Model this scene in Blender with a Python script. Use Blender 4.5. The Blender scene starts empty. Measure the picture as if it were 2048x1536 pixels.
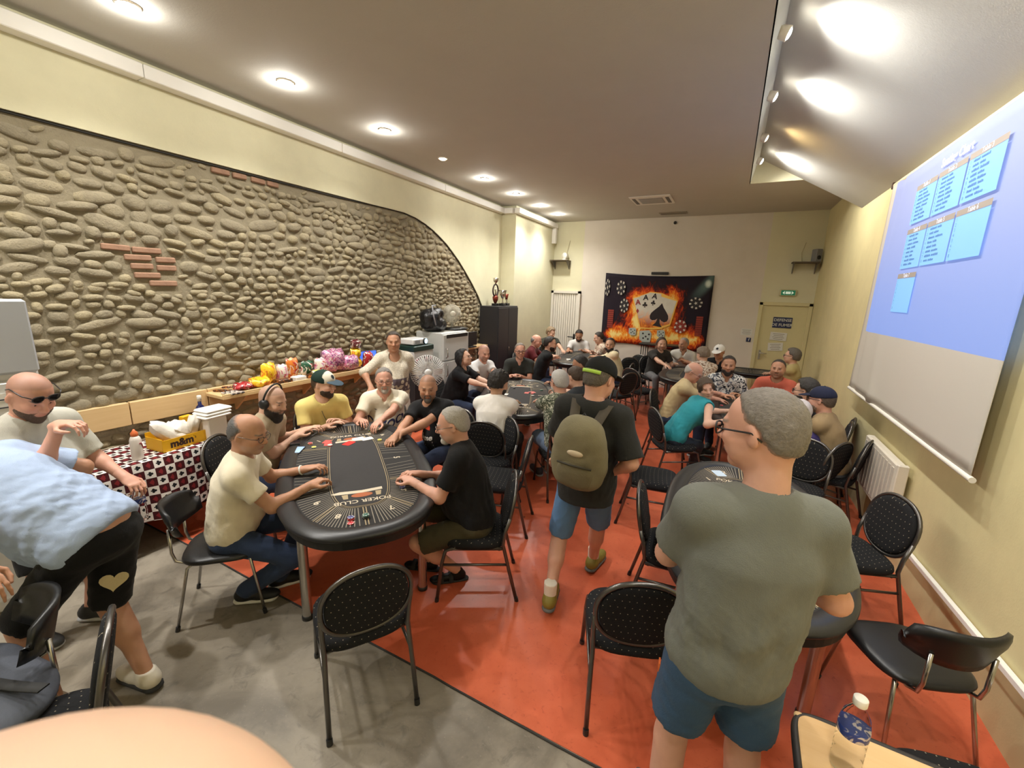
import bpy, bmesh, math, random
import numpy as np
from mathutils import Vector, Matrix
random.seed(7)
SC = bpy.context.scene
COL = SC.collection

# ------------------------------------------------------------------ camera
CAM_H = 2.15
cd = bpy.data.cameras.new('camera')
cam = bpy.data.objects.new('camera', cd)
COL.objects.link(cam)
cd.sensor_width = 36.0
cd.lens = 840.0 / 2048.0 * 36.0
cd.clip_start = 0.01
cd.clip_end = 100
cd.dof.use_dof = True
cd.dof.focus_distance = 4.0
cd.dof.aperture_fstop = 16.0
cam.matrix_world = Matrix(((0.88862, -0.12555, 0.44112, 0.0),
                           (0.45755, 0.17638, -0.87152, 0.0),
                           (0.03162, 0.97628, 0.21418, CAM_H),
                           (0, 0, 0, 1)))
SC.camera = cam

# ------------------------------------------------------------------ world, exposure, room lights
w = bpy.data.worlds.new('world')
SC.world = w
w.use_nodes = True
w.node_tree.nodes['Background'].inputs[0].default_value = (0.9, 0.87, 0.8, 1)
w.node_tree.nodes['Background'].inputs[1].default_value = 0.25
SC.view_settings.view_transform = 'Standard'
SC.view_settings.look = 'None'
SC.view_settings.gamma = 1.0
SC.view_settings.use_curve_mapping = False
SC.view_settings.exposure = 0.3

XL, XR, YB, YF, ZC = -4.55, 1.47, 10.5, -2.6, 3.9
WARM = (1.0, 0.975, 0.925)
def lamp(name, kind, loc, energy, color=WARM, radius=0.05, aim=None, size=None, spot=None, blend=0.6):
    ld = bpy.data.lights.new(name, kind)
    ld.energy = energy
    ld.color = color
    if kind in ('POINT', 'SPOT'):
        ld.shadow_soft_size = radius
    if kind == 'SPOT':
        ld.spot_size = math.radians(spot)
        ld.spot_blend = blend
    if kind == 'AREA':
        ld.shape = 'RECTANGLE'
        ld.size, ld.size_y = size
    o = bpy.data.objects.new(name, ld)
    COL.objects.link(o)
    o.location = loc
    if aim is not None:
        o.rotation_euler = (Vector(aim) - Vector(loc)).to_track_quat('-Z', 'Y').to_euler()
    return o

# ------------------------------------------------------------------ helpers: objects
def V(*a): return np.array(a, float)
def unit(v):
    v = np.asarray(v, float); n = np.linalg.norm(v)
    return v / n if n > 1e-9 else v
def link(name, data, parent=None, mat=None):
    o = bpy.data.objects.new(name, data)
    COL.objects.link(o)
    if parent is not None: o.parent = parent
    if mat is not None and data is not None and len(data.materials) == 0:
        data.materials.append(mat)
    return o
def tag(o, label, cat, group=None):
    o['label'] = label; o['category'] = cat
    if group: o['group'] = group
    return o
def thing(name, label, cat, loc=(0, 0, 0), rz=0.0, group=None):
    o = link(name, None)
    o.location = loc; o.rotation_euler = (0, 0, rz)
    o.empty_display_size = 0.1
    return tag(o, label, cat, group)
def struct(o): o['kind'] = 'structure'; return o
def copy_tree(o, parent=None, label=None):
    c = o.copy(); COL.objects.link(c); c.parent = parent
    if label: c['label'] = label
    for ch in list(o.children): copy_tree(ch, c)
    return c
def fast_mesh(name, verts, faces, smooth=True):
    """verts (n,3) array, faces: (m,4) or (m,3) int array"""
    me = bpy.data.meshes.new(name)
    n, m, k = len(verts), len(faces), faces.shape[1]
    me.vertices.add(n); me.vertices.foreach_set('co', np.asarray(verts, np.float32).ravel())
    me.loops.add(m * k); me.loops.foreach_set('vertex_index', np.asarray(faces, np.int32).ravel())
    me.polygons.add(m)
    me.polygons.foreach_set('loop_start', np.arange(0, m * k, k, dtype=np.int32))
    me.polygons.foreach_set('loop_total', np.full(m, k, dtype=np.int32))
    if smooth: me.polygons.foreach_set('use_smooth', np.ones(m, dtype=bool))
    me.update(calc_edges=True)
    return me

def frame_of(d):
    d = unit(d)
    a = V(0, 0, 1) if abs(d[2]) < 0.9 else V(1, 0, 0)
    s = unit(np.cross(a, d)); t = np.cross(d, s)
    return s, t, d

class MB:
    """collects simple shapes into one mesh"""
    def __init__(s): s.v = []; s.f = []; s.sm = []
    def add(s, vs, fs, smooth=False):
        b = len(s.v)
        s.v += [tuple(map(float, p)) for p in vs]
        s.f += [tuple(i + b for i in q) for q in fs]
        s.sm += [smooth] * len(fs)
        return s
    def box(s, c, d, rz=0.0, bev=0.0, M=None):
        x, y, z = [q / 2 for q in d]
        if bev > 0:
            b = min(bev, x * .9, y * .9, z * .9)
            vs = []; 
            for sz in (-1, 1):
                for ins, zz in ((1, z), (0, z - b)) if sz > 0 else ((0, z - b), (1, z)):
                    pass
            # chamfered box: layers of octagon-ish rings
            def ring(i, zz):
                k = b if i else 0.0
                xx, yy = x - k, y - k
                c2 = b * 0.7 if not i else b * 0.3
                return [(xx, -yy + c2, zz), (xx, yy - c2, zz), (xx - c2, yy, zz), (-xx + c2, yy, zz),
                        (-xx, yy - c2, zz), (-xx, -yy + c2, zz), (-xx + c2, -yy, zz), (xx - c2, -yy, zz)]
            vs = ring(1, -z) + ring(0, -z + b) + ring(0, z - b) + ring(1, z)
            fs = [tuple(range(7, -1, -1)), tuple(range(24, 32))]
            for l in range(3):
                for i in range(8):
                    j = (i + 1) % 8
                    fs.append((l * 8 + i, l * 8 + j, l * 8 + 8 + j, l * 8 + 8 + i))
        else:
            vs = [(-x, -y, -z), (x, -y, -z), (x, y, -z), (-x, y, -z), (-x, -y, z), (x, -y, z), (x, y, z), (-x, y, z)]
            fs = [(3, 2, 1, 0), (4, 5, 6, 7), (0, 1, 5, 4), (1, 2, 6, 5), (2, 3, 7, 6), (3, 0, 4, 7)]
        ca, sa = math.cos(rz), math.sin(rz)
        out = []
        for p in vs:
            if M is not None: q = M @ np.array(p)
            else: q = (p[0] * ca - p[1] * sa, p[0] * sa + p[1] * ca, p[2])
            out.append((q[0] + c[0], q[1] + c[1], q[2] + c[2]))
        return s.add(out, fs)
    def tube(s, pts, r, n=8, closed=False, cap=True, flat=None):
        pts = [np.array(p, float) for p in pts]
        m = len(pts)
        rs = r if isinstance(r, (list, tuple)) else [r] * m
        vs = []; prev = None
        for i, p in enumerate(pts):
            if closed: d = pts[(i + 1) % m] - pts[i - 1]
            else: d = pts[min(i + 1, m - 1)] - pts[max(i - 1, 0)]
            d = unit(d)
            if prev is None: a, b, _ = frame_of(d)
            else:
                a = prev - d * np.dot(prev, d); a = unit(a); b = np.cross(d, a)
            prev = a
            for k in range(n):
                t = 2 * math.pi * k / n
                vs.append(p + rs[i] * (math.cos(t) * a + math.sin(t) * b))
        fs = []
        for i in range(m if closed else m - 1):
            for k in range(n):
                j = (i + 1) % m
                fs.append((i * n + k, i * n + (k + 1) % n, j * n + (k + 1) % n, j * n + k))
        if cap and not closed:
            fs.append(tuple(range(n - 1, -1, -1))); fs.append(tuple((m - 1) * n + k for k in range(n)))
        return s.add(vs, fs, True)
    def cyl(s, a, b, r0, r1=None, n=16):
        r1 = r0 if r1 is None else r1
        e, t, d = frame_of(np.array(b, float) - np.array(a, float))
        vs = []
        for p, r in ((np.array(a, float), r0), (np.array(b, float), r1)):
            for k in range(n):
                q = 2 * math.pi * k / n
                vs.append(p + r * (math.cos(q) * e + math.sin(q) * t))
        s.add(vs, [(k, (k + 1) % n, n + (k + 1) % n, n + k) for k in range(n)], True)
        s.add(vs, [tuple(range(n - 1, -1, -1)), tuple(range(n, 2 * n))])
        return s
    def lathe(s, prof, c=(0, 0, 0), axis=(0, 0, 1), n=24):
        e, t, d = frame_of(axis); c = np.array(c, float)
        vs = []
        for r, h in prof:
            for k in range(n):
                q = 2 * math.pi * k / n
                vs.append(c + d * h + max(r, 1e-4) * (math.cos(q) * e + math.sin(q) * t))
        fs = []
        for i in range(len(prof) - 1):
            for k in range(n):
                fs.append((i * n + k, i * n + (k + 1) % n, (i + 1) * n + (k + 1) % n, (i + 1) * n + k))
        fs.append(tuple(range(n - 1, -1, -1))); fs.append(tuple((len(prof) - 1) * n + k for k in range(n)))
        return s.add(vs, fs, True)
    def ell(s, c, r, R=None, nu=12, nv=8):
        vs = []; fs = []
        for i in range(nv + 1):
            a = math.pi * i / nv
            for k in range(nu):
                b = 2 * math.pi * k / nu
                p = np.array((r[0] * math.sin(a) * math.cos(b), r[1] * math.sin(a) * math.sin(b), r[2] * math.cos(a)))
                if R is not None: p = R @ p
                vs.append(p + np.array(c, float))
        for i in range(nv):
            for k in range(nu):
                fs.append((i * nu + k, (i + 1) * nu + k, (i + 1) * nu + (k + 1) % nu, i * nu + (k + 1) % nu))
        return s.add(vs, fs, True)
    def prism(s, poly, z0, z1, M=None, o=(0, 0, 0), smooth=False):
        """poly in local xy, extruded z0..z1; M 3x3 maps local to world"""
        n = len(poly); vs = []
        for z in (z0, z1):
            for p in poly:
                q = np.array((p[0], p[1], z), float)
                if M is not None: q = M @ q
                vs.append(q + np.array(o, float))
        fs = [tuple(range(n - 1, -1, -1)), tuple(range(n, 2 * n))]
        s.add(vs, fs)
        return s.add(vs, [(k, (k + 1) % n, n + (k + 1) % n, n + k) for k in range(n)], smooth)
    def quad(s, a, b, c, d): return s.add([a, b, c, d], [(0, 1, 2, 3)])
    def sweep(s, path, prof, closed=True):
        """path: list of (point, outward, up); prof: list of (out, up)"""
        m, n = len(path), len(prof); vs = []
        for p, o, u in path:
            for a, b in prof: vs.append(np.array(p) + a * np.array(o) + b * np.array(u))
        fs = []
        for i in range(m if closed else m - 1):
            j = (i + 1) % m
            for k in range(n):
                l = (k + 1) % n
                fs.append((i * n + k, j * n + k, j * n + l, i * n + l))
        return s.add(vs, fs, True)
    def mesh(s, name):
        me = bpy.data.meshes.new(name)
        me.from_pydata(s.v, [], s.f)
        me.polygons.foreach_set('use_smooth', s.sm)
        me.update()
        return me
    def build(s, name, mat, parent=None, recalc=True):
        me = s.mesh(name)
        if recalc:
            bm = bmesh.new(); bm.from_mesh(me); bmesh.ops.recalc_face_normals(bm, faces=bm.faces); bm.to_mesh(me); bm.free()
        return link(name, me, parent, mat)
def autosmooth(o, ang=40):
    me = o.data
    me.polygons.foreach_set('use_smooth', [True] * len(me.polygons))
    bm = bmesh.new(); bm.from_mesh(me); c = math.radians(ang)
    for e in bm.edges:
        if len(e.link_faces) == 2 and e.calc_face_angle(0) > c: e.smooth = False
    bm.to_mesh(me); bm.free()
    return o
def bevel(o, w=0.01, seg=2):
    m = o.modifiers.new('bevel', 'BEVEL'); m.width = w; m.segments = seg; m.limit_method = 'ANGLE'
    return o
TXT_CACHE = {}
def text_mesh(body, size=0.1, align='CENTER', bold=0.0):
    key = (body, size, align, bold)
    if key in TXT_CACHE: return TXT_CACHE[key]
    cu = bpy.data.curves.new('text', 'FONT'); cu.body = body; cu.size = size
    cu.align_x = align; cu.align_y = 'CENTER'; cu.resolution_u = 3; cu.offset = bold
    o = bpy.data.objects.new('text', cu); COL.objects.link(o)
    dg = bpy.context.evaluated_depsgraph_get()
    me = bpy.data.meshes.new_from_object(o.evaluated_get(dg), depsgraph=dg)
    bpy.data.objects.remove(o); bpy.data.curves.remove(cu)
    TXT_CACHE[key] = me
    return me
def text_obj(name, body, size, mat, parent, loc, xdir, ydir, align='CENTER', bold=0.0, sx=1.0):
    me = text_mesh(body, size, align, bold).copy()
    me.materials.clear(); me.materials.append(mat)
    o = link(name, me, parent)
    x = Vector(xdir).normalized(); y = Vector(ydir).normalized(); z = x.cross(y)
    m = Matrix((x * sx, y, z)).transposed().to_4x4(); m.translation = Vector(loc)
    o.matrix_local = m
    return o

# ------------------------------------------------------------------ helpers: materials
class X:
    """a float socket with arithmetic, for procedural patterns"""
    def __init__(s, nt, k): s.nt = nt; s.k = k
    def _m(s, op, *a, clamp=False):
        n = s.nt.nodes.new('ShaderNodeMath'); n.operation = op; n.use_clamp = clamp
        for i, q in enumerate((s,) + a):
            if isinstance(q, X): s.nt.links.new(q.k, n.inputs[i])
            else: n.inputs[i].default_value = float(q)
        return X(s.nt, n.outputs[0])
    def __add__(s, o): return s._m('ADD', o)
    def __sub__(s, o): return s._m('SUBTRACT', o)
    def __mul__(s, o): return s._m('MULTIPLY', o)
    def __truediv__(s, o): return s._m('DIVIDE', o)
    __radd__ = __add__; __rmul__ = __mul__
    def __rsub__(s, o): return s._m('MULTIPLY', -1.0) + o
    def abs(s): return s._m('ABSOLUTE')
    def sin(s): return s._m('SINE')
    def floor(s): return s._m('FLOOR')
    def frac(s): return s._m('FRACT')
    def sqrt(s): return s._m('SQRT')
    def min(s, o): return s._m('MINIMUM', o)
    def max(s, o): return s._m('MAXIMUM', o)
    def lt(s, o): return s._m('LESS_THAN', o)
    def gt(s, o): return s._m('GREATER_THAN', o)
    def mod(s, o): return s._m('MODULO', o)
    def pingpong(s, o): return s._m('PINGPONG', o)
    def step(s, a, b):
        n = s.nt.nodes.new('ShaderNodeMapRange'); n.interpolation_type = 'SMOOTHSTEP'
        s.nt.links.new(s.k, n.inputs[0]); n.inputs[1].default_value = a; n.inputs[2].default_value = b
        return X(s.nt, n.outputs[0])
def hypot(a, b): return (a * a + b * b).sqrt()
class Mat:
    def __init__(s, name, col=(.5, .5, .5), rough=.6, metal=0.0, spec=.5):
        s.m = bpy.data.materials.new(name); s.m.use_nodes = True
        s.nt = s.m.node_tree; s.b = s.nt.nodes['Principled BSDF']
        s.m.diffuse_color = (*col, 1)
        s.b.inputs['Base Color'].default_value = (*col, 1)
        s.b.inputs['Roughness'].default_value = rough
        s.b.inputs['Metallic'].default_value = metal
        s.b.inputs['Specular IOR Level'].default_value = spec
        s._co = None
    def coords(s, kind='Object'):
        if kind == 'World': return s.nt.nodes.new('ShaderNodeNewGeometry').outputs['Position']
        n = s.nt.nodes.new('ShaderNodeTexCoord')
        return n.outputs[kind]
    def xyz(s, kind='Object'):
        n = s.nt.nodes.new('ShaderNodeSeparateXYZ'); s.nt.links.new(s.coords(kind), n.inputs[0])
        return [X(s.nt, q) for q in n.outputs]
    def noise(s, scale=5, detail=3, rough=.55, kind='Object', stretch=None, dist=0.0):
        n = s.nt.nodes.new('ShaderNodeTexNoise'); n.inputs['Scale'].default_value = scale
        n.inputs['Detail'].default_value = detail; n.inputs['Roughness'].default_value = rough
        n.inputs['Distortion'].default_value = dist
        co = s.coords(kind)
        if stretch:
            mp = s.nt.nodes.new('ShaderNodeMapping'); mp.inputs['Scale'].default_value = stretch
            s.nt.links.new(co, mp.inputs[0]); co = mp.outputs[0]
        s.nt.links.new(co, n.inputs['Vector'])
        return X(s.nt, n.outputs['Fac'])
    def voronoi(s, scale=5, kind='Object', feature='F1'):
        n = s.nt.nodes.new('ShaderNodeTexVoronoi'); n.inputs['Scale'].default_value = scale; n.feature = feature
        s.nt.links.new(s.coords(kind), n.inputs['Vector'])
        return X(s.nt, n.outputs['Distance'])
    def mix(s, fac, a, b, mode='MIX'):
        n = s.nt.nodes.new('ShaderNodeMix'); n.data_type = 'RGBA'; n.blend_type = mode
        for i, q in ((0, fac), (6, a), (7, b)):
            if isinstance(q, X): s.nt.links.new(q.k, n.inputs[i])
            elif hasattr(q, 'links'): s.nt.links.new(q, n.inputs[i])
            elif isinstance(q, (int, float)): n.inputs[i].default_value = q
            else: n.inputs[i].default_value = (*q, 1)
        return n.outputs[2]
    def ramp(s, fac, stops):
        n = s.nt.nodes.new('ShaderNodeValToRGB'); s.nt.links.new(fac.k, n.inputs[0])
        e = n.color_ramp.elements
        e[0].position, e[0].color = stops[0][0], (*stops[0][1], 1)
        e[1].position, e[1].color = stops[-1][0], (*stops[-1][1], 1)
        for p, c in stops[1:-1]:
            q = e.new(p); q.color = (*c, 1)
        return n.outputs[0]
    def color(s, sock): s.nt.links.new(sock, s.b.inputs['Base Color']); return s
    def emit(s, sock, strength):
        if isinstance(sock, tuple): s.b.inputs['Emission Color'].default_value = (*sock, 1)
        else: s.nt.links.new(sock, s.b.inputs['Emission Color'])
        if isinstance(strength, X): s.nt.links.new(strength.k, s.b.inputs['Emission Strength'])
        else: s.b.inputs['Emission Strength'].default_value = strength
        return s
    def set(s, k, v):
        if isinstance(v, X): s.nt.links.new(v.k, s.b.inputs[k])
        else: s.b.inputs[k].default_value = v
        return s
    def bump(s, h, strength=.3, dist=.01):
        n = s.nt.nodes.new('ShaderNodeBump'); n.inputs['Strength'].default_value = strength
        n.inputs['Distance'].default_value = dist
        s.nt.links.new(h.k, n.inputs['Height']); s.nt.links.new(n.outputs[0], s.b.inputs['Normal'])
        return s
    def attr(s, name):
        n = s.nt.nodes.new('ShaderNodeAttribute'); n.attribute_name = name
        return n.outputs['Color'], n.outputs['Alpha'], X(s.nt, n.outputs['Fac'])
    def rnd(s):
        n = s.nt.nodes.new('ShaderNodeObjectInfo'); return X(s.nt, n.outputs['Random'])
def srgb(r, g, b):
    f = lambda c: (c / 255 / 12.92) if c <= 10.3 else ((c / 255 + .055) / 1.055) ** 2.4
    return (f(r), f(g), f(b))
MATS = {}
def plain(name, col, rough=.6, metal=0.0, var=0.12, vs=8.0, bs=0.0, bscale=60.0, spec=.5, coat=0.0):
    """plain surface with slight procedural variation"""
    if name in MATS: return MATS[name]
    m = Mat(name, col, rough, metal, spec)
    if var > 0:
        n = m.noise(vs, 4)
        m.color(m.mix(n, tuple(c * (1 - var) for c in col), tuple(min(1, c * (1 + var)) for c in col)))
    if bs > 0: m.bump(m.noise(bscale, 3), bs, .005)
    if coat: m.set('Coat Weight', coat)
    MATS[name] = m.m
    return m.m

# ------------------------------------------------------------------ smooth bodies: blended tapered limbs turned into one surface
class SDF:
    def __init__(s): s.ops = []
    def rc(s, a, b, ra, rb, k=.02, flat=None, cuts=(), sub=False):
        s.ops.append(('rc', np.array(a, float), np.array(b, float), ra, rb, k, flat, cuts, sub)); return s
    def el(s, c, r, R=None, k=.02, sub=False, cuts=()):
        s.ops.append(('el', np.array(c, float), np.array(r, float), R, None, k, None, cuts, sub)); return s
    def cut(s, p, n):
        s.ops.append(('cut', np.array(p, float), unit(n))); return s
    def bounds(s):
        lo = np.full(3, 1e9); hi = np.full(3, -1e9)
        for o in s.ops:
            if o[0] == 'rc' and not o[8]:
                for p, r in ((o[1], o[3]), (o[2], o[4])):
                    lo = np.minimum(lo, p - r * 1.3); hi = np.maximum(hi, p + r * 1.3)
            elif o[0] == 'el' and not o[8]:
                m = o[2].max(); lo = np.minimum(lo, o[1] - m); hi = np.maximum(hi, o[1] + m)
        return lo, hi
    def field(s, vox, box=None):
        lo, hi = s.bounds()
        if box is not None: lo = np.maximum(lo, box[0]); hi = np.minimum(hi, box[1])
        pad = 0 if box is not None else 2 * vox
        lo = np.floor((lo - pad) / vox) * vox if box is None else lo
        n = np.maximum(np.ceil((hi + pad - lo) / vox).astype(int) + 1, 3)
        ax = [(lo[i] + vox * np.arange(n[i])).astype(np.float32) for i in range(3)]
        F = np.full(n, 0.08, np.float32)
        for o in s.ops:
            if o[0] == 'cut':
                d = ((ax[0] - o[1][0]) * o[2][0])[:, None, None] + ((ax[1] - o[1][1]) * o[2][1])[None, :, None] + ((ax[2] - o[1][2]) * o[2][2])[None, None, :]
                np.maximum(F, d, out=F); continue
            kind, A, B, ra, rb, k, flat, cuts, sub = o
            if kind == 'rc':
                rm = max(ra, rb) * (1.0 if flat is None else max(1.0, flat[1])) + k + vox * 2
                l = np.minimum(A, B) - rm; h = np.maximum(A, B) + rm
            else:
                rm = B.max() + k + vox * 2; l = A - rm; h = A + rm
            i0 = np.clip(np.floor((l - lo) / vox).astype(int), 0, n); i1 = np.clip(np.ceil((h - lo) / vox).astype(int) + 1, 0, n)
            if (i1 <= i0).any(): continue
            sl = tuple(slice(i0[i], i1[i]) for i in range(3))
            px = (ax[0][sl[0]] - A[0])[:, None, None]; py = (ax[1][sl[1]] - A[1])[None, :, None]; pz = (ax[2][sl[2]] - A[2])[None, None, :]
            if kind == 'rc':
                ba = B - A; L2 = max(float(ba @ ba), 1e-9)
                t = np.clip((px * ba[0] + py * ba[1] + pz * ba[2]) / L2, 0, 1)
                qx = px - t * ba[0]; qy = py - t * ba[1]; qz = pz - t * ba[2]
                d2 = qx * qx + qy * qy + qz * qz
                if flat is not None:
                    nx = flat[0]; al = qx * nx[0] + qy * nx[1] + qz * nx[2]
                    d2 = d2 + al * al * (1.0 / flat[1] ** 2 - 1.0)
                D = np.sqrt(np.maximum(d2, 0)) - (ra + (rb - ra) * t)
                if flat is not None: D = D * min(1.0, (flat[1] + 1) / 2)
            else:
                if R_is(ra):
                    R = ra
                    x = px * R[0, 0] + py * R[1, 0] + pz * R[2, 0]; y = px * R[0, 1] + py * R[1, 1] + pz * R[2, 1]; z = px * R[0, 2] + py * R[1, 2] + pz * R[2, 2]
                else: x, y, z = px, py, pz
                k0 = np.sqrt((x / B[0]) ** 2 + (y / B[1]) ** 2 + (z / B[2]) ** 2)
                k1 = np.sqrt((x / B[0] ** 2) ** 2 + (y / B[1] ** 2) ** 2 + (z / B[2] ** 2) ** 2)
                D = k0 * (k0 - 1.0) / np.maximum(k1, 1e-6)
            for cp, cn in cuts:
                q = (px + (A[0] - cp[0])) * cn[0] + (py + (A[1] - cp[1])) * cn[1] + (pz + (A[2] - cp[2])) * cn[2]
                D = np.maximum(D, q)
            G = F[sl]
            if sub:
                D = -D; h = np.clip(.5 - .5 * (D - G) / k, 0, 1) if k > 0 else (D < G).astype(np.float32)
                F[sl] = D + (G - D) * h + k * h * (1 - h)
            else:
                h = np.clip(.5 + .5 * (G - D) / k, 0, 1)
                F[sl] = G + (D - G) * h - k * h * (1 - h)
        return F, lo
    def surf(s, vox, box=None):
        F, lo = s.field(vox, box)
        return nets(F, lo, vox)
def R_is(r): return isinstance(r, np.ndarray)
def nets(F, lo, vox):
    S = F < 0
    nx, ny, nz = F.shape
    c = np.zeros((nx - 1, ny - 1, nz - 1), np.uint8)
    for i in (0, 1):
        for j in (0, 1):
            for k in (0, 1): c += S[i:nx - 1 + i, j:ny - 1 + j, k:nz - 1 + k]
    act = (c > 0) & (c < 8)
    I = np.argwhere(act)
    if len(I) == 0: return np.zeros((0, 3)), np.zeros((0, 4), int)
    idx = np.full(act.shape, -1, np.int32); idx[act] = np.arange(len(I))
    acc = np.zeros((len(I), 3)); cnt = np.zeros(len(I))
    cor = [(i, j, k) for i in (0, 1) for j in (0, 1) for k in (0, 1)]
    for a in cor:
        for axis in range(3):
            if a[axis]: continue
            b = list(a); b[axis] = 1
            fa = F[I[:, 0] + a[0], I[:, 1] + a[1], I[:, 2] + a[2]]; fb = F[I[:, 0] + b[0], I[:, 1] + b[1], I[:, 2] + b[2]]
            m = (fa < 0) != (fb < 0)
            t = fa[m] / (fa[m] - fb[m])
            p = np.tile(np.array(a, float), (m.sum(), 1)); p[:, axis] = t
            acc[m] += p; cnt[m] += 1
    verts = lo + vox * (I + acc / cnt[:, None])
    Q = []
    for axis in range(3):
        u, v = [(1, 2), (2, 0), (0, 1)][axis]
        sl0 = [slice(1, -1)] * 3; sl1 = [slice(1, -1)] * 3
        sl0[axis] = slice(0, -1); sl1[axis] = slice(1, None)
        A = S[tuple(sl0)]; Bm = S[tuple(sl1)]
        e = np.argwhere(A != Bm)
        if len(e) == 0: continue
        inside = A[tuple(e.T)]
        e = e.copy(); e[:, u] += 1; e[:, v] += 1
        def cell(du, dv):
            q = e.copy(); q[:, u] -= du; q[:, v] -= dv
            return idx[q[:, 0], q[:, 1], q[:, 2]]
        q = np.stack([cell(1, 1), cell(0, 1), cell(0, 0), cell(1, 0)], 1)
        q[~inside] = q[~inside][:, ::-1]
        Q.append(q)
    Q = np.concatenate(Q)
    Q = Q[(Q >= 0).all(1)]
    return verts, Q
def vnormals(v, q):
    a = v[q[:, 2]] - v[q[:, 0]]; b = v[q[:, 3]] - v[q[:, 1]]
    n = np.cross(a, b); N = np.zeros_like(v)
    for i in range(q.shape[1]): np.add.at(N, q[:, i], n)
    return N / np.maximum(np.linalg.norm(N, axis=1), 1e-9)[:, None]
def relax(v, q, it=1, lam=.5):
    for _ in range(it):
        acc = np.zeros_like(v); cnt = np.zeros(len(v))
        for i in range(4):
            j = (i + 1) % 4
            np.add.at(acc, q[:, i], v[q[:, j]]); np.add.at(cnt, q[:, i], 1)
            np.add.at(acc, q[:, j], v[q[:, i]]); np.add.at(cnt, q[:, j], 1)
        v = v + lam * (acc / np.maximum(cnt, 1)[:, None] - v)
    return v
def sines(v, freq, seed, n=5, aniso=(1, 1, 1)):
    r = np.random.RandomState(seed); o = np.zeros(len(v))
    for i in range(n):
        d = r.normal(size=3) * np.array(aniso); d = d / np.linalg.norm(d)
        w = sines_warp(v, freq * .5, r)
        o += np.sin((v @ d) * freq * r.uniform(.7, 1.6) + r.uniform(0, 6.28) + w)
    return o / n
def sines_warp(v, freq, r):
    d = unit(r.normal(size=3)); return 1.2 * np.sin((v @ d) * freq + r.uniform(0, 6.28))
def to_obj(name, v, q, mat, parent, base, tint=None):
    me = fast_mesh(name, v - np.asarray(base), q)
    if tint is not None:
        a = me.attributes.new('tint', 'FLOAT_COLOR', 'POINT')
        a.data.foreach_set('color', np.asarray(tint, np.float32).ravel())
    return link(name, me, parent, mat)

# ------------------------------------------------------------------ people
def rotm(yaw, pitch=0.0, roll=0.0):
    """columns: forward, left, up; pitch>0 looks down, roll>0 tilts to the person's right"""
    cy, sy = math.cos(yaw), math.sin(yaw)
    f = V(cy, sy, 0); l = V(-sy, cy, 0); u = V(0, 0, 1)
    cp, sp = math.cos(pitch), math.sin(pitch)
    f, u = f * cp - u * sp, u * cp + f * sp
    cr, sr = math.cos(roll), math.sin(roll)
    l, u = l * cr + u * sr, u * cr - l * sr
    return np.stack([f, l, u], 1)
SKIN = {}
def skin_mat(key):
    tones = {'fair': srgb(216, 172, 148), 'pink': srgb(212, 160, 138), 'tan': srgb(188, 140, 112), 'olive': srgb(198, 154, 126), 'pale': srgb(238, 198, 170), 'deep': srgb(160, 106, 76)}
    if key in SKIN: return SKIN[key]
    c = tones[key]
    m = Mat('skin_' + key, c, .5, 0, .35)
    n = m.noise(14, 4); base = m.mix(n, tuple(q * .86 for q in c), tuple(min(1, q * 1.08) for q in c))
    col, al, _ = m.attr('tint')
    m.color(m.mix(X(m.nt, al), base, col))
    m.set('Subsurface Weight', .12); m.b.inputs['Subsurface Radius'].default_value = (.02, .008, .004)
    m.set('Subsurface Scale', .3)
    m.bump(m.noise(160, 3), .12, .002)
    SKIN[key] = m.m
    return m.m
def hair_mat(col):
    key = 'hair_%d_%d_%d' % tuple(int(c * 999) for c in col)
    if key in MATS: return MATS[key]
    m = Mat(key, col, .55, 0, .4)
    n = m.noise(240, 4, .7, stretch=(.35, 1, .5)); _c, _a, _f = m.attr('tint'); m.color(m.mix(X(m.nt, _a), m.mix(n, tuple(q * .45 for q in col), tuple(min(1, q * 1.55 + .01) for q in col)), _c))
    m.bump(n, .8, .006)
    MATS[key] = m.m
    return m.m
def cloth(name, col, pattern=None, rough=.85):
    if name in MATS: return MATS[name]
    m = Mat(name, col, rough, 0, .25)
    n = m.noise(9, 4); lo = tuple(q * .86 for q in col); hi = tuple(min(1, q * 1.1) for q in col)
    c = m.mix(n, lo, hi)
    if pattern: c = pattern(m, c)
    else:
        _c, al, _f = m.attr('tint')
        c = m.mix(X(m.nt, al), c, _c)
    m.color(c)
    m.set('Sheen Weight', .06)
    h = m.noise(300, 2) * .35 + m.noise(14, 4, stretch=(1, 1, .6), dist=.8)
    m.bump(h, .35, .012)
    MATS[name] = m.m
    return m.m
def spots(cols, scale, thr, stretch=None):
    def f(m, base):
        c = base
        for i, col in enumerate(cols):
            n = m.noise(scale * (1 + .23 * i), 1.5, dist=1.2, stretch=stretch)
            c = m.mix(n.step(thr[i] - .02, thr[i] + .02), c, col)
        return c
    return f
def ik(S, T, l1, l2, pole):
    d = T - S; D = np.linalg.norm(d)
    if D > (l1 + l2) * .995: T = S + d / D * (l1 + l2) * .995; d = T - S; D = np.linalg.norm(d)
    if D < abs(l1 - l2) + .02: D = abs(l1 - l2) + .02
    u = d / max(np.linalg.norm(d), 1e-6)
    a = (l1 * l1 - l2 * l2 + D * D) / (2 * D); h = math.sqrt(max(l1 * l1 - a * a, 0))
    p = np.asarray(pole, float); p = p - u * (p @ u)
    return S + u * a + unit(p) * h, T
LOD = {0: (.0105, .0056, .0055), 1: (.0138, .0072, .007), 2: (.018, .0098, .0098), 3: (.0085, .0045, .0046)}

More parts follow.
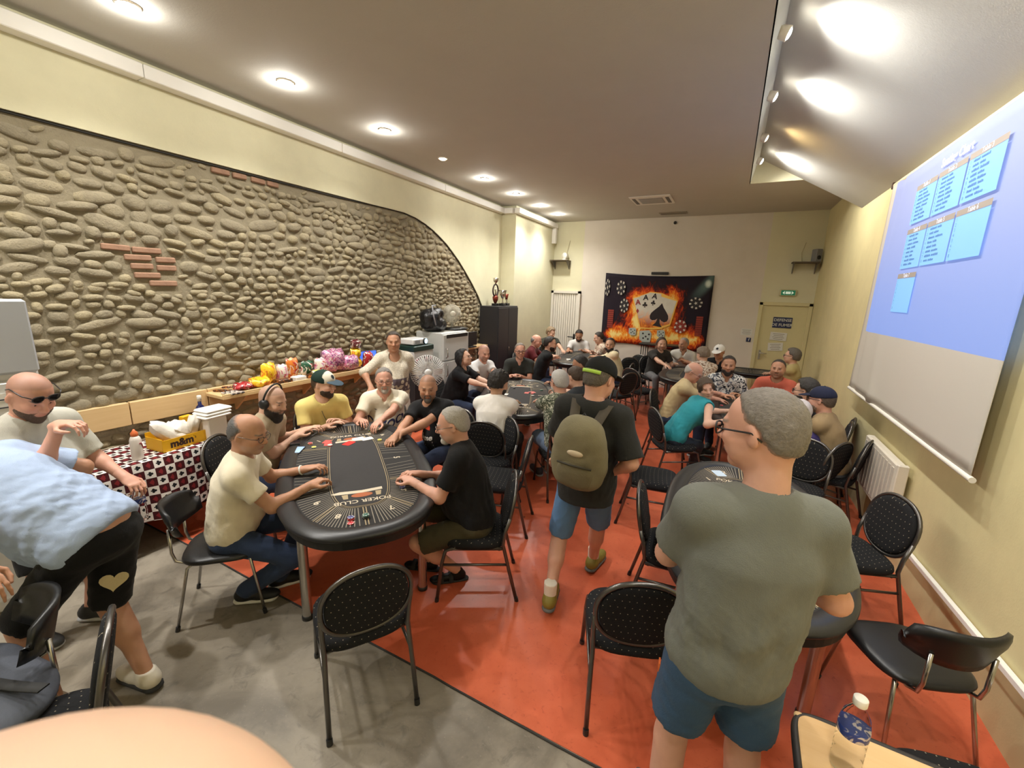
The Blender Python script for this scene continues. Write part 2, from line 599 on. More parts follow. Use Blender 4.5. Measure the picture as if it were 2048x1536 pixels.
def head_prims(s, C, R, k=1.0, jaw=1.0, fat=0.0, nose=1.0):
    g = lambda x, y, z: C + R @ (V(x, y, z) * k)
    e = lambda x, y, z: V(x, y, z) * k
    s.el(g(-.012, 0, .036), e(.1, .078, .087), R, .03)
    s.el(g(.026, 0, -.034), e(.070, .061 * jaw + fat * .5, .088), R, .035)
    s.el(g(-.02, 0, -.02), e(.075, .066, .07), R, .03)
    s.el(g(.03, .036 + fat * .3, -.052), e(.042, .03, .04), R, .025)
    s.el(g(.03, -.036 - fat * .3, -.052), e(.042, .03, .04), R, .025)
    s.el(g(.066, 0, -.099), e(.024, .026, .02), R, .022)
    s.rc(g(.081, -.03, .022), g(.081, .03, .022), .013 * k, .013 * k, .02)
    for y in (-1, 1):
        s.el(g(.062, .042 * y, -.02), e(.028, .022, .02), R, .02)
        s.el(g(.1, .031 * y, .004), e(.016, .0165, .0105), R, .010, sub=True)
        s.rc(g(.081, .0185 * y, .0105), g(.077, .045 * y, .009), .0052 * k, .0052 * k, .006); s.rc(g(.081, .019 * y, -.0065), g(.077, .044 * y, -.006), .0045 * k, .0045 * k, .006)
        s.el(g(-.008, .079 * y, -.002), e(.019, .009, .033), R @ rotm(-.35 * y, .25), .008)
        s.el(g(.006, .087 * y, -.002), e(.01, .006, .016), R, .008, sub=True)
    s.rc(g(.09, 0, .014), g(.112, 0, -.024), .0085 * k, .0135 * k * nose, .014)
    for y in (-1, 1): s.el(g(.101, .0125 * y, -.029), e(.011, .009, .009), R, .008)
    s.el(g(.0895, 0, -.0565), e(.012, .025, .0062), R, .009)
    s.el(g(.0865, 0, -.0675), e(.012, .021, .0066), R, .009)
    s.rc(g(.1, -.022, -.062), g(.1, .022, -.062), .0028, .0028, .004, sub=True)
def hand_prims(s, W, d, n, side, curl=.5, k=1.0, thumb=.5, spread=1.0):
    """W wrist, d pointing, n back of the hand, side +1 left hand"""
    d = unit(d); n = unit(n - d * (np.asarray(n) @ d)); t = np.cross(n, d) * side     # t points to the thumb side
    t = -np.cross(d, n) * 1.0 if False else t
    P = lambda a, b, c: W + (d * a + t * b + n * c) * k
    s.el(P(.052, 0, 0), V(.052, .041, .0155) * k, np.stack([d, t, n], 1), .012)
    s.rc(P(-.03, 0, 0), P(.03, 0, 0), .026 * k, .03 * k, .02, flat=(n, .7))
    L = (.041, .046, .043, .034); off = (.03, .0105, -.0105, -.03)
    for i in range(4):
        a0 = curl * (.75 + .12 * i); base = P(.088 - (.006 if i in (0, 3) else 0), off[i], .002)
        fan = off[i] * 2.2 * spread
        p = base; ang = a0 * .7; r = .0092 - .0006 * (i == 3)
        for j, ll in enumerate((1.0, .68, .55)):
            dr = unit(d * math.cos(ang) - n * math.sin(ang) + t * fan)
            q = p + dr * L[i] * ll * k
            s.rc(p, q, r * k, (r - .0012) * k, .005)
            p = q; r -= .0012; ang += a0 * .85
    b = P(.02, .03, -.004)
    q = b + unit(d * .7 + t * .75 - n * .25 * (1 + thumb)) * .042 * k
    e = q + unit(d * .9 + t * (.35 - .6 * thumb) - n * .3) * .034 * k
    f2 = e + unit(d * .95 + t * (.1 - .8 * thumb) - n * .25) * .026 * k
    s.rc(b, q, .014 * k, .0115 * k, .012); s.rc(q, e, .0112 * k, .0098 * k, .005); s.rc(e, f2, .0098 * k, .008 * k, .005)

def person(label, head, yaw, pel, hy=None, hp=.1, hr=0., zp=.53, hands=(None, None), feet=(None, None), lod=1, k=1.0, hk=1.05, fat=0.0, sh=None,
           skin='fair', shirt=('cotton', (.5, .5, .5)), sleeve=.62, sleeve_r=.071, neck='crew', tank=False, legs='trousers', legmat=('denim', srgb(50, 60, 85)), shoe=('shoe', (.03, .03, .03)), sock=None,
           hair=None, haircol=(.05, .035, .025), beard=None, beardcol=None, stubble=0.0, brow=None, glasses=None, cap=None, jaw=1.0, hem=-.06, bend=0.0,
           curl=.6, pdir=(None, None), pnorm=(None, None), name='person', showlegs=True, elbow=(None, None), thumb=.5, shirt_tint=None, wr=1.0, eyes=None, sh_yaw=None, bust=0.0, group=None, legcut=.93, nk=0.0, shortcut=.55):
    bx = np.array([pel[0], pel[1], 0.0])
    root = thing(name, label, 'person', tuple(bx), 0, group)
    vb, vh, vd = LOD[lod]
    hy = yaw if hy is None else hy
    R = rotm(hy, hp, hr); HC = np.array(head, float); hs = k * hk
    B = rotm(yaw); f, l = B[:, 0], B[:, 1]
    P = V(pel[0], pel[1], zp)
    N = HC - R[:, 2] * .06 * hs - V(0, 0, .105) * hs - R[:, 0] * .02 * hs - f * .03 - V(0, 0, nk)
    up = unit(N - P); t = unit(f - up * (f @ up))
    ys = yaw if sh_yaw is None else sh_yaw
    ls = V(-math.sin(ys), math.cos(ys), 0); ls = unit(ls - up * (ls @ up)); ts = np.cross(ls, up)
    shw = (.178 if sh is None else sh) * k
    S = [N - up * .05 * k + ls * shw + ts * .015, N - up * .05 * k - ls * shw + ts * .015]
    L1, L2 = .285 * k, .25 * k
    arms = []
    for i, sd in enumerate((1, -1)):
        T = hands[i]
        if T is None: T = P + l * sd * .17 * k + f * .33 * k + V(0, 0, .12)
        T = np.array(T, float)
        pole = elbow[i] if elbow[i] is not None else (l * sd * .55 - f * .25 - V(0, 0, .9))
        E_, W = ik(S[i], T, L1, L2, pole)
        arms.append((S[i], E_, W))
    hipz = P - V(0, 0, .02)
    lg = []
    for i, sd in enumerate((1, -1)):
        h0 = hipz + l * sd * .09 * k
        F = feet[i]
        if F is None: F = V(pel[0], pel[1], .09) + f * .42 * k + l * sd * .13
        F = np.array(F, float)
        K, A = ik(h0, F, .43 * k, .42 * k, f * 1.0 + V(0, 0, .6) + l * sd * .25)
        lg.append((h0, K, A))
    # ---- torso field shared by body and shirt
    C1 = P + (N - P) * .36 - t * .015; C2 = P + (N - P) * .68 - t * .012
    Tn = np.linalg.norm(N - P)
    def torso(s, g, low=True):
        s.el(P + up * .02, V(.118 + g + fat * .4, .158 + g + fat * .45, .12 + g), np.stack([t, np.cross(up, t), up], 1), .05)
        s.rc(P + up * .06, C1, .158 * k + g + fat * .5, .150 * k + g + fat * .55, .06, flat=(t, .74))
        s.rc(C1, C2, .150 * k + g + fat * .5, .165 * k + g + fat * .15, .06, flat=(t, .68))
        s.rc(C2, N - up * .09 * k, .165 * k + g + fat * .15, .125 * k + g, .06, flat=(t, .66))
        s.rc(S[0], S[1], .058 * k + g, .058 * k + g, .06)
        s.rc(N - up * .0, (S[0] * .7 + N * .3) , .05 * k + g, .05 * k + g, .05); s.rc(N, (S[1] * .7 + N * .3), .05 * k + g, .05 * k + g, .05)
        if fat > 0: s.el(P + up * .17 + t * (.05 + fat * .7), V(.1 + fat, .13 + fat, .13 + fat) + g, None, .06)
        if bust > 0:
            for sd in (1, -1): s.el(C2 - up * .03 + t * .085 + np.cross(up, t) * sd * .075, V(bust, bust, bust) + g, None, .05)
    # ---- body skin: one mesh (coarse trunk and limbs, fine head and hands)
    s = SDF(); torso(s, -.012)
    hx = lambda x, y, z: HC + R @ (V(x, y, z) * hs)
    nk0 = hx(-.028, 0, -.045)
    s.rc(nk0, N - up * .03, .054 * k + fat * .15, .064 * k + fat * .15, .03)
    for (a, b, c) in arms:
        s.rc(a, b, (.05 + fat * .15) * k, .041 * k, .03); s.rc(b, c, .0425 * k, .0275 * k, .015)
        m = b + (c - b) * .25; s.rc(b, m, .041 * k, .044 * k, .02)
    bare = legs in ('shorts', 'bermuda')
    if showlegs and bare:
        for (a, b, c) in lg:
            s.rc(a, b, .082 * k, .056 * k, .03); s.rc(b, c, .056 * k, .036 * k, .02); s.rc(b + (c - b) * .1, b + (c - b) * .45, .05 * k, .056 * k, .03)
    zneck = hx(0, 0, -.085)
    sb = SDF(); sb.ops = list(s.ops)
    v1, q1 = sb.surf(vb * 1.3)
    sh_ = SDF(); head_prims(sh_, HC, R, hs, jaw, fat * .3); sh_.rc(nk0, N - up * .03, .054 * k + fat * .15, .064 * k + fat * .15, .03)
    lo, hi = sh_.bounds(); lo = np.maximum(lo, np.minimum(HC - .2 * hs, lo + .03)); lo[2] = max(lo[2], N[2] + .0)
    v2, q2 = sh_.surf(vh, (lo - vh * 2, hi + vh * 2))
    parts = [(v1, q1), (v2, q2)]
    nh = len(v1)
    for i, (a, b, c) in enumerate(arms):
        if hands[i] is None and lod == 2: continue
        s2 = SDF(); d = unit(c - b) if pdir[i] is None else unit(pdir[i])
        nn = V(0, 0, 1) if pnorm[i] is None else np.array(pnorm[i], float)
        if abs(nn @ d) > .93: nn = f
        hand_prims(s2, c, d, nn, 1 if i == 0 else -1, curl if not isinstance(curl, tuple) else curl[i], k, thumb)
        s2.rc(c - unit(c - b) * .05, c, .031 * k, .0265 * k, .02)
        parts.append(s2.surf(vd))
    off = 0; vs = []; qs = []
    for v, q in parts: vs.append(v); qs.append(q + off); off += len(v)
    vv = np.concatenate(vs); qq = np.concatenate(qs)
    # ---- colouring of the face: lips, brows, stubble, clipped hair
    hl = ((vv - HC) @ R) / hs; x, y, z = hl.T; ay = np.abs(y)
    tint = np.zeros((len(vv), 4)); inhead = (np.abs(x) < .14) & (ay < .1) & (z > -.135) & (z < .14); inhead[:0] = False
    def paint(mask, col, a):
        a = np.clip(a * mask, 0, 1)
        A = tint[:, 3]; o = A + a * (1 - A); w = np.where(o > 1e-6, a / np.maximum(o, 1e-6), 0)[:, None]
        tint[:, :3] = tint[:, :3] * (1 - w) + np.array(col) * w; tint[:, 3] = np.maximum(o, A)
    sm = lambda d, a, b: np.clip((b - d) / (b - a), 0, 1)
    ih = inhead.astype(float)
    base = np.array(SKIN_COL[skin])
    hc = np.array(haircol); bc = np.array(beardcol if beardcol is not None else haircol)
    if hair in ('buzz', 'shaved', 'fringe_buzz'):
        line = np.where(x > 0, .068 - .0 * x, .068 - 0) ; edge = sm(-(z - (.062 + .35 * np.clip(x, -.2, .08) + np.where(x < 0, 1.1 * x, 0))), -.004, .006)
        if hair == 'fringe_buzz': edge = edge * sm(z + .15 * x, .05, .075)
        paint(edge * ih, hc, .75 if hair == 'buzz' else .38)
    paint(sm(np.sqrt(((x - .09) / .03) ** 2 + (y / .026) ** 2 + ((z + .062) / .0125) ** 2), .7, 1.1) * ih, base * np.array([.8, .56, .54]), .6)
    bc2 = np.array(brow) if brow is not None else hc
    paint(sm(np.abs(z - .0275 + .12 * (ay - .03) ** 1.0 * 0), .003, .0062) * sm(np.abs(ay - .032), .016, .021) * (x > .05) * ih, bc2, .8)
    if eyes is None:
        paint(sm(np.sqrt(((ay - .031) / .0145) ** 2 + ((z - .003) / .0065) ** 2), .6, 1.05) * (x > .05) * ih, (.03, .02, .015), .75)
    paint(sm(np.sqrt(((ay - .031) / .024) ** 2 + ((z - .003) / .016) ** 2), .4, 1.1) * (x > .05) * ih, base * .45, .35)
    paint(sm(np.sqrt(((ay - .008) / .006) ** 2 + ((z + .036) / .005) ** 2), .5, 1.1) * (x > .09) * ih, base * .3, .6)
    paint(sm(np.sqrt(((ay - .045) / .022) ** 2 + ((z + .025) / .022) ** 2), .1, 1.2) * (x > .03) * ih, base * np.array([1.05, .72, .66]), .3)
    paint(sm(np.sqrt((x - .115) ** 2 + y ** 2 + (z + .025) ** 2), .008, .024) * ih, base * np.array([1.02, .68, .62]), .3)
    if stubble > 0:
        st = sm(z + .25 * (ay - .03), -.045, -.03) * sm(-(x + .35 * (z + .05)), -.01, .015) * (1 - sm(np.abs(y) / .02 + np.abs(z + .062) / .012, .6, 1.0))
        paint(st * ih, bc, stubble)
    to_obj('body', vv, qq, skin_mat(skin), root, bx, tint)
    # ---- eyes
    if eyes is not None:
        for yy in (-1, 1):
            mb = MB(); c0 = hx(.0725, .031 * yy, .002); mb.ell(c0 - bx, (.0125 * hs,) * 3, None, 14, 10)
            e = mb.build('eye', plain('eye_white', (.75, .72, .68), .15, var=0), root)
            mb = MB(); mb.ell(hx(.0805, .031 * yy, .0025) - bx, (.0062 * hs, .0066 * hs, .0066 * hs), R, 10, 8); mb.build('iris', plain('iris_' + eyes, {'brown': (.03, .015, .008), 'blue': (.08, .14, .2), 'dark': (.012, .008, .006)}[eyes], .1, var=0), e)
    # ---- shirt
    s = SDF(); g = .014 * wr; torso(s, g)
    if hem < -.12: s.rc(P, P - V(0, 0, 1) * (-hem), .165 * k + g + fat * .5, .17 * k + g + fat * .5, .05, flat=(t, .78))
    if not tank:
        for (a, b, c) in arms:
            if sleeve <= 1.0: e = a + (b - a) * sleeve; d = unit(b - a); s.rc(a, a + (b - a) * min(1., sleeve + .25), .064 * k + fat * .1, sleeve_r * k + fat * .1, .045, cuts=((e, d),))
            else:
                e = b + (c - b) * (sleeve - 1.0); d = unit(c - b)
                s.rc(a, b, .064 * k, .058 * k, .045); s.rc(b, c, .058 * k, .045 * k, .03, cuts=((e, d),))
    else:
        for i, (a, b, c) in enumerate(arms): s.el(a + ls * (.045 if i == 0 else -.045), V(.075, .075, .09) * k, None, .01, sub=True)
    s.cut(P + up * hem if hem > -.12 else P + V(0, 0, hem), -up if hem > -.12 else V(0, 0, -1))
    nd = unit(up * .8 + t * .25)
    s.rc(N + up * .005 + t * .012, N + nd * .2, .062 * k + fat * .15, .085 * k, .008, sub=True)
    if neck in ('v', 'polo', 'open'): s.rc(N + t * .05 + up * .02, N + t * (.13) - up * (.07 if neck != 'v' else .055), .035, .012, .008, sub=True)
    if neck == 'scoop': s.el(N + t * .09 - up * .02, V(.07, .07, .07), None, .01, sub=True)
    v, q = s.surf(vb)
    v = relax(v, q, 1, .4)
    n = vnormals(v, q)
    seed = abs(hash(label)) % 9999 if False else sum(map(ord, label)) % 9999
    dd = .0055 * sines(v, 34, seed, 5, (1, 1, .7)) + .0045 * sines(v, 78, seed + 1, 4, (1, 1, .45)) + .0016 * sines(v, 170, seed + 2, 4, (1, 1, .5))
    fl = np.clip(1 - np.abs(((v - P) @ up) / Tn - .28) / .5, .2, 1)
    v = v + n * (dd * fl * 1.5 * wr)[:, None]
    mat = shirt if not isinstance(shirt, tuple) else cloth('cloth_' + shirt[0], shirt[1])
    tn = np.zeros((len(v), 4))
    if shirt_tint is not None:
        loc = np.stack([(v - P) @ t, (v - P) @ np.cross(up, t), (v - P) @ up / Tn], 1); tn = shirt_tint(loc)
    so = to_obj('shirt', v, q, mat, root, bx, tn)
    if neck == 'polo':
        col = SDF()
        pts = []
        for a in np.linspace(-2.6, 2.6, 15):
            pts.append(N + up * (.022 + .004 * math.cos(a)) - t * math.cos(a) * .066 * k + np.cross(up, t) * math.sin(a) * .072 * k + t * .012 - bx)
        mb = MB(); mb.sweep([(p, unit(p + bx - N), up) for p in pts], [(-.003, -.014), (.014, -.018), (.004, .014), (-.004, .014)], False); mb.build('collar', mat, root)
    # ---- legs
    if showlegs:
        lm = cloth('cloth_' + legmat[0], legmat[1]) if isinstance(legmat, tuple) else legmat
        s = SDF(); s.el(P - V(0, 0, .02), V(.125 + fat * .3, .165 + fat * .4, .12) * k, B, .04, cuts=((P + up * .09, up),))
        for (a, b, c) in lg:
            if legs == 'trousers':
                s.rc(a, b, .095 * k, .068 * k, .04); s.rc(b, c, .068 * k, .058 * k, .02)
            elif legs == 'bermuda':
                e = a + (b - a) * legcut; s.rc(a, b, .1 * k, .088 * k, .04, cuts=((e, unit(b - a)),))
            else:
                e = a + (b - a) * shortcut; s.rc(a, b, .105 * k, .1 * k, .03, cuts=((e, unit(b - a)),))
        v, q = s.surf(vb * 1.4); n = vnormals(v, q)
        v = v + n * (.004 * sines(v, 40, seed + 5, 5) + .003 * sines(v, 90, seed + 6, 4))[:, None]
        to_obj('trousers' if legs == 'trousers' else 'shorts', v, q, lm, root, bx, np.zeros((len(v), 4)))
        for i, (a, b, c) in enumerate(lg):
            fw = unit(f + (l * .18 if i == 0 else -l * .18)); foot_shoe(root, bx, c, fw, shoe, sock, k, vb)
    # ---- hair
    if hair: make_hair(root, bx, HC, R, hs, hair, haircol, vh, skin)
    if beard: make_beard(root, bx, HC, R, hs, beard, bc, vh, jaw, skin)
    if glasses: make_glasses(root, bx, HC, R, hs, glasses)
    if cap: make_cap(root, bx, HC, R, hs, cap, vh)
    root_info[label] = dict(root=root, HC=HC, R=R, hs=hs, arms=arms, P=P, N=N, up=up, t=t, S=S, shirt=so, base=bx, legs=lg, left=np.cross(up, t))
    return root_info[label]
root_info = {}
SKIN_COL = {'fair': srgb(216, 172, 148), 'pink': srgb(212, 160, 138), 'tan': srgb(188, 140, 112), 'olive': srgb(198, 154, 126), 'pale': srgb(238, 198, 170), 'deep': srgb(160, 106, 76)}
def foot_shoe(root, bx, A, fw, shoe, sock, k, vb):
    kind, col = shoe[0], shoe[1]
    fw = V(fw[0], fw[1], 0); fw = unit(fw); sd = V(-fw[1], fw[0], 0); up = V(0, 0, 1)
    Rm = np.stack([fw, sd, up], 1); A = A.copy(); z0 = max(A[2] - .085, 0.0); o = V(A[0], A[1], z0)
    g = lambda x, y, z: o + (fw * x + sd * y + up * z) * k
    vx = max(.0085, vb * .95)
    if kind == 'sandal':
        s = SDF(); s.rc(g(-.03, 0, .045), g(.12, 0, .03), .034 * k, .03 * k, .02); s.rc(g(0, 0, .05), A, .034 * k, .036 * k, .03); s.el(g(.16, 0, .028), V(.05, .042, .018), Rm, .02)
        v, q = s.surf(vx); to_obj('foot', v, q, skin_mat('fair'), root, bx)
        s = SDF(); s.rc(g(-.05, 0, .012), g(.15, 0, .012), .038 * k, .046 * k, .01, flat=(up, .3)); v, q = s.surf(vx)
        so = to_obj('sandal', v, q, plain('sandal_black', (.015, .015, .015), .7), root, bx)
        for xx in (.05, .12):
            mb = MB(); pts = [g(xx, math.cos(a) * .046, .018 + math.sin(a) * .05) - bx for a in np.linspace(0, math.pi, 9)]
            mb.sweep([(p, unit(p + bx - g(xx, 0, .0)), fw) for p in pts], [(-.002, -.016), (.004, -.016), (.004, .016), (-.002, .016)], False); mb.build('strap', plain('sandal_black', (.015, .015, .015)), so)
        return
    s = SDF(); s.rc(g(-.035, 0, .05), g(.07, 0, .05), .042 * k, .042 * k, .02); s.el(g(.13, 0, .04), V(.085, .046, .036) * k, Rm, .03); s.rc(g(-.01, 0, .06), A + up * .02, .044 * k, .042 * k, .03)
    s.cut(g(0, 0, .012), -up); s.cut(A + up * (.02 if kind != 'high' else .05), up)
    v, q = s.surf(vx); so = to_obj('shoe', v, q, plain('shoe_%s_%d' % (kind, int(col[0] * 999)), col, .6, bs=.2), root, bx)
    s = SDF(); s.rc(g(-.04, 0, .014), g(.15, 0, .014), .046 * k, .05 * k, .01, flat=(up, .42)); s.cut(g(0, 0, 0), -up); v, q = s.surf(vx)
    sole = shoe[2] if len(shoe) > 2 else (.5, .5, .5)
    to_obj('sole', v, q, plain('sole_%d' % int(sole[0] * 999), sole, .7), so, bx)
    if kind in ('lace', 'high'):
        mb = MB()
        for i in range(4):
            x = .05 + i * .024; mb.tube([g(x, -.03, .072 - i * .006) - bx, g(x + .008, 0, .088 - i * .006) - bx, g(x, .03, .072 - i * .006) - bx], .004, 6)
        mb.build('laces', plain('lace_white', (.7, .7, .67), .8), so)
    if sock is not None:
        s = SDF(); s.rc(A - up * .02, A + up * .1, .042 * k, .045 * k, .01); s.cut(A + up * .1, up); v, q = s.surf(vx); to_obj('sock', v, q, plain('sock_%d' % int(sock[0] * 999), sock, .9, bs=.4), root, bx)
def make_hair(root, bx, HC, R, hs, kind, col, vh, skin='fair'):
    if kind in ('buzz', 'shaved', 'fringe_buzz', None): return
    g = lambda x, y, z: HC + R @ (V(x, y, z) * hs); e = lambda x, y, z: V(x, y, z) * hs; d = lambda x, y, z: R @ unit(V(x, y, z))
    s = SDF()
    th = {'short': .012, 'receding': .007, 'thin': .004, 'fringe': .006, 'thick': .024, 'curly': .026, 'bob': .018, 'long': .014, 'tied': .01, 'messy': .022, 'crop': .0055, 'pixie': .014, 'horseshoe': .006}[kind]
    s.el(g(-.014, 0, .034 + th * .35), e(.1 + th, .0785 + th, .0875 + th), R, .02)
    s.el(g(-.035, 0, -.01), e(.078 + th * .7, .07 + th * .8, .075 + th), R, .03)
    if kind in ('bob', 'long'):
        zb = -.085 if kind == 'bob' else -.11
        for y in (-1, 1): s.rc(g(-.01, .078 * y, .03), g(-.02, .085 * y, zb), .03 * hs, .034 * hs, .03)
        s.rc(g(-.07, -.04, 0), g(-.075, -.035, zb), .05 * hs, .045 * hs, .03); s.rc(g(-.07, .04, 0), g(-.075, .035, zb), .05 * hs, .045 * hs, .03)
    if kind == 'tied': s.el(g(-.118, 0, .03), e(.028, .03, .03), R, .02)
    if kind == 'pixie':
        for y in (-1, 1): s.rc(g(.045, .068 * y, .05), g(.02, .083 * y, -.02), .02 * hs, .014 * hs, .02)
        s.rc(g(.085, -.03, .07), g(.07, .045, .075), .016 * hs, .02 * hs, .02)
    if kind not in ('bob', 'long', 'pixie', 'fringe'):
        for y in (-1, 1):
            s.el(g(.072, .06 * y, .07), e(.034, .03, .034), R, .012, sub=True)
            s.el(g(.004, .092 * y, -.006), e(.03, .03, .036), R, .01, sub=True)
    elif kind == 'fringe':
        for y in (-1, 1): s.el(g(.006, .094 * y, -.008), e(.026, .03, .034), R, .01, sub=True)
    p0 = {'short': (.074, 0, .096), 'receding': (.05, 0, .09), 'thin': (.04, 0, .07), 'fringe': (.03, 0, .06), 'thick': (.085, 0, .09), 'curly': (.085, 0, .09), 'bob': (.05, 0, .06), 'long': (.05, 0, .06), 'tied': (.074, 0, .092), 'messy': (.084, 0, .078), 'crop': (.07, 0, .096), 'pixie': (.09, 0, .055), 'horseshoe': (.03, 0, .06)}[kind]
    n0 = (.8, 0, -.6) if kind not in ('bob', 'long', 'pixie') else ((1, 0, -.4) if kind != 'pixie' else (1, 0, -.12))
    s.cut(g(*p0), R @ unit(V(*n0)))
    if kind == 'fringe': s.cut(g(0, 0, .045), d(.25, 0, 1))
    if kind == 'horseshoe': s.cut(g(-.02, 0, .085), d(.75, 0, 1))
    if kind not in ('bob', 'long'): s.cut(g(-.03, 0, -.062), d(.25, 0, -1))
    v, q = s.surf(vh * 1.2)
    if len(v) == 0: return
    v, kk = taper(s, v, g(-.012, 0, .02), th * hs, .034 * hs if kind not in ('bob', 'long', 'pixie') else .014 * hs)
    n = vnormals(v, q); amp = {'curly': .006, 'messy': .005, 'thick': .003, 'bob': .006, 'long': .004, 'pixie': .003}.get(kind, .0022)
    loc = (v - HC) @ R; v = v + n * (amp * sines(v, 150, 3, 5) + amp * .6 * sines(v, 320, 5, 4) + .0016 * sines(loc, 500, 7, 4, (.25, 1, .25)))[:, None]
    to_obj('hair', v, q, hair_mat(col), root, bx, edge_tint(v, kk, skin))
def taper(s, v, c0, th, wid):
    """thin the edge of a hair layer so that it runs out on the skin"""
    k = np.ones(len(v))
    for o in s.ops:
        if o[0] == 'cut': k = np.minimum(k, np.clip(-((v - o[1]) @ o[2]) / wid + .004 * sines(v, 420, 2, 4) / wid, 0, 1))
        elif o[0] == 'el' and o[8]:
            L_ = (v - o[1]) @ o[3] if o[3] is not None else (v - o[1])
            k = np.minimum(k, np.clip((np.linalg.norm(L_ / o[2], axis=1) - 1) * o[2].min() / (wid * .55) + .2, 0, 1))
    k = k * k * (3 - 2 * k)
    d = v - c0; d = d / np.linalg.norm(d, axis=1)[:, None]
    return v - d * ((th * 1.25 + .002) * (1 - k))[:, None], k
def edge_tint(v, k, skin):
    t = np.zeros((len(v), 4)); t[:, :3] = SKIN_COL[skin]; t[:, 3] = np.clip((1 - k) * 1.25 - .15 + .25 * sines(v, 600, 4, 4) * (k < .98), 0, .9)
    return t
def make_beard(root, bx, HC, R, hs, kind, col, vh, jaw, skin='fair'):
    g = lambda x, y, z: HC + R @ (V(x, y, z) * hs); e = lambda x, y, z: V(x, y, z) * hs; d = lambda x, y, z: R @ unit(V(x, y, z))
    s = SDF(); th = {'full': .012, 'long': .016, 'short': .005, 'goatee': .006, 'moustache': .004}[kind]
    if kind in ('full', 'long', 'short'):
        s.el(g(.026, 0, -.036), e(.070 + th, .061 * jaw + th, .088 + th * .8), R, .02)
        for y in (-1, 1): s.el(g(.03, .036 * y, -.056), e(.042 + th, .03 + th, .04 + th), R, .02)
        s.el(g(.066, 0, -.102 - (.02 if kind == 'long' else 0)), e(.026 + th, .03 + th, .024 + th * 1.5), R, .02)
        s.el(g(.103, 0, -.058), e(.022, .027, .013), R, .006, sub=True)
        s.cut(g(.05, 0, -.034), d(.12, 0, 1)); s.cut(g(-.012, 0, -.05), d(-1, 0, .1))
    elif kind == 'goatee':
        s.el(g(.07, 0, -.099), e(.028 + th, .027 + th, .024 + th), R, .015); s.rc(g(.087, -.024, -.05), g(.087, .024, -.05), .009 * hs, .009 * hs, .01)
        for y in (-1, 1): s.rc(g(.086, .026 * y, -.052), g(.074, .026 * y, -.09), .008 * hs, .01 * hs, .01)
        s.el(g(.104, 0, -.064), e(.02, .021, .0105), R, .005, sub=True)
    if kind in ('full', 'long', 'short', 'moustache'):
        s.rc(g(.094, 0, -.043), g(.083, .032, -.055), .008 * hs, .0065 * hs, .008); s.rc(g(.094, 0, -.043), g(.083, -.032, -.055), .008 * hs, .0065 * hs, .008)
    v, q = s.surf(vh)
    if len(v) == 0: return
    v, kk = taper(s, v, g(.0, 0, -.04), th * hs, .016 * hs)
    n = vnormals(v, q); v = v + n * (.0018 * sines(v, 260, 9, 5))[:, None]
    to_obj('beard' if kind != 'moustache' else 'moustache', v, q, hair_mat(tuple(col)), root, bx, edge_tint(v, kk, skin))
def make_glasses(root, bx, HC, R, hs, kind):
    g = lambda x, y, z: HC + R @ (V(x, y, z) * hs) - bx
    fm = plain('glasses_frame', (.015, .014, .014), .3) if kind in ('dark', 'black', 'sun', 'forehead') else plain('glasses_metal', (.18, .15, .13), .3, .9)
    dz = .05 if kind == 'forehead' else 0; dx = -.006 if kind == 'forehead' else 0
    r = .0022 if kind in ('thin', 'metal') else .0032
    mb = MB()
    for y in (-1, 1):
        pts = [g(.109 + dx - .006 * abs(math.cos(a)), .033 * y + .0245 * math.cos(a), .002 + dz + .0185 * math.sin(a)) for a in np.linspace(0, 2 * math.pi, 18, endpoint=False)]
        mb.tube(pts, r, 5, True)
        mb.tube([g(.1 + dx, .058 * y, .008 + dz), g(.07 + dx, .08 * y, .01 + dz), g(-.01, .087 * y, .01 + dz), g(-.035, .084 * y, -.012 + dz)], r, 5)
    mb.tube([g(.108 + dx, -.01, .006 + dz), g(.112 + dx, 0, .009 + dz), g(.108 + dx, .01, .006 + dz)], r, 5)
    o = mb.build('glasses', fm, root)
    if kind in ('sun', 'forehead'):
        mb = MB()
        for y in (-1, 1):
            pts = [g(.1085 + dx - .006 * abs(math.cos(a)), .033 * y + .024 * math.cos(a), .002 + dz + .018 * math.sin(a)) for a in np.linspace(0, 2 * math.pi, 18, endpoint=False)]
            mb.add(pts, [tuple(range(18))])
        mb.build('lens', plain('dark_lens', (.012, .01, .01), .05), o)
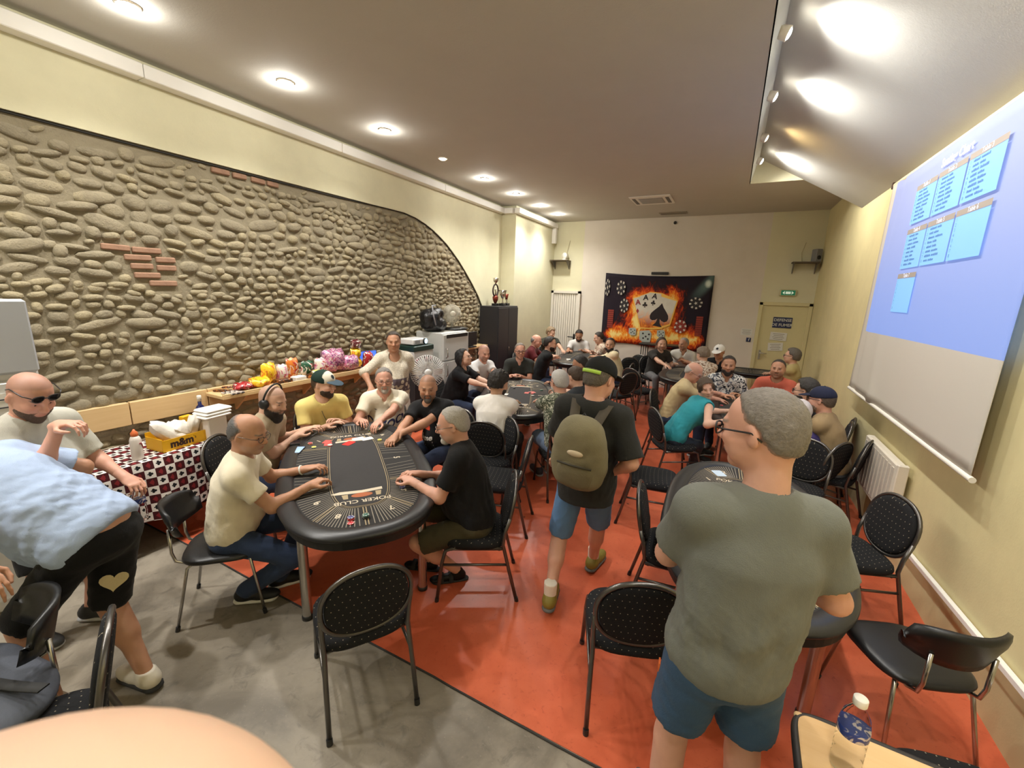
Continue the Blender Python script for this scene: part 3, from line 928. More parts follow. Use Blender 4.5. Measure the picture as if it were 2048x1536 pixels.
def make_cap(root, bx, HC, R, hs, cap, vh):
    """cap: dict(col, visor, back=False, front=None)"""
    g = lambda x, y, z: HC + R @ (V(x, y, z) * hs); e = lambda x, y, z: V(x, y, z) * hs; d = lambda x, y, z: R @ unit(V(x, y, z))
    s = SDF(); s.el(g(-.01, 0, .042), e(.113, .092, .096), R, .02); s.cut(g(0, 0, .03), d(-.12, 0, -1))
    v, q = s.surf(vh); n = vnormals(v, q)
    loc = ((v - HC) @ R) / hs
    tn = np.zeros((len(v), 4)); tn[:] = (*cap['col'], 1)
    if cap.get('front') is not None: m = (loc[:, 0] > .028) & (np.abs(loc[:, 1]) < .075); tn[m] = (*cap['front'], 1)
    if cap.get('logo') is not None:
        m = (loc[:, 0] > .05) & ((loc[:, 1] / .022) ** 2 + ((loc[:, 2] - .085) / .018) ** 2 < 1); tn[m] = (*cap['logo'], 1)
    seam = np.abs(np.sin(3 * np.arctan2(loc[:, 1], loc[:, 0] + .01))) < .06; tn[seam, :3] *= .8
    o = to_obj('cap', v, q, cap_mat(), root, bx, tn)
    s = SDF(); s.el(g(.125, 0, .036), e(.07, .076, .007), R @ rotm(0, .22), .01); s.el(g(.1, 0, .037), e(.05, .08, .006), R @ rotm(0, .15), .01)
    v, q = s.surf(max(.004, vh * .8)); tn = np.zeros((len(v), 4)); tn[:] = (*cap['visor'], 1)
    to_obj('visor', v, q, cap_mat(), o, bx, tn)
    mb = MB(); mb.ell(g(-.012, 0, .138) - bx, e(.008, .008, .005), R); mb.build('button', plain('cap_button', cap['col'], .8), o)
def cap_mat():
    if 'cap_cloth' in MATS: return MATS['cap_cloth']
    m = Mat('cap_cloth', (.1, .1, .1), .85, 0, .3); c, a, f = m.attr('tint'); m.color(c); m.bump(m.noise(260, 2), .4, .003)
    MATS['cap_cloth'] = m.m; return m.m

# ------------------------------------------------------------------ surfaces of the room
def plaster(name, col, amt=.09, stain=None):
    m = Mat(name, col, .85, 0, .25)
    n = m.noise(2.2, 6, .65); n2 = m.noise(26, 4, .7)
    c = m.mix(n, tuple(q * (1 - amt * 1.6) for q in col), tuple(min(1, q * (1 + amt)) for q in col))
    c = m.mix(n2.step(.62, .75) * .16, c, tuple(q * .72 for q in col))
    m.color(c); m.bump(n2 * .6 + m.noise(90, 3) * .4, .25, .006)
    return m
YEL = srgb(222, 217, 186)
m_yellow = plaster('yellow_plaster', YEL).m
m_right = plaster('ochre_plaster', srgb(220, 208, 160), .12).m
def back_mat():
    m = plaster('painted_back_wall', YEL, .05)
    x, y, z = m.xyz('Object')
    k = x.gt(-3.44) * x.lt(.53)
    n = m.noise(3, 4)
    old = m.b.inputs['Base Color'].links[0].from_socket
    m.color(m.mix(k, old, m.mix(n, srgb(214, 204, 190), srgb(228, 220, 208))))
    return m.m
m_back = back_mat()
m_ceil = plaster('greige_ceiling', srgb(196, 192, 182), .04).m
m_white = plain('white_paint', srgb(232, 228, 218), .5, var=.03)
m_cove = plaster('cove_panel', srgb(196, 195, 188), .03).m
def concrete():
    m = Mat('grey_concrete_floor', srgb(132, 122, 108), .42, 0, .4)
    n = m.noise(1.3, 6, .65, dist=.6); n2 = m.noise(9, 5, .7, dist=1.0); n3 = m.noise(60, 3)
    c = m.mix(n.step(.3, .7), srgb(112, 104, 92), srgb(156, 146, 130))
    c = m.mix(n2.step(.52, .7) * .5, c, srgb(98, 91, 82)); c = m.mix(n3.step(.6, .75) * .35, c, srgb(164, 155, 140))
    m.color(c); m.set('Roughness', n * .25 + .32); m.bump(n3 * .5 + n2 * .5, .08, .004)
    return m.m
def red_floor():
    m = Mat('red_vinyl_floor', srgb(190, 98, 72), .28, 0, .45)
    n = m.noise(1.6, 5, .6); n2 = m.noise(34, 4, .75, dist=.8); v = m.noise(7, 2)
    c = m.mix(n.step(.3, .7), srgb(192, 88, 58), srgb(212, 108, 74))
    c = m.mix(n2.step(.55, .75) * .6, c, srgb(160, 66, 44)); c = m.mix(m.voronoi(2.2).step(.028, .018) * .85, c, srgb(60, 34, 26))
    m.color(c); m.set('Roughness', n * .16 + .2 + n2 * .1); m.bump(n2, .04, .002)
    return m.m
m_conc, m_red = concrete(), red_floor()
mb = MB(); mb.box(((XL + XR) / 2, (YF + YB) / 2, -.06), (XR - XL + .6, YB - YF + .6, .12)); struct(mb.build('floor', m_conc))
YJ = 1.58
mb = MB(); mb.box(((XL + XR) / 2, (YJ + YB) / 2 + .1, .001), (XR - XL + .3, YB - YJ + .2, .004)); o = struct(mb.build('floor', m_red))
mb = MB(); pts = [(x, YJ - .004 + .007 * math.sin(x * 3.1) + random.uniform(-.002, .002), .0035) for x in np.linspace(XL, XR, 50)]
mb.tube(pts, .006, 6); struct(mb.build('trim_1', plain('joint_and_gap_shade', (.03, .028, .025), .8)))

# walls
def mortar():
    m = Mat('sand_mortar', srgb(138, 124, 98), .95, 0, .15)
    n = m.noise(7, 5, .7); n2 = m.noise(45, 5, .75)
    c = m.mix(n, srgb(132, 123, 102), srgb(158, 147, 124)); c = m.mix(n2.step(.6, .72) * .4, c, srgb(190, 179, 154))
    m.color(c); m.bump(n2 * .5 + n * .8, .8, .02)
    return m.m
m_mortar = mortar()
mb = MB(); mb.box((XL - .13, (YF + 8.3) / 2, ZC / 2 + .15), (.2, 8.3 - YF, ZC + .5))
wall_left = struct(mb.build('wall_left', m_mortar))
MX = XL - .03
ARCH = [(4.6, 3.26), (4.92, 3.265), (5.23, 3.265), (5.48, 3.235), (5.71, 3.18), (5.92, 3.11), (6.1, 3.03), (6.3, 2.93), (6.47, 2.82), (6.68, 2.675), (6.87, 2.52), (7.0, 2.405), (7.14, 2.28), (7.37, 2.05), (7.56, 1.8), (7.74, 1.42), (7.88, .9), (7.95, .4), (7.96, -.02)]
poly = [(YF - .1, 3.245)] + ARCH + [(8.32, -.02), (8.32, ZC + .02), (YF - .1, ZC + .02)]
Mx = np.array([[0, 0, 1], [1, 0, 0], [0, 1, 0]], float)
mb = MB(); mb.prism(poly, XL - .07, XL, Mx); pp = mb.build('plaster_panel', m_yellow, wall_left); bevel(pp, .008, 2)
mb = MB(); mb.tube([(XL - .02, y, z - .004 + random.uniform(-.004, .004)) for y, z in [(YF, 3.245), (-1, 3.243), (0, 3.245), (1, 3.244), (2, 3.246), (3, 3.245), (4, 3.25)] + ARCH], .009, 6)
mb.build('painted_gap_shadow', plain('joint_and_gap_shade', (.03, .028, .025)), wall_left)  # dark tube painted in as the shade of the gap under the plaster edge
# pebbles set in the mortar
def stone_mat():
    m = Mat('river_stone', srgb(150, 136, 108), .9, 0, .2)
    r = m.rnd(); n = m.noise(9, 4, .65, 'World'); n2 = m.noise(70, 4, .75, 'World'); big = m.noise(3.1, 2, .5, 'World')
    c = m.ramp(r * .45 + big * .55, [(0, srgb(134, 125, 108)), (.3, srgb(150, 140, 118)), (.6, srgb(158, 147, 123)), (.85, srgb(174, 161, 130)), (1, srgb(148, 140, 128))])
    c = m.mix(n.step(.45, .7) * .5, c, srgb(122, 113, 95)); c = m.mix(n2.step(.58, .72) * .35, c, srgb(176, 164, 136))
    m.color(c); m.bump(n2 * .6 + n * .9, 1.0, .02)
    return m.m
m_stone = stone_mat()
SEG = 10
def dome(rs):
    prof = [(1.0, 0.0), (.93, .5), (.68, .86), (.34, .98)]
    ir = [rs.uniform(.82, 1.12) for _ in range(SEG)]
    ir = [(ir[i] + .6 * ir[i - 1] + .6 * ir[(i + 1) % SEG]) / 2.2 for i in range(SEG)]
    vs = []
    for r, h in prof:
        for k in range(SEG):
            a = 2 * math.pi * k / SEG
            ex = lambda c: math.copysign(abs(c) ** .82, c)
            vs.append((h + rs.uniform(-.05, .05) * (h > .2), r * ir[k] * ex(math.cos(a)), r * ir[k] * ex(math.sin(a))))
    vs.append((1.0, 0, 0)); fs = []
    for i in range(3):
        for k in range(SEG): fs.append((i * SEG + k, i * SEG + (k + 1) % SEG, (i + 1) * SEG + (k + 1) % SEG, (i + 1) * SEG + k))
    for k in range(SEG): fs.append((3 * SEG + k, 3 * SEG + (k + 1) % SEG, 4 * SEG))
    return vs, fs
rs = random.Random(11)
DOMES = [dome(rs) for _ in range(14)]
DM = []
for vs, fs in DOMES:
    me = bpy.data.meshes.new('stone'); me.from_pydata(vs, [], fs); me.polygons.foreach_set('use_smooth', [True] * len(fs)); me.materials.append(m_stone); DM.append(me)
def arch_z(y):
    if y < 4.6: return 3.245
    for (a, za), (b, zb) in zip(ARCH, ARCH[1:]):
        if a <= y <= b: return za + (zb - za) * (y - a) / (b - a)
    return 0
BR = [(1.72, 2.405, .2), (1.93, 2.4, .22), (1.86, 2.335, .2), (2.06, 2.33, .16), (1.88, 2.265, .17), (2.06, 2.26, .16), (1.91, 2.19, .2), (2.02, 2.125, .22), (2.62, 3.2, .18), (2.8, 3.2, .15), (2.99, 3.2, .16), (3.15, 3.2, .14)]
STN = []
z = .03
while z < 3.3:
    h = rs.uniform(.062, .112); y = .55 + rs.uniform(0, .2)
    while y < 7.95:
        w = h * rs.choice((.9, 1.1, 1.3, 1.5, 1.7, 2.0, 2.6)) * rs.uniform(.85, 1.15); w = min(w, .36)
        hh = h * rs.uniform(.62, 1.08); cy = y + w / 2; cz = z + h / 2 + .05 * math.sin(y * 1.7 + z * 3) + rs.uniform(-.022, .022)
        ok = cz + hh / 2 < arch_z(cy - w / 2) - .01 and cz + hh / 2 < arch_z(cy + w / 2) - .01
        for by, bz, bw in BR:
            if abs(cy - by) < (w + bw) / 2 and abs(cz - bz) < (hh + .055) / 2: ok = False
        if ok: STN.append((cy, cz, w * 1.06, hh * 1.1, rs.uniform(.028, .048), rs.uniform(-.3, .3), rs.randrange(14)))
        y += w + rs.uniform(.0, .035)
    z += h * .95 + rs.uniform(-.004, .006)
STN.sort(key=lambda q: -(q[2] * q[3]) / ((q[0]) ** 2 + 18) ** 1.5)
FILL = []
for _ in range(5200):
    cy, cz = rs.uniform(.6, 7.9), rs.uniform(.03, 3.22); w_, h_ = rs.uniform(.05, .11), rs.uniform(.035, .06)
    if cz + .04 > arch_z(cy): continue
    if all(((cy - q[0]) / (q[2] / 2 + w_ / 2)) ** 2 + ((cz - q[1]) / (q[3] / 2 + h_ / 2)) ** 2 > .92 for q in STN if abs(q[0] - cy) < .26 and abs(q[1] - cz) < .14) and all(((cy - q[0]) / (w_ * 1.05)) ** 2 + ((cz - q[1]) / (h_ * 1.05)) ** 2 > 1 for q in FILL if abs(q[0] - cy) < .15) and all(abs(cy - b[0]) > (b[2] + w_) / 2 or abs(cz - b[1]) > .05 for b in BR):
        FILL.append((cy, cz, w_, h_, rs.uniform(.014, .024), rs.uniform(-.6, .6), rs.randrange(14)))
STN += FILL
rest_v, rest_f = [], []
for i, (cy, cz, w_, h_, d_, tl, kk) in enumerate(STN):
    if i < 300:
        o = link('stone', DM[kk], wall_left); o.location = (MX - .006, cy, cz); o.scale = (d_, w_ / 2, h_ / 2); o.rotation_euler = (tl, 0, 0)
    else:
        b = len(rest_v); ct, st = math.cos(tl), math.sin(tl)
        for (x, yy, zz) in DOMES[kk][0]:
            q = yy * w_ / 2; r = zz * h_ / 2
            rest_v.append((MX - .006 + x * d_, cy + q * ct - r * st, cz + q * st + r * ct))
        rest_f += [tuple(t + b for t in f_) for f_ in DOMES[kk][1]]
me = bpy.data.meshes.new('stones'); me.from_pydata(rest_v, [], rest_f); me.polygons.foreach_set('use_smooth', [True] * len(rest_f))
o = link('far_stones', me, wall_left, m_stone); o['kind'] = 'stuff'
m_brick = plain('red_brick', srgb(150, 116, 94), .9, var=.3, vs=14, bs=.6, bscale=40)
for by, bz, bw in BR:
    mb = MB(); mb.box((0, 0, 0), (.05, bw - .012, .048), bev=.008); o = mb.build('brick', m_brick, wall_left); o.location = (MX, by, bz); o.rotation_euler = (rs.uniform(-.04, .04), 0, 0)
# pier, back, right, front walls
mb = MB(); mb.box(((XL - .3 - 4.22) / 2, (8.28 + YB + .2) / 2, ZC / 2 + .1), (-4.22 - XL + .3, YB + .2 - 8.28, ZC + .3)); bevel(struct(mb.build('wall_pier', m_yellow)), .01)
mb = MB(); mb.box((0, 0, 0), (XR - XL + .9, .2, ZC + .4)); o = struct(mb.build('wall_back', m_back)); 
o.data.transform(Matrix.Translation((( XL + XR) / 2, YB + .1, ZC / 2 + .1)))
mb = MB(); mb.box((XR + .1, (YF + YB) / 2, ZC / 2 + .15), (.2, YB - YF + .4, ZC + .5)); mb.box((XR + .02, (7.15 + YF) / 2, 1.7), (.06, 7.15 - YF, 3.45)); struct(mb.build('wall_right', m_right))
mb = MB(); mb.box(((XL + XR) / 2, YF - .1, ZC / 2 + .15), (XR - XL + .9, .2, ZC + .5)); struct(mb.build('wall_front', m_yellow))
# ceiling with the lit cove on the right
XE, YE = .02, 7.9
mb = MB(); mb.box(((XL - .3 + XE) / 2, (YF + YB) / 2, ZC + .2), (XE - XL + .3, YB - YF + .4, .4)); mb.box(((XE + XR + .2) / 2, (YE + .02 + YB + .2) / 2, ZC + .2), (XR + .2 - XE, YB + .18 - YE, .4))
ceiling = struct(mb.build('ceiling', m_ceil))
PX0, PZ0, PX1, PZ1 = .10, 4.25, XR, 3.455
mb = MB(); y0, y1 = YF - .1, YE
mb.prism([(PX0, PZ0), (PX1 + .02, PZ1), (PX1 + .02, PZ1 + .03), (PX0 + .01, PZ0 + .03)], -y1, -y0, np.array([[1, 0, 0], [0, 0, -1], [0, 1, 0]], float))
mb.prism([(XE - .01, ZC), (XE, ZC), (PX0, PZ0), (PX0, PZ0 + .03), (XE - .02, PZ0 + .03)], -y1, -y0, np.array([[1, 0, 0], [0, 0, -1], [0, 1, 0]], float))
mb.box(((PX0 + PX1) / 2, (y0 + y1) / 2, PZ0 + .12), (PX1 - PX0 + .4, y1 - y0 + .3, .1))
struct(mb.build('ceiling_cove', m_cove))
mb = MB(); mb.prism([(XE, ZC + .001), (.715, ZC + .001), (PX0, PZ0)], -YE - .02, -YE + .002, np.array([[1, 0, 0], [0, 0, -1], [0, 1, 0]], float)); struct(mb.build('trim_2', m_yellow))
# white cable trunking under the ceiling on the left
m_trunk = plain('white_trunking', srgb(238, 235, 228), .45, var=.03)
mb = MB(); ys = [YF, -.1, 2.03, 4.0, 6.1, 8.21]
tr = None
for i, (a, b) in enumerate(zip(ys, ys[1:])):
    mb = MB(); mb.box((XL + .06, (a + b) / 2, 3.79), (.12, b - a - .006, .105), bev=.006)
    o = mb.build('trim_3' if tr is None else 'trunk_length', m_trunk, tr)
    if tr is None: tr = struct(o)
for c_, d_ in (((-4.37, 8.22, 3.79), (.24, .12, .105)), ((-4.16, 9.3, 3.79), (.12, 2.2, .105)), ((-4.17, 10.34, 3.6), (.1, .1, .46))):
    mb = MB(); mb.box(c_, d_, bev=.006); mb.build('trunk_length', m_trunk, tr)
# sloping conduit low on the right wall
mb = MB(); mb.box((0, 0, 0), (.03, 4.2, .035), bev=.004); o = struct(mb.build('trim_4', m_trunk)); o.location = (XR - .035, 2.75, .392); o.rotation_euler = (-.076, 0, 0)
# doors on the back wall
m_doory = plain('cream_door', srgb(214, 204, 156), .55, var=.04); m_doorw = plain('white_door', srgb(222, 216, 204), .5, var=.03)
mb = MB(); yw = YB - .02
mb.box((.555, yw - .01, 1.05), (.07, .1, 2.12)); mb.box((1.43, yw - .01, 1.05), (.07, .1, 2.12)); mb.box((.99, yw - .01, 2.08), (.95, .1, .07)); mb.box((.99, yw, 1.03), (.82, .05, 2.05))
d1 = struct(mb.build('door_1', m_doory)); bevel(d1, .006)
mb = MB(); mb.box((.66, yw - .05, 1.0), (.035, .02, .2), bev=.005); mb.tube([(.66, yw - .06, 1.04), (.66, yw - .1, 1.04), (.79, yw - .1, 1.04)], .011, 8); mb.build('handle', plain('satin_metal', (.55, .53, .48), .35, .9), d1)
mb = MB()
mb.box((-4.18, yw - .01, 1.1), (.06, .1, 2.24)); mb.box((-3.46, yw - .01, 1.1), (.06, .1, 2.24)); mb.box((-3.82, yw - .01, 2.19), (.78, .1, .06)); mb.box((-3.82, yw + .01, 1.08), (.66, .02, 2.16))
d2 = struct(mb.build('door_2', m_doorw))
mb = MB()
for i in range(11): mb.box((-4.12 + .06 * i, yw - .012, 1.08), (.052, .03, 2.14), bev=.008)
mb.build('vertical_boards', m_doorw, d2)['kind'] = 'stuff'
mb = MB(); mb.box((-3.53, yw - .05, 1.02), (.05, .03, .24), bev=.008); mb.tube([(-3.53, yw - .06, 1.06), (-3.53, yw - .11, 1.06), (-3.68, yw - .11, 1.06)], .012, 8); mb.build('handle', plain('black_plastic', (.015, .015, .015), .4), d2)

# ------------------------------------------------------------------ ceiling lights
m_bulb = Mat('lit_bulb', (1, .95, .85), .4).emit((1.0, .93, .8), 60).m
m_bulb_dim = Mat('dim_bulb', (1, .85, .55), .4).emit((1.0, .8, .5), 9).m
m_ring = plain('lamp_ring_white', srgb(222, 214, 200), .4, var=0)
LY = [-1.7, -.55, .56, 1.68, 2.79, 4.0, 5.1, 6.2, 7.32, 8.44, 9.44]
ORD = {3: 'first', 4: 'second', 5: 'third', 6: 'dim fourth', 7: 'fifth', 8: 'sixth', 9: 'seventh', 10: 'eighth'}
for i, y in enumerate(LY):
    x = -3.75; t = thing('ceiling_spotlight', ('round recessed spotlight over the stone wall side, %s from the camera' % ORD[i]) if i in ORD else 'round recessed ceiling spotlight above the camera side of the room', 'spotlight', (x, y, ZC), 0, 'row of ceiling spotlights')
    mb = MB(); pts = [(math.cos(a) * .062, math.sin(a) * .062, -.004) for a in np.linspace(0, 2 * math.pi, 24, endpoint=False)]; mb.tube(pts, .009, 6, True); mb.build('ring', m_ring, t)
    mb = MB(); mb.lathe([(.05, 0), (.05, -.012), (.036, -.022), (.012, -.026)], n=20); mb.build('bulb', m_bulb_dim if i == 6 else m_bulb, t)
    if i != 6:
        lamp('spot_glow', 'POINT', (x, y, ZC - .06), 6, radius=.03)
        lamp('spot_light', 'SPOT', (x, y, ZC - .04), 140, radius=.06, aim=(x + .5, y, 0), spot=140, blend=1.0)
CY = [-1.5, -.4, .7, 1.8, 2.93, 4.06, 5.17, 6.36, 7.34]
for i, y in enumerate(CY):
    t = thing('cove_spotlight', ('spotlight in the slanted ceiling recess, %s from the camera' % {5: 'nearest in view', 6: 'second in view', 7: 'amber third in view', 8: 'last'}[i]) if i > 4 else 'spotlight in the slanted ceiling recess above the camera side', 'spotlight', (.075, y, 4.08), 0, 'spotlights in the ceiling recess')
    mb = MB(); mb.lathe([(.03, -.03), (.045, 0), (.05, .05), (.047, .052)], axis=(.9, 0, -.4), n=18); mb.build('housing', m_ring, t)
    mb = MB(); mb.lathe([(.044, .045), (.03, .06), (.01, .065)], axis=(.9, 0, -.4), n=18); mb.build('bulb', m_bulb_dim if i == 7 else m_bulb, t)
    lamp('cove_light', 'SPOT', (.15, y, 4.07), 22 if i == 7 else 120, (1, .68, .3) if i == 7 else WARM, radius=.05, aim=(.85, y, 3.2), spot=150, blend=1.0)

# ------------------------------------------------------------------ poker tables
m_leather = Mat('black_leatherette', srgb(38, 38, 40), .36, 0, .5); m_leather.bump(m_leather.noise(180, 3), .12, .002); m_leather = m_leather.m
m_felt = plain('black_felt', srgb(40, 38, 37), .9, var=.1, vs=30)
m_felt_in = plain('charcoal_felt', srgb(50, 48, 48), .9, var=.08, vs=30)
m_line = plain('felt_line', srgb(140, 132, 120), .9, var=.2, vs=20)
m_gold = plain('felt_gold_line', srgb(168, 150, 118), .85, var=.1)
m_cream = plain('felt_cream_print', srgb(205, 192, 170), .85, var=.05)
m_orange = plain('felt_orange_print', srgb(170, 96, 60), .85, var=.1)
m_chrome = plain('satin_chrome', (.55, .53, .5), .25, 1.0, var=.05)
m_blackpl = plain('black_plastic', (.015, .015, .015), .4)
def sup(a, b, n, e):
    out = []
    for i in range(n):
        t = 2 * math.pi * i / n; c, s = math.cos(t), math.sin(t)
        out.append((a * math.copysign(abs(c) ** (2 / e), c), b * math.copysign(abs(s) ** (2 / e), s)))
    return out
def table_parts(root, L, W, detail, top=.775):
    N = 72; a, b = L / 2, W / 2
    O = sup(a - .065, b - .065, N, 2.7)
    path = []
    for i in range(N):
        p = np.array(O[i]); d = np.array(O[(i + 1) % N]) - np.array(O[i - 1]); o = unit(V(d[1], -d[0], 0))
        path.append((V(p[0], p[1], top - .032), o, V(0, 0, 1)))
    prof = [(.064 * math.cos(t), .032 * math.sin(t) if math.sin(t) > 0 else .026 * math.sin(t)) for t in np.linspace(0, 2 * math.pi, 14, endpoint=False)]
    mb = MB(); mb.sweep(path, prof); mb.build('padded_rail', m_leather, root)
    mb = MB(); mb.prism(sup(a - .1, b - .1, N, 2.7), top - .04, top - .016); mb.build('felt', m_felt, root)
    mb = MB(); mb.prism(sup(a - .025, b - .025, N, 2.7), top - .1, top - .05); mb.build('apron', plain('black_apron', (.012, .012, .013), .5), root)
    zt = top - .0152
    mb = MB(); IN = lambda k: sup((a - .38) * 1 + k, b - .37 + k, 64, 3.6)
    mb.prism(IN(0), zt, zt + .0008); mb.build('centre_panel', m_felt_in, root)
    mb = MB()
    for k, w_ in ((.004, .0045), (.018, .003)):
        A = IN(k); B = IN(k + w_)
        for i in range(64):
            j = (i + 1) % 64; mb.quad((*A[i], zt + .001), (*A[j], zt + .001), (*B[j], zt + .001), (*B[i], zt + .001))
    mb.build('track_line', m_gold, root, recalc=False)
    mb = MB(); nl = 140
    I_, F_ = sup(a - .352, b - .342, nl, 3.6), sup(a - .125, b - .125, nl, 2.7)
    mg = MB()
    for i in range(nl):
        p, q = V(*I_[i], 0), V(*F_[i], 0); d = unit(q - p); n = V(-d[1], d[0], 0)
        big = (i % 14 == 0); w_ = .0028
        z_ = V(0, 0, zt + .0012)
        if big:
            for off in (-.009, .009):
                mg.quad(p + n * (off - .0032) + z_, q + n * (off - .0032) + z_, q + n * (off + .0032) + z_, p + n * (off + .0032) + z_)
        else: mb.quad(p - n * w_ + z_, q - n * w_ + z_, q + n * w_ + z_, p + n * w_ + z_)
    mb.build('radial_lines', m_line, root, recalc=False)['kind'] = 'stuff'; mg.build('divider_lines', m_gold, root, recalc=False)['kind'] = 'stuff'
    if detail:
        M_ = sup(a - .25, b - .24, nl, 3.0)
        nums = {7: '2', 21: '1', 35: '10', 49: '9', 62: '8', 78: '7', 91: '6', 105: '5', 119: '4', 133: '3'}
        for i, tx in nums.items():
            p = M_[i % nl]; out = unit(V(p[0], p[1] * 1.6, 0)); xd = V(out[1], -out[0], 0)
            text_obj('seat_number', tx, .07, m_cream, root, (p[0], p[1], zt + .002), xd, out, bold=.002)
        for sg in (1, -1):
            yd = (sg, 0, 0); xd = (0, -sg, 0); cx = sg * (a - .50)
            text_obj('club_lettering', 'POKER CLUB', .062, m_cream, root, (cx - sg * -.055, 0, zt + .002), xd, yd, bold=.001)
            mb = MB(); P_ = lambda u, v_: (cx + sg * u, -sg * v_, zt + .0018)
            mb.add([P_(-.115, -.14), P_(-.075, -.14), P_(-.06, 0), P_(-.075, .17), P_(-.095, .2), P_(-.115, .14), P_(-.1, 0)], [(0, 1, 2, 6), (6, 2, 3, 4, 5)]); lo = mb.build('club_emblem', m_cream, root, recalc=False)
            mb = MB(); mb.add([P_(-.03 + .032 * math.cos(t), .07 * math.sin(t)) for t in np.linspace(0, 6.28, 20)[:-1]], [tuple(range(19))]); mb.build('emblem_centre', m_orange, lo, recalc=False)
            for s2 in (-1, 1):
                mb = MB(); mb.add([P_(-.06, s2 * .11 - .02), P_(-.06, s2 * .11 + .02), P_(.005, s2 * .105 + .015), P_(.005, s2 * .105 - .015)], [(0, 1, 2, 3)])
                mb.build('emblem_side', m_gold, lo, recalc=False)
    for sx in (1, -1):
        for sy in (1, -1):
            x, y = sx * (a - .41), sy * (b - .18)
            mb = MB(); mb.cyl((x, y, .02), (x, y, top - .09), .031, n=18); lg = mb.build('leg', m_chrome, root)
            mb = MB(); mb.lathe([(.036, 0), (.036, .02), (.031, .03)], (x, y, 0), n=18); mb.build('foot_cap', m_blackpl, lg)
def poker_table(label, c, ang, L=2.2, W=1.1, detail=False):
    t = thing('poker_table', label, 'poker table', (c[0], c[1], 0), ang, 'poker tables')
    table_parts(t, L, W, detail); return t
T1 = (-2.546, 2.276); A1 = math.atan2(.63, -.777)
poker_table('black oval poker table nearest the stone wall, around which the yellow-shirt and football-shirt men sit', T1, A1, 2.24, 1.12, True)
poker_table('black oval poker table in the middle, between the woman in black and the camouflage shirt', (-2.47, 5.1), math.atan2(.915, -.4), 2.2, 1.06, True)
poker_table('far poker table near the white slatted door', (-2.88, 9.0), math.atan2(1, -.12), 2.1, 1.05)
poker_table('far poker table in front of the burning cards banner', (-.55, 8.35), math.pi / 2, 1.75, 1.0)
poker_table('poker table before the bearded man in the palm print shirt', (.4, 6.05), math.pi / 2, 2.0, 1.0)
poker_table('poker table in the far corner beside the no smoking door', (.5, 9.5), 0, 1.3, .8)
poker_table('poker table in front of the standing man in grey, without players', (.26, 2.93), math.pi / 2 + .03, 2.02, 1.02, True)

# ------------------------------------------------------------------ chairs
def dotted():
    m = Mat('black_dotted_fabric', srgb(22, 22, 24), .9, 0, .3)
    x, y, z = m.xyz('Object'); S = 30.0
    def cell(p, q): 
        a = (p * S).frac() - .5; b = (q * S).frac() - .5; return hypot(a, b)
    v = z + x * .9; row = (v * S).floor(); u = y + row * (.5 / S)
    d1 = cell(u, v); k = d1.lt(.07)
    m.color(m.mix(k, m.mix(m.noise(200, 2), srgb(15, 15, 17), srgb(32, 32, 34)), srgb(150, 140, 120))); m.bump(m.noise(240, 2), .3, .003)
    return m.m
m_dots = dotted()
m_frame = plain('dark_grey_frame', srgb(104, 101, 98), .3, .85, var=.1)
m_vinyl = Mat('black_vinyl', srgb(26, 26, 27), .38, 0, .5); m_vinyl.bump(m_vinyl.noise(150, 3), .15, .002); m_vinyl = m_vinyl.m
def pad(L, W, H, e, n=40, dome=.35):
    """cushion: superellipse outline, rounded edge; local xy, z up"""
    rings = [(1.0, .0), (1.02, .3), (1.0, .65), (.94, .9), (.8, 1.0), (.45, 1.0 + dome * .3), (.05, 1.0 + dome * .4)]
    vs = []; O = sup(L / 2, W / 2, n, e)
    for r, h in rings:
        for p in O: vs.append((p[0] * r, p[1] * r, h * H))
    fs = [tuple(range(n - 1, -1, -1))]
    for i in range(len(rings) - 1):
        for k in range(n): fs.append((i * n + k, i * n + (k + 1) % n, (i + 1) * n + (k + 1) % n, (i + 1) * n + k))
    fs.append(tuple((len(rings) - 1) * n + k for k in range(n)))
    return vs, fs
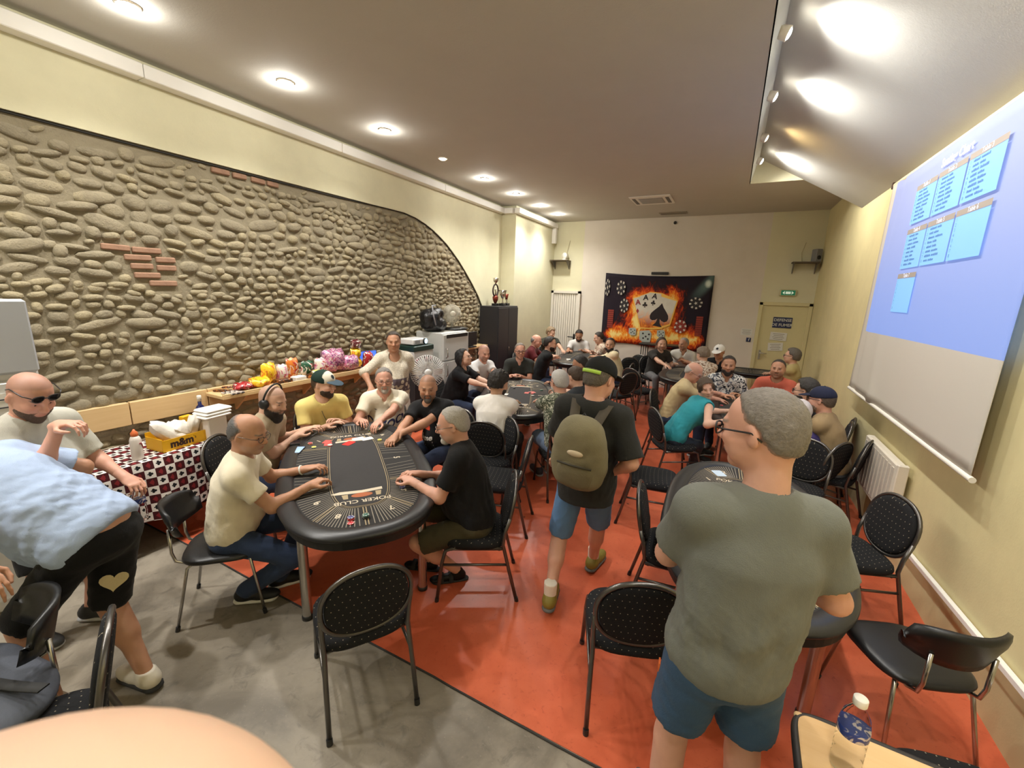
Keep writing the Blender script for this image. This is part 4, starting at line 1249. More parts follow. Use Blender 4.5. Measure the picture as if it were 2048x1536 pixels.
def chair_oval():
    """faces +x; dotted pads in a dark tube frame"""
    t = thing('banquet_chair', 'proto', 'chair')
    vs, fs = pad(.44, .45, .06, 3.6); mb = MB(); mb.add([(p[0] + .0, p[1], p[2] + .415) for p in vs], fs, True); mb.build('seat', m_dots, t)
    tilt = .2; cz, cx = .675, -.245
    Rb = np.array([[-math.sin(tilt), 0, -math.cos(tilt) * 1.0], [0, 1, 0], [math.cos(tilt), 0, -math.sin(tilt)]])  # local x -> up the back, y -> y, z -> rearwards
    up = V(-math.sin(tilt), 0, math.cos(tilt)); fr = V(math.cos(tilt), 0, math.sin(tilt)); c = V(cx, 0, cz)
    vs, fs = pad(.37, .385, .028, 2.3); mb = MB()
    mb.add([c + up * p[0] + V(0, 1, 0) * p[1] + fr * p[2] for p in vs], fs, True); mb.add([c + up * p[0] + V(0, 1, 0) * p[1] - fr * p[2] * .7 for p in vs], [f[::-1] for f in fs], True); mb.build('backrest', m_dots, t)
    mb = MB(); pts = [c + up * p[0] + V(0, 1, 0) * p[1] for p in sup(.2, .212, 40, 2.3)]; mb.tube(pts, .0125, 8, True); mb.build('back_ring', m_frame, t)
    for s in (1, -1):
        mb = MB(); mb.tube([(-.3, .215 * s, .01), (-.24, .21 * s, .25), (-.205, .205 * s, .4), (-.195, .205 * s, .44), (-.205, .209 * s, .53), c + up * -.03 + V(0, .212 * s, 0)], .0125, 8); lg = mb.build('leg', m_frame, t)
        mb = MB(); mb.cyl((-.303, .215 * s, 0), (-.297, .215 * s, .03), .015, n=10); mb.build('foot_cap', m_blackpl, lg)
        mb = MB(); mb.tube([(.26, .215 * s, .01), (.225, .21 * s, .3), (.2, .205 * s, .395), (.16, .205 * s, .412), (-.19, .205 * s, .412)], .0125, 8); lg = mb.build('leg', m_frame, t)
        mb = MB(); mb.cyl((.262, .215 * s, 0), (.258, .215 * s, .03), .015, n=10); mb.build('foot_cap', m_blackpl, lg)
    mb = MB()
    mb.tube([(.16, -.2, .4), (.16, .2, .4)], .01, 6); mb.tube([(-.17, -.2, .4), (-.17, .2, .4)], .01, 6)
    for s in (1, -1): mb.tube([(.235, .21 * s, .29), (-.235, .21 * s, .29)], .009, 6)
    mb.build('stretcher', m_frame, t)
    return t
def chair_shell():
    """faces +x; black vinyl seat and curved back on thin chromed tubes"""
    t = thing('shell_chair', 'proto', 'chair')
    vs, fs = pad(.43, .43, .035, 3.2); mb = MB(); mb.add([(p[0], p[1], p[2] + .43 - .06 * max(0, (p[0] + .1)) ** 2 * 4) for p in vs], fs, True); mb.build('seat', m_vinyl, t)
    mb = MB(); n = 13; rows = 6; vv = []; ff = []
    for side in (0, 1):
        for j in range(rows):
            for i in range(n):
                a = (i / (n - 1) - .5); w_ = .42 * (1 - .10 * abs(j / (rows - 1) * 2 - 1) ** 3)
                y = a * w_; x = -.245 + .09 * (2 * a) ** 2 - .05 * j / (rows - 1) - side * .024; z_ = .6 + .2 * j / (rows - 1) - .03 * (2 * a) ** 4 * (1 if j > 2 else -1)
                vv.append((x, y, z_))
    K = rows * n
    for j in range(rows - 1):
        for i in range(n - 1):
            q = j * n + i; ff += [(q, q + 1, q + n + 1, q + n), (K + q + n, K + q + n + 1, K + q + 1, K + q)]
    for i in range(n - 1): ff += [(i + 1, i, K + i, K + i + 1), ((rows - 1) * n + i, (rows - 1) * n + i + 1, K + (rows - 1) * n + i + 1, K + (rows - 1) * n + i)]
    for j in range(rows - 1): ff += [(j * n, (j + 1) * n, K + (j + 1) * n, K + j * n), (j * n + n - 1, K + j * n + n - 1, K + (j + 1) * n + n - 1, (j + 1) * n + n - 1)]
    mb.add(vv, ff, True); mb.build('backrest', m_vinyl, t)
    mb = MB()
    for s in (1, -1): mb.tube([(.1, .13 * s, .425), (-.19, .13 * s, .42), (-.235, .13 * s, .44), (-.25, .13 * s, .5), (-.25, .13 * s, .66)], .0095, 8)
    mb.build('back_support', m_chrome, t)
    for s in (1, -1):
        for x in (1, -1):
            mb = MB(); mb.tube([(.24 * x - .01, .21 * s, .01), (.17 * x, .17 * s, .40), (.13 * x, .14 * s, .422), (.0, .12 * s, .424)], .0095, 8); lg = mb.build('leg', m_chrome, t)
            mb = MB(); mb.cyl((.242 * x - .01, .211 * s, 0), (.236 * x - .01, .208 * s, .03), .013, n=10); mb.build('foot_cap', m_blackpl, lg)
    return t
PROTO = {}
def chair(label, xy, ang, kind='oval', z=0.0, group='banquet chairs around the tables'):
    if kind not in PROTO:
        PROTO[kind] = o = (chair_oval if kind == 'oval' else chair_shell)()
    else: o = copy_tree(PROTO[kind])
    o['label'] = label; o['group'] = group if kind == 'oval' else 'vinyl chairs on chromed legs'
    o.location = (xy[0], xy[1], z); o.rotation_euler = (0, 0, ang)
    return o
at2 = lambda x, y: math.atan2(y, x)
# empty chairs
fa = at2(-.84, .54); chair('empty dotted chair in the foreground on the grey floor, back to the camera', (-1.36 - .27 * .84 + .0, 1.25 + .27 * .54), fa)
fb = at2(-.34, .94); chair('empty dotted chair left of the standing man in grey', (-.39 + .27 * -.34 + .215 * .94, 1.72 + .27 * .94 + .215 * .34), fb)
chair('empty dotted chair pulled out beside the walking man with the backpack', (-.46, 4.0), .12)
chair('empty dotted chair tucked to the left side of the player-free table', (-.13, 2.86), .1)
chair('empty dotted chair on the wall side of the player-free table, behind the man in grey', (.93, 3.45), math.pi + .35)
chair('empty dotted chair between the player-free table and the man in the navy cap', (.72, 4.42), -math.pi / 2 - .35)
chair('black vinyl chair by the right wall, seat towards the camera table', (1.0, 2.52), math.pi * .62, 'shell')
chair('dark dotted chair tucked behind the wooden table at the bottom right', (.98, 1.7), 1.75)
chair('empty black chair in the middle of the far red floor, seat to the right', (-1.32, 7.85), at2(.5, .85))
chair('empty chair behind the cream shirt man, left of the tall stool', (-1.62, 7.3), at2(-.9, .5))
chair('empty chair under the tall narrow table by the banner', (-1.75, 9.3), -1.9)
chair('empty chair left of the long haired man in dark grey', (-1.62, 8.72), -1.0)
chair('empty dotted chair between the white T-shirt back and the black polo', (-2.05, 3.5), at2(-.5, -.85))
chair('empty dotted chair close behind the grey haired man in the black polo', (-1.72, 3.2), at2(-.95, -.3))
chair('dark chair in the bottom left corner, oval back edge-on', (-2.09, .28), at2(-.4, -.9))
chair('black vinyl chair at the bottom left under the man bending in blue', (-2.56, .24), at2(-.2, -.97), 'shell')
chair('empty chair leaning against the right wall beyond the radiator', (1.13, 5.9), math.pi - .2)

# ------------------------------------------------------------------ shelf, plank and snack counter on the left
def wood(name, a, b, scale=(1, 14, 14)):
    m = Mat(name, a, .5, 0, .35); n = m.noise(3, 5, .6, stretch=scale, dist=.6); m.color(m.mix(n, a, b)); m.bump(n, .08, .003); return m.m
m_pine = wood('pale_pine', srgb(206, 172, 122), srgb(226, 196, 148), (14, 1, 14)); m_beech = wood('beech_top', srgb(214, 172, 118), srgb(232, 196, 146), (1, 12, 1))
for k, (a, b) in enumerate(((.95, 1.62), (1.625, 2.24), (2.245, 3.4), (3.405, 4.9))):
    mb = MB(); mb.box((XL + .0, (a + b) / 2, 1.01), (.05, b - a - .004, .2), bev=.004); tag(mb.build('wall_plank', m_pine), ('pine plank on the stone wall behind the snack table, left half', 'pine plank on the stone wall behind the snack table, right half', 'pine plank on the stone wall under the near end of the snack shelf', 'pine plank on the stone wall under the far end of the snack shelf')[k], 'plank')
sh = thing('snack_shelf', 'long pale pine shelf on the stone wall, laden with snack bags', 'shelf', (XL, 3.3, 1.06))
mb = MB(); mb.box((.155, 0, 0), (.33, 2.15, .035), bev=.004); mb.build('board', m_pine, sh)
mb = MB(); mb.box((.31, 0, .022), (.018, 2.15, .025), bev=.003); mb.build('front_lip', m_pine, sh)
for y in (-.8, 0, .8): mb = MB(); mb.prism([(0, 0), (.24, 0), (0, -.2)], -.012, .012, np.array([[1, 0, 0], [0, 0, 1], [0, 1, 0]], float), (.02, y, -.018)); mb.build('bracket', m_pine, sh)
# second shelf piece beyond the fridge
mb = MB(); mb.box((XL + .13, 6.75, 1.08), (.3, 1.1, .035), bev=.004); tag(mb.build('wall_shelf', m_pine), 'short pine shelf between the white fridge and the black cabinet', 'shelf')

def crumple(name, dims, mat, seed, fold=.35, n=9):
    """a sealed snack bag: pillow with crimped ends"""
    r = random.Random(seed); vs = []; fs = []
    for sd in (1, -1):
        for i in range(n):
            for j in range(n):
                u, v = i / (n - 1) * 2 - 1, j / (n - 1) * 2 - 1
                t = max(0, (1 - abs(u) ** 2.2)) ** .6 * max(0, (1 - abs(v) ** 3)) ** .5
                wob = r.uniform(-1, 1) * .2 * t
                vs.append((u * dims[0] / 2 * (1 - .16 * (v * v) * (v > 0) - .04 * math.sin(v * 5)) , sd * dims[1] / 2 * (t * 1.25 + wob) + .02 * v * v, v * dims[2] / 2 * (1 - .1 * u * u) + .008 * math.sin(u * 7 + dims[0] * 90)))
    K = n * n
    for i in range(n - 1):
        for j in range(n - 1):
            q = i * n + j; fs += [(q, q + n, q + n + 1, q + 1), (K + q + 1, K + q + n + 1, K + q + n, K + q)]
    me = bpy.data.meshes.new(name); me.from_pydata(vs, [], fs); me.polygons.foreach_set('use_smooth', [True] * len(fs)); me.materials.append(mat); return me
def foil(name, cols, scale=7, rough=.3):
    m = Mat('foil_' + name, cols[0], rough, .15, .6); n = m.noise(scale, 2, dist=1.5); c = cols[0]; sock = None
    for i, q in enumerate(cols[1:]):
        n = m.noise(scale * (1 + .4 * i), 2, dist=1.5); sock = m.mix(n.step(.5 + .05 * i, .54 + .05 * i), c if sock is None else sock, q)
    m.color(sock); m.bump(m.noise(35, 3), .4, .006); return m.m
Y_, R_, W_, P_k, B_, O_, G_ = srgb(240, 196, 40), srgb(178, 40, 44), srgb(228, 218, 206), srgb(206, 130, 170), srgb(60, 70, 140), srgb(214, 120, 40), srgb(40, 86, 60)
FO = dict(yel=foil('yellow', [Y_, O_, srgb(250, 220, 90)], 9), red=foil('red', [R_, srgb(120, 22, 30), W_], 14), cand=foil('candy', [P_k, srgb(120, 60, 110), W_, R_, B_], 26), org=foil('orange', [O_, W_, R_], 12), grn=foil('green', [G_, W_, R_], 10), wht=foil('white', [W_, P_k, R_], 12), brn=foil('brown', [srgb(70, 44, 30), srgb(180, 110, 50), srgb(40, 26, 20)], 18), lime=foil('lime', [srgb(206, 210, 110), W_], 12), mar=foil('maroon', [srgb(90, 30, 34), W_, srgb(150, 60, 60)], 16))
zs = 1.0785
SNK = [  # name,label,dims,mat,(x off wall, y),rot
 ('crisp_bag', 'upright bright yellow snack bag near the middle of the shelf', (.2, .09, .24), 'yel', (.12, 2.82), .2, .11),
 ('crisp_bag', 'orange and white snack bag standing behind the chocolate bars', (.16, .08, .25), 'org', (.1, 3.12), 0, .12),
 ('crisp_bag', 'white and red snack bag leaning beside the yellow bag', (.13, .07, .2), 'wht', (.12, 2.98), -.2, .09),
 ('sweet_box', 'dark green sweet packet with pale lettering on the shelf', (.2, .07, .2), 'grn', (.13, 3.3), .1, .09),
 ('sweet_bag', 'pale pink and white sweet bag by the green packet', (.2, .1, .22), 'wht', (.16, 3.46), .15, .1),
 ('candy_bag', 'large purple and pink bag of candy, biggest on the shelf', (.36, .2, .3), 'cand', (.14, 3.66), .1, .15),
 ('candy_bag', 'second purple candy bag lying before the large one', (.26, .14, .2), 'cand', (.22, 3.86), -.15, .1),
 ('sweet_packet', 'upper yellow packet of the stack near the far end of the shelf', (.16, .1, .13), 'yel', (.14, 4.03), 0, .2),
 ('sweet_packet', 'lower yellow packet of the stack near the far end of the shelf', (.17, .12, .13), 'yel', (.14, 4.03), 0, .07),
 ('crisp_bag', 'maroon bag on top of the yellow packets', (.17, .1, .12), 'mar', (.12, 4.06), .3, .32),
 ('crisp_bag', 'red and white bag at the far end of the shelf', (.18, .1, .22), 'red', (.2, 4.19), .2, .1),
 ('crisp_bag', 'yellow banana-coloured packet heap lying at the front of the shelf', (.22, .16, .1), 'yel', (.2, 2.66), .1, .05),
 ('sweet_bag', 'red shiny packet lying left of the yellow heap', (.2, .14, .07), 'red', (.19, 2.5), .1, .035),
 ('sweet_bag', 'pale lime packet lying before the green packet', (.15, .1, .08), 'lime', (.25, 3.34), .3, .04),
]
for nm, lb, dm, fm, (dx, y), rz, cz in SNK:
    o = link(nm, crumple(nm, dm, FO[fm], len(lb)))
    o.location = (XL + dx, y, zs + cz + (.0 if cz > .06 else 0.005)); o.rotation_euler = (.12 if dm[2] > .15 else 0, 0, math.pi / 2 + rz); tag(o, lb, 'snack', 'snacks on the shelf')
for k in range(5):
    mb = MB(); mb.box((0, 0, 0), (.13, .034, .02), bev=.006); o = mb.build('chocolate_bar', FO['brn']); o.location = (XL + .1 + .035 * (k % 3), 2.32 + .03 * k, zs + .012 + .02 * (k // 3)); o.rotation_euler = (0, 0, .5 + .1 * k)
    tag(o, ('brown chocolate bar at the near end of the shelf' if k else 'foremost brown chocolate bar at the near end of the shelf') + ['', ', second', ', third', ', on top', ', topmost'][k], 'snack', 'chocolate bars on the shelf')
for k in range(3):
    mb = MB(); mb.box((0, 0, 0), (.15, .036, .018), bev=.006); o = mb.build('white_wrapped_bar', foil('bar%d' % k, [W_, srgb(60, 50, 50)], 20)); o.location = (XL + .27, 2.3 + .045 * k, zs + .01); o.rotation_euler = (0, 0, .25)
    tag(o, ['nearest', 'middle', 'farthest'][k] + ' white and black wrapped bar on the shelf front', 'snack', 'wrapped bars on the shelf')
for k in range(3):
    mb = MB(); mb.box((0, 0, 0), (.1, .17 - .03 * k, .05), bev=.006); o = mb.build('biscuit_packet', (FO['brn'], plain('paper_white', srgb(226, 224, 220), .6, var=.03), FO['brn'])[k]); o.location = (XL + .24, 2.9 + .19 * k, zs + .027); o.rotation_euler = (0, 0, .1 * k)
    tag(o, ['dark brown biscuit packet lying at the shelf front', 'white carton lying at the shelf front by the capped man', 'small brown carton lying right of the white one'][k], 'snack')

# ------------------------------------------------------------------ small table with playing-card cloth
def card_cloth():
    m = Mat('card_suit_cloth', (.8, .78, .75), .75, 0, .3)
    n = m.nt.nodes.new('ShaderNodeUVMap'); n.uv_map = 'UVMap'; sp = m.nt.nodes.new('ShaderNodeSeparateXYZ'); m.nt.links.new(n.outputs[0], sp.inputs[0])
    u, v = X(m.nt, sp.outputs[0]), X(m.nt, sp.outputs[1])
    par = ((u.floor() + v.floor()) * .5).frac().gt(.25)
    a, b = u.frac() - .5, v.frac() - .5
    C = lambda x, y, r: hypot(a - x, b - y).lt(r)
    club = C(0, .14, .13).max(C(-.13, -.04, .13)).max(C(.13, -.04, .13)).max((a.abs() - (b * -.18 + .0)).lt(.03) * b.lt(0) * b.gt(-.28))
    heart = C(-.09, .07, .12).max(C(.09, .07, .12)).max((a.abs() + (b * -1.0)).lt(.28) * b.lt(.09) * 1.0)
    heart = heart * b.gt(-.26)
    wht, blk, dred, red = srgb(226, 220, 212), srgb(18, 18, 20), srgb(66, 14, 18), srgb(128, 34, 38)
    sq1 = m.mix(club, wht, blk); sq2 = m.mix(heart, dred, red)
    m.color(m.mix(par, sq1, sq2)); return m.m
def draped(label, x0, x1, y0, y1, top, bot, cell=.066):
    mb = MB(); uv = []
    r = random.Random(5); nx = 12
    # path around: hanging front (x1 side), both ends; top
    t = thing('snack_table', label, 'table', ((x0 + x1) / 2, (y0 + y1) / 2, 0))
    cx, cy = (x0 + x1) / 2, (y0 + y1) / 2
    for sx in (-1, 1):
        for sy in (-1, 1):
            b_ = MB(); b_.box((sx * ((x1 - x0) / 2 - .04), sy * ((y1 - y0) / 2 - .05), (top - .03) / 2), (.04, .04, top - .03), bev=.004); b_.build('leg', m_blackpl, t)
    b_ = MB(); b_.box((0, 0, top - .015), (x1 - x0 - .01, y1 - y0 - .01, .025)); b_.build('table_top', m_pine, t)
    return t
st = draped('small side table under the playing-card cloth by the stone wall', -4.5, -3.96, 1.02, 2.1, .745, .2)
def cloth_mesh(x0, x1, y0, y1, top, bot, cell):
    r = .02; vs = []; fs = []; uvs = []
    def strip(pts_fn, nu, nv):
        b = len(vs)
        for i in range(nu + 1):
            for j in range(nv + 1):
                p, uv_ = pts_fn(i / nu, j / nv); vs.append(p); uvs.append(uv_)
        for i in range(nu):
            for j in range(nv):
                q = b + i * (nv + 1) + j; fs.append((q, q + nv + 1, q + nv + 2, q + 1))
    H = top - bot
    strip(lambda s, t_: ((x0 + (x1 - x0) * s, y0 + (y1 - y0) * t_, top), ((x0 + (x1 - x0) * s) / cell, (y0 + (y1 - y0) * t_) / cell)), 8, 14)
    wv = lambda q, d: .022 * d * math.sin(q * 13) + .012 * d * math.sin(q * 29 + 1)
    strip(lambda s, t_: ((x1 + .012 * min(1, s * 6) + .05 * s + wv(y0 + (y1 - y0) * t_, s), y0 + (y1 - y0) * t_, top - H * s + .02 * s * math.sin(t_ * 9)), ((x1 + H * s) / cell, (y0 + (y1 - y0) * t_) / cell)), 14, 40)
    strip(lambda s, t_: ((x0 + (x1 - x0 + .06 * s) * t_, y0 - .012 - .04 * s + wv(t_ * 2, s), top - H * s), ((x0 + (x1 - x0) * t_) / cell, (y0 - H * s) / cell)), 12, 16)
    strip(lambda s, t_: ((x0 + (x1 - x0 + .06 * s) * t_, y1 + .012 + .03 * s + wv(t_ * 2 + 1, s), top - H * s), ((x0 + (x1 - x0) * t_) / cell, (y1 + H * s) / cell)), 12, 16)
    me = bpy.data.meshes.new('tablecloth'); me.from_pydata(vs, [], fs); me.polygons.foreach_set('use_smooth', [True] * len(fs))
    ul = me.uv_layers.new(name='UVMap')
    for lp in me.loops: ul.data[lp.index].uv = uvs[lp.vertex_index]
    return me
o = link('tablecloth', cloth_mesh(-4.51, -3.94, 1.01, 2.11, .752, .275, .068), None, card_cloth()); tag(o, 'black, white and red checked cloth printed with clubs and hearts', 'tablecloth')
zt = .753
bt = thing('spray_bottle', 'white plastic bottle with an orange cap on the checked cloth', 'bottle', (-4.05, 1.45, zt))
mb = MB(); mb.lathe([(.034, 0), (.038, .01), (.038, .16), (.03, .185), (.02, .195)], n=22); mb.build('body', plain('white_bottle', srgb(224, 216, 208), .4, var=.03), bt)
mb = MB(); mb.lathe([(.022, .195), (.024, .2), (.024, .222), (.012, .235), (.006, .25)], n=18); mb.build('cap', plain('orange_cap', srgb(214, 110, 60), .4), bt)
mb = MB(); mb.tube([(.0385 * math.cos(a * .28), .0385 * math.sin(a * .28) * 1.0, .11 + .028 * math.sin(a)) for a in np.linspace(.9, 5.4, 14)], .005, 6); mb.build('emblem', plain('emblem_maroon', srgb(160, 60, 66), .5), bt)
bx_ = thing('candy_box', 'yellow M&M candy display box holding white plastic bags', 'box', (-4.16, 1.78, zt), .1)
m_ybox = plain('yellow_card', srgb(232, 176, 24), .5, var=.04)
mb = MB(); h = .1
mb.box((0, 0, .004), (.22, .36, .008)); mb.box((.108, 0, h / 2), (.006, .36, h)); mb.box((-.108, 0, h * .7), (.006, .36, h * 1.4)); mb.box((0, .177, h * .55), (.22, .006, h * 1.1))
mb.box((0, -.177, h * .55), (.22, .006, h * 1.1)); mb.build('tray', m_ybox, bx_)
text_obj('lettering', 'm&m', .085, plain('print_brown', srgb(52, 26, 18), .5), bx_, (.1125, -.03, .052), (0, 1, 0), (0, 0, 1), bold=.004)
text_obj('lettering', "'s", .04, plain('print_brown', srgb(52, 26, 18), .5), bx_, (.1125, .075, .066), (0, 1, 0), (0, 0, 1))
for k, (p, d, rz) in enumerate((((-.02, .02, .12), (.16, .14, .22), .4), ((.02, -.08, .13), (.12, .1, .3), -.5), ((0, .12, .12), (.1, .09, .26), 1.1))):
    o = link('plastic_bag', crumple('plastic_bag', d, plain('white_film', srgb(232, 226, 216), .35, var=.08, vs=20, bs=.5), 40 + k)); o.location = (-4.16 + p[0], 1.78 + p[1], zt + p[2]); o.rotation_euler = (1.2 - .4 * k, .3, rz); tag(o, ['crumpled white plastic bag in the yellow box', 'tall translucent bag leaning out of the yellow box', 'rolled white plastic bag at the right of the yellow box'][k], 'plastic bag')
mb = MB(); mb.lathe([(.03, 0), (.036, .1), (.038, .105)], n=20); o = mb.build('plastic_cups', plain('white_film', (.8, .78, .74))); o.location = (-4.36, 1.86, zt + .0); tag(o, 'stack of clear plastic cups behind the yellow box', 'cups')
mb = MB(); mb.box((0, 0, .09), (.05, .09, .18), bev=.004); o = mb.build('tea_carton', m_ybox); o.location = (-4.38, 1.96, zt); o.rotation_euler = (0, 0, .2); tag(o, 'small upright yellow carton behind the candy box', 'carton')
db = thing('liquor_bottle', 'dark blue bottle with a white cap against the plank', 'bottle', (-4.4, 2.1, zt))
mb = MB(); mb.lathe([(.04, 0), (.045, .01), (.045, .2), (.03, .235), (.016, .25), (.015, .29)], n=24); mb.build('body', plain('blue_glass', srgb(26, 34, 82), .15, var=.1), db)
mb = MB(); mb.lathe([(.018, .285), (.019, .335), (.016, .34)], n=18); mb.build('cap', m_white, db)
mb = MB(); mb.box((0, 0, .1), (.15, .17, .2), bev=.01); o = mb.build('white_carton', plain('white_card', srgb(226, 218, 208), .6, var=.04)); o.location = (-4.1, 2.04, zt); o.rotation_euler = (0, 0, .1); tag(o, 'white carton under the folded towel on the checked cloth', 'carton')
tw = thing('towel', 'folded white towel on top of the carton', 'towel', (-4.1, 2.04, zt + .2), .1)
m_towel = plain('white_towel', srgb(236, 232, 226), .95, var=.04, bs=.8, bscale=120)
for k in range(3): mb = MB(); mb.box((0, .01 * k, .014 + .026 * k), (.2 - .01 * k, .24, .028), bev=.012); bevel(mb.build('fold', m_towel, tw), .008, 3)
tn_ = thing('table_tin', 'small metal tin beside the grey shirt man on the cloth', 'tin', (-4.15, 1.2, zt)); mb = MB(); mb.lathe([(.05, 0), (.05, .05), (.047, .055)], n=22); mb.build('body', m_chrome, tn_); mb = MB(); mb.lathe([(.052, .055), (.052, .07), (.01, .075)], n=22); mb.build('lid', m_blackpl, tn_)

# ------------------------------------------------------------------ appliances along the left wall
fr = thing('tall_fridge', 'tall white fridge at the left edge with a paper notice', 'fridge', (-4.23, .68, 0))
m_enamel = plain('white_enamel', srgb(206, 206, 202), .35, var=.03)
mb = MB(); mb.box((0, 0, 1.0), (.54, .62, 2.0), bev=.02); mb.build('body', m_enamel, fr)
mb = MB(); mb.box((.285, 0, 1.78), (.04, .62, .46), bev=.015); u = mb.build('upper_door', plain('grey_enamel', srgb(172, 176, 182), .3, var=.03), fr); mb = MB(); mb.box((.285, 0, .8), (.04, .62, 1.42), bev=.015); ld_ = mb.build('lower_door', m_enamel, fr)
mb = MB(); mb.box((.3075, .06, 1.28), (.003, .42, .32)); mb.build('notice', plain('paper', srgb(224, 222, 214), .8, var=.03), ld_)
mb = MB(); [mb.box((.31, .06 - .02 * (i % 2), 1.4 - .05 * i), (.001, .3 - .06 * (i % 3), .008)) for i in range(5)]; mb.build('notice_lines', plain('ink', (.06, .06, .07), .8), ld_)
fb_ = thing('white_fridge', 'white fridge with two doors under the fan and bags', 'fridge', (-4.26, 5.76, 0))
mb = MB(); mb.box((0, 0, .74), (.52, .72, 1.48), bev=.015); mb.build('body', m_enamel, fb_)
mb = MB(); mb.box((.275, 0, .52), (.04, .71, 1.0), bev=.01); dd_ = mb.build('lower_door', m_enamel, fb_); mb = MB(); mb.box((.275, 0, 1.245), (.04, .71, .42), bev=.01); du = mb.build('upper_door', m_enamel, fb_)
mb = MB(); mb.box((.297, .02, 1.42), (.012, .6, .06), bev=.004); mb.build('handle_strip', m_blackpl, du)
mb = MB(); mb.tube([(.3, -.3, .98), (.33, -.3, .96), (.33, -.3, .8), (.3, -.3, .78)], .01, 6); mb.build('handle', m_chrome, dd_); mb = MB(); mb.tube([(.3, -.3, 1.08), (.33, -.3, 1.1), (.33, -.3, 1.22), (.3, -.3, 1.24)], .01, 6); mb.build('handle', m_chrome, du)
dp = thing('drinks_machine', 'white drinks machine with a dark green top band, under the projector', 'machine', (-4.27, 5.02, 0))
mb = MB(); mb.box((0, 0, .46), (.44, .46, .92), bev=.01); mb.build('plinth', plain('dark_plinth', (.03, .03, .032), .5), dp); mb = MB(); mb.box((0, 0, 1.08), (.44, .46, .32), bev=.01); bd = mb.build('body', m_enamel, dp)
mb = MB(); mb.box((0, 0, 1.28), (.45, .47, .08), bev=.01); mb.build('top_band', plain('bottle_green', srgb(24, 52, 44), .4), dp)
mb = MB()
for k in range(4): mb.lathe([(.032, 0), (.034, .01), (.01, .014)], (.221, -.16 + .105 * k, 1.1), (1, 0, 0), 14)
mb.build('medallion', plain('mauve_print', srgb(150, 104, 110), .5), bd); text_obj('lettering', 'S  CO', .12, plain('grey_print', srgb(110, 96, 100), .5), bd, (.222, 0, 1.1), (0, 1, 0), (0, 0, 1), bold=.003)
pj = thing('projector', 'white projector with a glowing bluish lens on the drinks machine', 'projector', (-4.23, 5.0, 1.325), 0)
mb = MB(); mb.box((0, 0, .05), (.26, .34, .085), bev=.012); mb.build('case', plain('projector_white', srgb(226, 226, 224), .35, var=.02), pj)
mb = MB(); mb.lathe([(.045, 0), (.045, .025), (.036, .03)], (.125, .1, .05), (1, 0, 0), 20); ln = mb.build('lens_ring', m_blackpl, pj)
mb = MB(); mb.lathe([(.034, .031), (.02, .036), (.005, .038)], (.125, .1, .05), (1, 0, 0), 18); mb.build('lens', Mat('projector_beam', (.4, .7, 1), .1).emit((.35, .7, 1.0), 6).m, ln)
mb = MB(); [mb.box((.131, -.12 + .02 * i, .05), (.004, .01, .05)) for i in range(6)]; mb.build('vent', plain('grey_plastic', (.2, .2, .2)), pj)
def fan(label, loc, rz, R_, stand, col, pitch=0.0):
    t = thing('electric_fan', label, 'fan', loc, rz, 'electric fans')
    mg = plain('fan_grille_' + col, srgb(222, 220, 218) if col == 'white' else srgb(214, 208, 190), .45, var=.02)
    mt = mg
    mb = MB(); mb.lathe([(R_ * .85, 0), (R_ * .8, .025), (R_ * .2, .04)], n=28); mb.build('base', mt, t)
    mb = MB(); mb.tube([(0, 0, .03), (0, 0, stand)], [.022, .016], 12); mb.build('pole', mt, t)
    zc_ = stand + R_ * .55
    mb = MB(); mb.lathe([(.05, -.1), (.055, -.06), (.055, 0)], (0, 0, zc_), (1, 0, 0), 18); mb.tube([(-.03, 0, zc_), (0, 0, stand - .02)], .02, 8); mb.build('motor', mt, t)
    mb = MB()
    for k in range(48):
        a = 2 * math.pi * k / 48; ca, sa = math.cos(a), math.sin(a)
        mb.tube([(.095, .03 * ca, zc_ + .03 * sa), (.09, R_ * .6 * ca, zc_ + R_ * .6 * sa), (.06, R_ * .93 * ca, zc_ + R_ * .93 * sa), (.03, R_ * ca, zc_ + R_ * sa)], .0034, 4)
        mb.tube([(-.03, .05 * ca, zc_ + .05 * sa), (-.02, R_ * .7 * ca, zc_ + R_ * .7 * sa), (.03, R_ * ca, zc_ + R_ * sa)], .0026, 4)
    for rr, xx in ((1.0, .03), (.62, .09), (.35, .094)): mb.tube([(xx, R_ * rr * math.cos(a), zc_ + R_ * rr * math.sin(a)) for a in np.linspace(0, 2 * math.pi, 32, endpoint=False)], .004 if rr == 1 else .0018, 5, True)
    gr = mb.build('grille', mg, t)
    mb = MB(); mb.lathe([(.05, .085), (.05, .1), (.02, .108)], (0, 0, zc_), (1, 0, 0), 18); mb.build('badge', mg, gr)
    for k in range(3):
        a = 2 * math.pi * k / 3; mb = MB(); n_ = 7; vs = []; fs = []
        for i in range(n_):
            r_ = .04 + (R_ * .88 - .04) * i / (n_ - 1); w_ = .95 * (.5 + .5 * math.sin(math.pi * min(1, i / (n_ - 1) + .15)))
            for j in range(5):
                q = a + w_ * (j / 4 - .5); vs.append((.03 + .05 * (j / 4 - .5), r_ * math.cos(q), zc_ + r_ * math.sin(q)))
        for i in range(n_ - 1):
            for j in range(4): q = i * 5 + j; fs.append((q, q + 1, q + 6, q + 5))
        mb.add(vs, fs, True); mb.build('blade', plain('fan_blade_' + col, srgb(214, 212, 210) if col == 'white' else srgb(200, 194, 178), .35, var=0), t, recalc=False)
    return t
fan('white pedestal fan standing beside the woman in white', (-3.42, 4.3, 0), -.78, .22, .98, 'white')
fan('beige desk fan on top of the white fridge', (-4.2, 5.95, 1.481), -.75, .155, .19, 'beige')
